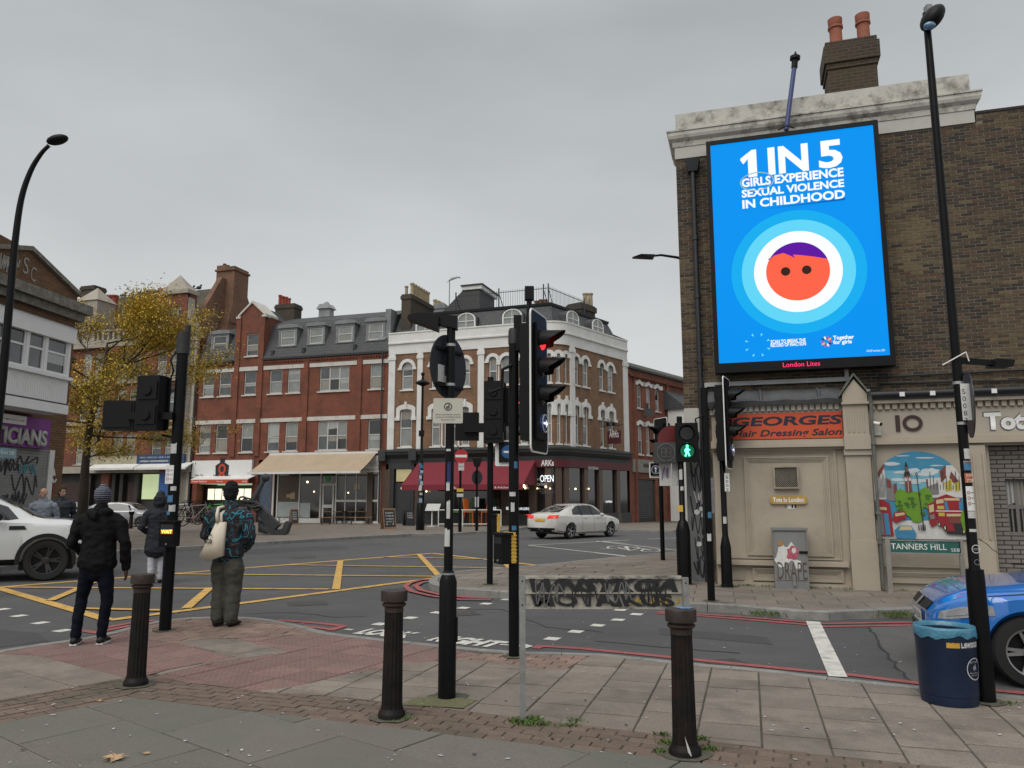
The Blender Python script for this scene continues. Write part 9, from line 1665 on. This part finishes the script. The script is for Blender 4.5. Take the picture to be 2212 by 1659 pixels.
# ================================================================ PEOPLE
def flesh(name,chains,m,parent,vox=.012,wr=0,wf=9.,seed=0,smooth=3):
 b=MB()
 for ch in chains:
  n=12;rows=[];up=Vector((1,0,0));R_=[]
  P=[Vector(c[0])for c in ch];N=len(P)
  for i in range(N):
   d=(P[min(i+1,N-1)]-P[max(i-1,0)]);d=d.normalized()if d.length>1e-6 else Vector((0,0,1));u=(up-d*up.dot(d));u=u.normalized()if u.length>.05 else Vector((0,1,0));w=d.cross(u);rx,ry=(ch[i][1],ch[i][2]if len(ch[i])>2 else ch[i][1])
   R_.append((P[i],u,w,rx,ry,d))
  full=[]
  p,u,w,rx,ry,d=R_[0];k0=min(rx,ry)
  for t in(.05,.5,.85):full.append((p-d*k0*math.cos(t*PI/2),u,w,rx*math.sin(t*PI/2),ry*math.sin(t*PI/2)))
  full+=[r[:5]for r in R_];p,u,w,rx,ry,d=R_[-1];k0=min(rx,ry)
  for t in(.85,.5,.05):full.append((p+d*k0*math.cos(t*PI/2),u,w,rx*math.sin(t*PI/2),ry*math.sin(t*PI/2)))
  vs=[p+u*rx*math.cos(2*PI*k/n)+w*ry*math.sin(2*PI*k/n)for p,u,w,rx,ry in full for k in range(n)];F=len(full)
  b.add(vs,[(i*n+k,i*n+(k+1)%n,(i+1)*n+(k+1)%n,(i+1)*n+k)for i in range(F-1)for k in range(n)]+[tuple(range(n-1,-1,-1)),tuple(range((F-1)*n,F*n))])
 me=b.mesh(name,m);bm=bmesh.new();bm.from_mesh(me);bmesh.ops.recalc_face_normals(bm,faces=bm.faces[:]);bm.to_mesh(me);bm.free()
 o=bpy.data.objects.new(name,me);r=o.modifiers.new('r','REMESH');r.mode='VOXEL';r.voxel_size=vox;s_=o.modifiers.new('s','SMOOTH');s_.iterations=smooth;s_.factor=.6
 me2=evalmesh(o);bpy.data.objects.remove(o);me2 .name=name
 if wr:
  off=Vector((seed*3.3,0,0));nn=[v.normal.copy()for v in me2 .vertices]
  for v,nv in zip(me2 .vertices,nn):q=v.co.copy();v.co=q+nv*wr*(noise.noise(Vector((q.x*wf,q.y*wf,q.z*wf*1.6))+off)+.5*noise.noise(Vector((q.x*wf*2.5,q.y*wf*2.5,q.z*wf*3))+off))
 me2 .materials.clear();me2 .materials.append(m);me2 .polygons.foreach_set('use_smooth',[True]*len(me2 .polygons));return link(name,me2,parent)
skin_d=mat('dark_skin',(.085,.04,.025),.55,var=.1);skin_l=mat('light_skin',(.42,.24,.17),.55,var=.1)
def person(label,loc,rz,H,skin,jacket,trouser,shoe,hat=None,hair=None,hem=.82,hood=True,feet=((-.1,0),(.1,0)),knees=None,hands=((-.27,.02,.82),(.27,.02,.82)),elbows=((-.30,-.06,1.10),(.30,-.06,1.10)),legw=1.,bulk=1.,headturn=0,coatflare=0,arms_in=False,lean=0,trim_hem=None):
 """local +Y is where the person looks"""
 T=thing('person',label,'person',loc,rz);T.scale=(H/1.76,)*3;hd=Vector((math.sin(headturn)*.02,.03,1.63))
 ht=lambda x,y,z:hd+Vector((x*math.cos(headturn)+y*math.sin(headturn),-x*math.sin(headturn)+y*math.cos(headturn),z))
 B=[[(ht(0,-.02,.03),.077,.095),(ht(0,.0,.07),.074,.088)],[(ht(0,.01,-.05),.058,.07),(ht(0,.0,.04),.07,.085)],[((0,0,1.42),.06),((0,.01,1.58),.052)],[(ht(0,.095,-.005),.012),(ht(0,.10,-.025),.016)],[(ht(.078,-.005,.0),.012,.02),(ht(.078,-.005,.02),.012,.02)],[(ht(-.078,-.005,.0),.012,.02),(ht(-.078,-.005,.02),.012,.02)],[((0,0,.95),.14,.10),((0,0,1.15),.13,.09),((0,0,1.38),.15,.09)]]
 for i in(0,1):
  s_=-1 if i==0 else 1;e=Vector(elbows[i]);h=Vector(hands[i]);d=(h-e).normalized();B.append([((s_*.17,0,1.38),.05),(tuple(e),.04),(tuple(h),.028)])
  B.append([(tuple(h),.026,.034),(tuple(h+d*.05),.02,.042),(tuple(h+d*.09),.018,.04)])
  for k in range(4):q=h+d*.09+Vector((0,(-.03+.02*k),0));l=(.055,.068,.072,.06)[3-k];B.append([(tuple(q),.0105),(tuple(q+d*l*.55+Vector((-s_*.004,0,0))),.0095),(tuple(q+d*l+Vector((-s_*.016,0,0))),.008)])
  q=h+d*.03+Vector((-s_*.005,.035,0));B.append([(tuple(q),.012),(tuple(q+d*.04+Vector((0,.018,0))),.010),(tuple(q+d*.065+Vector((0,.018,0))),.009)])
  f=feet[i];kn=knees[i]if knees else((f[0]+s_*.09)/2,f[1]*.5+.03,.5);B.append([((s_*.085,0,.90),.07),(kn,.05),((f[0],f[1],.1),.035)]);B.append([((f[0],f[1]-.03,.05),.035,.03),((f[0]+s_*.01,f[1]+.12,.035),.035,.022)])
 flesh('body',B,skin,T,.0085,smooth=2)
 J=[[((0,.0,hem),.185*bulk+coatflare,.14*bulk+coatflare*.7),((0,0,hem+(1.1-hem)*.5),.18*bulk+coatflare*.5,.135*bulk+coatflare*.3),((0,0,1.12),.175*bulk,.13*bulk),((0,.0,1.30),.20*bulk,.135*bulk),((0,-.01,1.40),.185*bulk,.115*bulk),((0,0,1.46),.11,.09)],[((0,0,1.45),.085,.08),((0,.01,1.53),.075,.072)]]
 for i in(0,1):
  s_=-1 if i==0 else 1;e=Vector(elbows[i]);h=Vector(hands[i]);J.append([((s_*.15*bulk,0,1.385),.075*bulk),((s_*.205*bulk,-.005,1.34),.075*bulk),(tuple(e*.5+Vector((s_*.205*bulk,0,1.34))*.5),.068*bulk),(tuple(e),.06*bulk),(tuple(e*.4+h*.6),.055*bulk),(tuple(h),.048*bulk)])
 if hood is True:J.append([((-.10,-.04,1.47),.045,.05),((-.06,-.10,1.45),.055,.055),((0,-.125,1.42),.065,.06),((.06,-.10,1.45),.055,.055),((.10,-.04,1.47),.045,.05)])
 if hood=='up':J+=[[(ht(0,-.03,-.04),.125,.13),(ht(0,-.03,.06),.125,.135),(ht(0,-.02,.13),.08,.09)]]
 flesh('jacket',J,jacket,T,.011,.014,9,len(label))
 Tm=[[((0,0,.80),.15,.115),((0,0,.93),.155*max(1,bulk*.97),.12),((0,0,1.0),.15,.11)]]
 for i in(0,1):
  s_=-1 if i==0 else 1;f=feet[i];kn=knees[i]if knees else((f[0]+s_*.09)/2,f[1]*.5+.03,.5);Tm.append([((s_*.08,0,.86),.095,.105),((s_*.085*.6+kn[0]*.4,kn[1]*.4,.70),.085*legw,.09*legw),(kn,.066*legw,.07*legw),((kn[0]*.4+f[0]*.6,kn[1]*.4+f[1]*.6-.01,.3),.06*legw,.065*legw),((f[0],f[1]-.01,.10),.054*legw,.06*legw)])
 flesh('trousers',Tm,trouser,T,.011,.009,9,7)
 for i in(0,1):
  s_=-1 if i==0 else 1;f=feet[i];so=flesh('shoe',[[((f[0],f[1]-.05,.045),.042,.04),((f[0],f[1]+.03,.05),.044,.042),((f[0]+s_*.015,f[1]+.13,.035),.045,.028),((f[0]+s_*.02,f[1]+.17,.03),.036,.02)],[((f[0],f[1]-.02,.07),.04),((f[0],f[1]-.02,.11),.04)]],shoe[0],T,.009)
  if shoe[1]:b=MB();o_=[(f[0]-.036,f[1]-.075),(f[0]+.036,f[1]-.075),(f[0]+.044+s_*.01,f[1]+.06),(f[0]+.038+s_*.02,f[1]+.15),(f[0]+s_*.02,f[1]+.185),(f[0]-.038+s_*.02,f[1]+.15),(f[0]-.044+s_*.01,f[1]+.06)];b.prism([(x,y,.004)for x,y in o_],(0,0,.018));b.build('sole',shoe[1],so)
 if hat:flesh('hat',[[(ht(0,-.02,.02),.09,.108),(ht(0,-.02,.07),.088,.104),(ht(0,-.02,.105),.07,.08),(ht(0,-.02,.125),.04,.045)]],hat,T,.008,.003,30)
 if hair:flesh('hair',[[(ht(0,-.045,.0),.086,.078),(ht(0,-.03,.06),.097,.107),(ht(0,-.01,.10),.083,.092)]],hair,T,.008,.012,35)
 for s_ in(-1,1):b=MB();b.ball(ht(s_*.03,.082,.025),.011,4);b.build('eye',ink,T,True)
 return T,ht
def bandmat(name,c1,c2,sc,ax=2):
 m=mat(name,c1,.9);t=m.node_tree;N=t.nodes;L=t.links;tcn=N.new('ShaderNodeTexCoord');w=N.new('ShaderNodeTexWave');w.bands_direction='XYZ'[ax];w.inputs['Scale'].default_value=sc;w.inputs['Distortion'].default_value=1.2;L.new(tcn.outputs['Object'],w.inputs[0]);r=N.new('ShaderNodeValToRGB');r.color_ramp.elements[0].position=.4;r.color_ramp.elements[0].color=(*c1,1);r.color_ramp.elements[1].position=.6;r.color_ramp.elements[1].color=(*c2,1);L.new(w.outputs[0],r.inputs[0]);L.new(r.outputs[0],N['Principled BSDF'].inputs['Base Color']);return m
def swirl():
 m=mat('swirl_fleece',(.02,.02,.02),.95);t=m.node_tree;N=t.nodes;L=t.links;tcn=N.new('ShaderNodeTexCoord');n1=N.new('ShaderNodeTexNoise');n1 .inputs['Scale'].default_value=3.2;n1 .inputs['Detail'].default_value=1.5;n1 .inputs['Distortion'].default_value=1.4;L.new(tcn.outputs['Object'],n1 .inputs['Vector'])
 mm=N.new('ShaderNodeMath');mm.operation='MULTIPLY';mm.inputs[1].default_value=5.5;L.new(n1 .outputs[0],mm.inputs[0]);fr=N.new('ShaderNodeMath');fr.operation='FRACT';L.new(mm.outputs[0],fr.inputs[0]);r=N.new('ShaderNodeValToRGB');cr=r.color_ramp;cr.interpolation='LINEAR'
 cr.elements[0].position=0;cr.elements[0].color=(.012,.010,.012,1);cr.elements[1].position=1;cr.elements[1].color=(.02,.014,.016,1)
 for p,c in((.2,(.012,.012,.016)),(.26,(.02,.13,.18)),(.34,(.03,.22,.30)),(.40,(.012,.016,.022)),(.6,(.014,.012,.014)),(.66,(.045,.02,.02)),(.74,(.03,.016,.016)),(.79,(.02,.10,.14)),(.86,(.012,.014,.018))):e=cr.elements.new(p);e.color=(*c,1)
 L.new(fr.outputs[0],r.inputs[0]);L.new(r.outputs[0],N['Principled BSDF'].inputs['Base Color']);return m
blk=mat('black_jacket',(.0075,.007,.0075),.75,spec=.12,var=.3,scale=8);nav_c=mat('navy_coat',(.010,.012,.020),.85,var=.2);nav_t=mat('navy_jeans',(.0045,.006,.012),.9,spec=.15,var=.25,scale=12);olive=mat('olive_trousers',(.055,.055,.044),.9,var=.15,scale=10);pale_t=mat('pale_trousers',(.45,.46,.50),.9,var=.1);grey_h=mat('grey_hoodie',(.19,.21,.25),.9,var=.12,scale=10);puff=mat('navy_puffer',(.012,.015,.024),.6,var=.2)
shoe_b=(mat('black_shoe',(.008,.008,.009),.5,spec=.3),None);shoe_w=(shoe_b[0],mat('white_sole',(.6,.6,.58),.6))
T,ht=person('person in black hooded jacket, navy jeans and striped beanie, standing at the kerb',G(196,1393,.03),math.radians(10),1.775,skin_d,blk,nav_t,shoe_w,hat=bandmat('striped_beanie',(.010,.012,.03),(.14,.15,.19),13),feet=((-.17,.02),(.10,.03)),knees=((-.15,.06,.5),(.13,.02,.5)),hands=((-.20,.16,1.0),(.295,.05,.84)),elbows=((-.275,-.02,1.12),(.29,-.03,1.12)),bulk=1.06,hem=.90,coatflare=.012)
T,ht=person('person in teal and black swirl-patterned fleece, olive trousers, white tote on left shoulder',G(483,1353,.03),math.radians(-8),1.82,skin_d,swirl(),olive,shoe_b,hat=None,hair=mat('black_hair',(.008,.008,.009),.95,bump=.8,bscale=120),feet=((-.085,0),(.10,.0)),hands=((-.18,.14,.98),(.20,.14,.98)),elbows=((-.31,-.03,1.12),(.31,-.03,1.12)),legw=1.52,bulk=1.17,hem=.91,hood=False)
tote=mat('cream_canvas',(.64,.58,.47),.85,var=.06,scale=6)
TB=thing('tote_bag','cream canvas tote bag with black lettering hanging from the fleece wearer\'s shoulder','bag',T.location,T.rotation_euler.z);TB.scale=T.scale
tu=lambda x,y,yy:(lambda v:Vector(((v.x)/TB.scale[0],yy,v.z/TB.scale[0])))(at(*z_('E',x,y),T.location.y-.2)-T.location)
c_=[tu(415,868,0),tu(495,868,0),tu(470,1165,0),tu(325,1215,0),tu(258,1165,0),tu(345,1000,0)]
b=MB();n=6;fr_=[p+Vector((0,-.235,0))for p in c_];cen=sum(fr_,Vector())/6;b.add(fr_+[cen+Vector((0,-.05,0))]+[p+Vector((0,.06,0))for p in fr_],[(i,(i+1)%6,6)for i in range(6)]+[(i,i+7,(i+1)%6+7,(i+1)%6)for i in range(6)]+[(12,11,10,9,8,7)]);bo=b.build('bag_body',tote,TB,'all')
s0=tu(418,740,0);b=MB();b.tube([c_[0]+Vector((.02,-.24,0)),tu(425,800,-.24),tu(418,745,-.19),tu(425,735,-.08),tu(435,745,0),tu(440,800,-.18),c_[0]+Vector((.06,-.22,0))],.022,5);b.build('strap',tote,TB,'all')
for t_,p_,q_ in(('e &',(345,990),(402,960)),('ate',(330,1055),(400,1005))):a_,e_=tu(*p_,0),tu(*q_,0);letters('lettering',t_,txt_dk,bo,a_.x,a_.z,e_.x,e_.z,-.293,.015)
person('person in long navy coat with hood up and pale trousers, standing in the road',G(334,1260,0),math.radians(25),1.76,skin_l,nav_c,pale_t,shoe_b,feet=((-.08,0),(.09,.04)),hands=((-.20,.14,1.0),(.24,.12,1.0)),elbows=((-.32,-.04,1.1),(.32,-.04,1.1)),hem=.66,hood='up',coatflare=.035,bulk=1.12,legw=1.2)
person('man in pale grey zipped hoodie with shaved head, beyond the white car',at(93,1100,19.3)*Vector((1,1,0)).x if False else Vector((at(93,1100,19.3).x,19.3,.12)),math.radians(195),1.80,skin_l,grey_h,nav_t,shoe_b,headturn=.6,bulk=1.15)
person('man in dark navy puffer jacket with brown hair looking down, by the railings',Vector((at(131,1100,20.2).x,20.2,.12)),math.radians(215),1.84,skin_l,puff,nav_t,shoe_b,hair=mat('brown_hair',(.05,.028,.015),.9),bulk=1.22,headturn=-.4)
person('small person in blue top standing by the bicycles',G(*z_('B',1665,1000),.12),math.radians(160),1.8,skin_d,mat('pale_blue_top',(.18,.28,.42),.9),nav_t,shoe_b,hair=MATS['black_hair'],bulk=1.1)
# ================================================================ SMALL THINGS
leaf_m=mat('dead_leaf',(.42,.28,.16),.85,var=.2,scale=30);lab_l=('curled tan maple leaf lying on the grey-green slabs at lower left','small folded leaf near the brown block band at left','orange scrap of leaf on the pale strip between tactile slabs','thin brown leaf right of the big maple leaf')
for k,(r,x,y,s_)in enumerate((('C',1010,1575,.085),('C',875,1068,.035),('C',1838,745,.03),('C',1290,1530,.03))):
 t=thing('fallen_leaf',lab_l[k],'leaf',G(*z_(r,x,y),.035),k*1.7+.4);b=MB();rr=random.Random(k);n=14;P=[(s_*(1 if i%2==0 else.48)*rr.uniform(.75,1.1)*math.cos(2*PI*i/n),s_*(1 if i%2==0 else.48)*rr.uniform(.75,1.1)*math.sin(2*PI*i/n),s_*.25*rr.random())for i in range(n)];b.add(P+[(0,0,.003)],[(i,(i+1)%n,n)for i in range(n)]);b.build('blade',mat('orange_leaf',(.4,.14,.04),.85)if k==2 else leaf_m,t)
rr=random.Random(11);b=MB();d_=MB();zones=[('C',0,2212,900,1640,.035),('O',0,2212,620,1600,.035),('H',0,2212,640,1640,.035),('P',0,2212,700,1640,.035),('L',0,2200,1150,1640,.035)]
for r,xa,xb,ya,yb,zz in zones:
 for _ in range(34):
  c=G(*z_(r,rr.uniform(xa,xb),rr.uniform(ya,yb)),zz)+Vector((0,0,.003));s_=rr.uniform(.004,.012);q=d_ if rr.random()<.3 else b;a=rr.uniform(0,PI);u=Vector((math.cos(a),math.sin(a),0))*s_*rr.uniform(1,1.8);w=Vector((-u.y,u.x,0))*.6;q.add([c-u-w,c+u-w*.4,c+u*.8+w,c-u*.6+w*.8],[(0,1,2,3)])
for _ in range(70):
 c=G(rr.uniform(600,1950),rr.uniform(1310,1470),0)+Vector((0,0,.014));s_=rr.uniform(.006,.016);b.add([c+Vector((-s_,-s_,0)),c+Vector((s_,-s_*.6,0)),c+Vector((s_*.7,s_,0)),c+Vector((-s_*.8,s_*.5,0))],[(0,1,2,3)])
tag(b.build('litter_specks',sticker_w),'tiny white scraps of litter scattered over paving and road','litter',kind='stuff');tag(d_.build('dark_specks',ink),'small black droppings and gum scattered over the paving','litter',kind='stuff')
grass_m=mat('weed_green',(.075,.125,.025),.8,var=.4,scale=20);moss=mat('moss_patch',(.11,.12,.05),.95,var=.3,scale=30)
gb_=MB();rr=random.Random(21)
def tuft(c,n,h,sp):
 h*=.8
 for _ in range(n):
  p=c+Vector((rr.gauss(0,sp),rr.gauss(0,sp*.6),0));a=rr.uniform(0,2*PI);l=h*rr.uniform(.5,1.1);t=Vector((math.cos(a),math.sin(a),0));w=Vector((-t.y,t.x,0))*.004;gb_.add([p-w,p+w,p+t*l*.35+w*.8+Vector((0,0,l*.7)),p+t*l*.8+Vector((0,0,l*.85))],[(0,1,2,3)])
for r,x,y,n,h,sp in(('H',1210,1255,40,.05,.02),('H',1310,1270,110,.05,.05),('H',1400,1240,60,.05,.03),('H',1460,1280,40,.045,.03),('H',1690,1290,60,.03,.05),('H',1750,1245,40,.03,.04),('H',200,1225,70,.04,.05),('P',870,1370,40,.04,.03),('P',880,1440,50,.04,.03),('P',860,1520,50,.04,.03),('P',1190,1410,50,.045,.03),('P',1270,1500,60,.045,.03),('L',1840,1330,30,.05,.02),('L',2100,1370,40,.04,.06)):tuft(G(*z_(r,x,y),.03),n,h,sp)
for r,x,y,n,h,sp in(('J',1120,880,60,.12,.06),('J',1450,1000,50,.1,.12),('J',1660,1005,50,.1,.1),('L',1090,600,110,.13,.18),('L',100,595,40,.1,.08)):tuft(G(*z_(r,x,y),.02)+Vector((0,0,.0)),n,h,sp)
for k in range(60):tuft(FA.w(rr.uniform(.3,4.4),-.06,.12),6,.05,.05)
tag(gb_.build('weeds',grass_m),'tufts of green weeds growing in paving joints and along kerbs','weeds',kind='stuff')
bpy.data.scenes.remove(TMP)
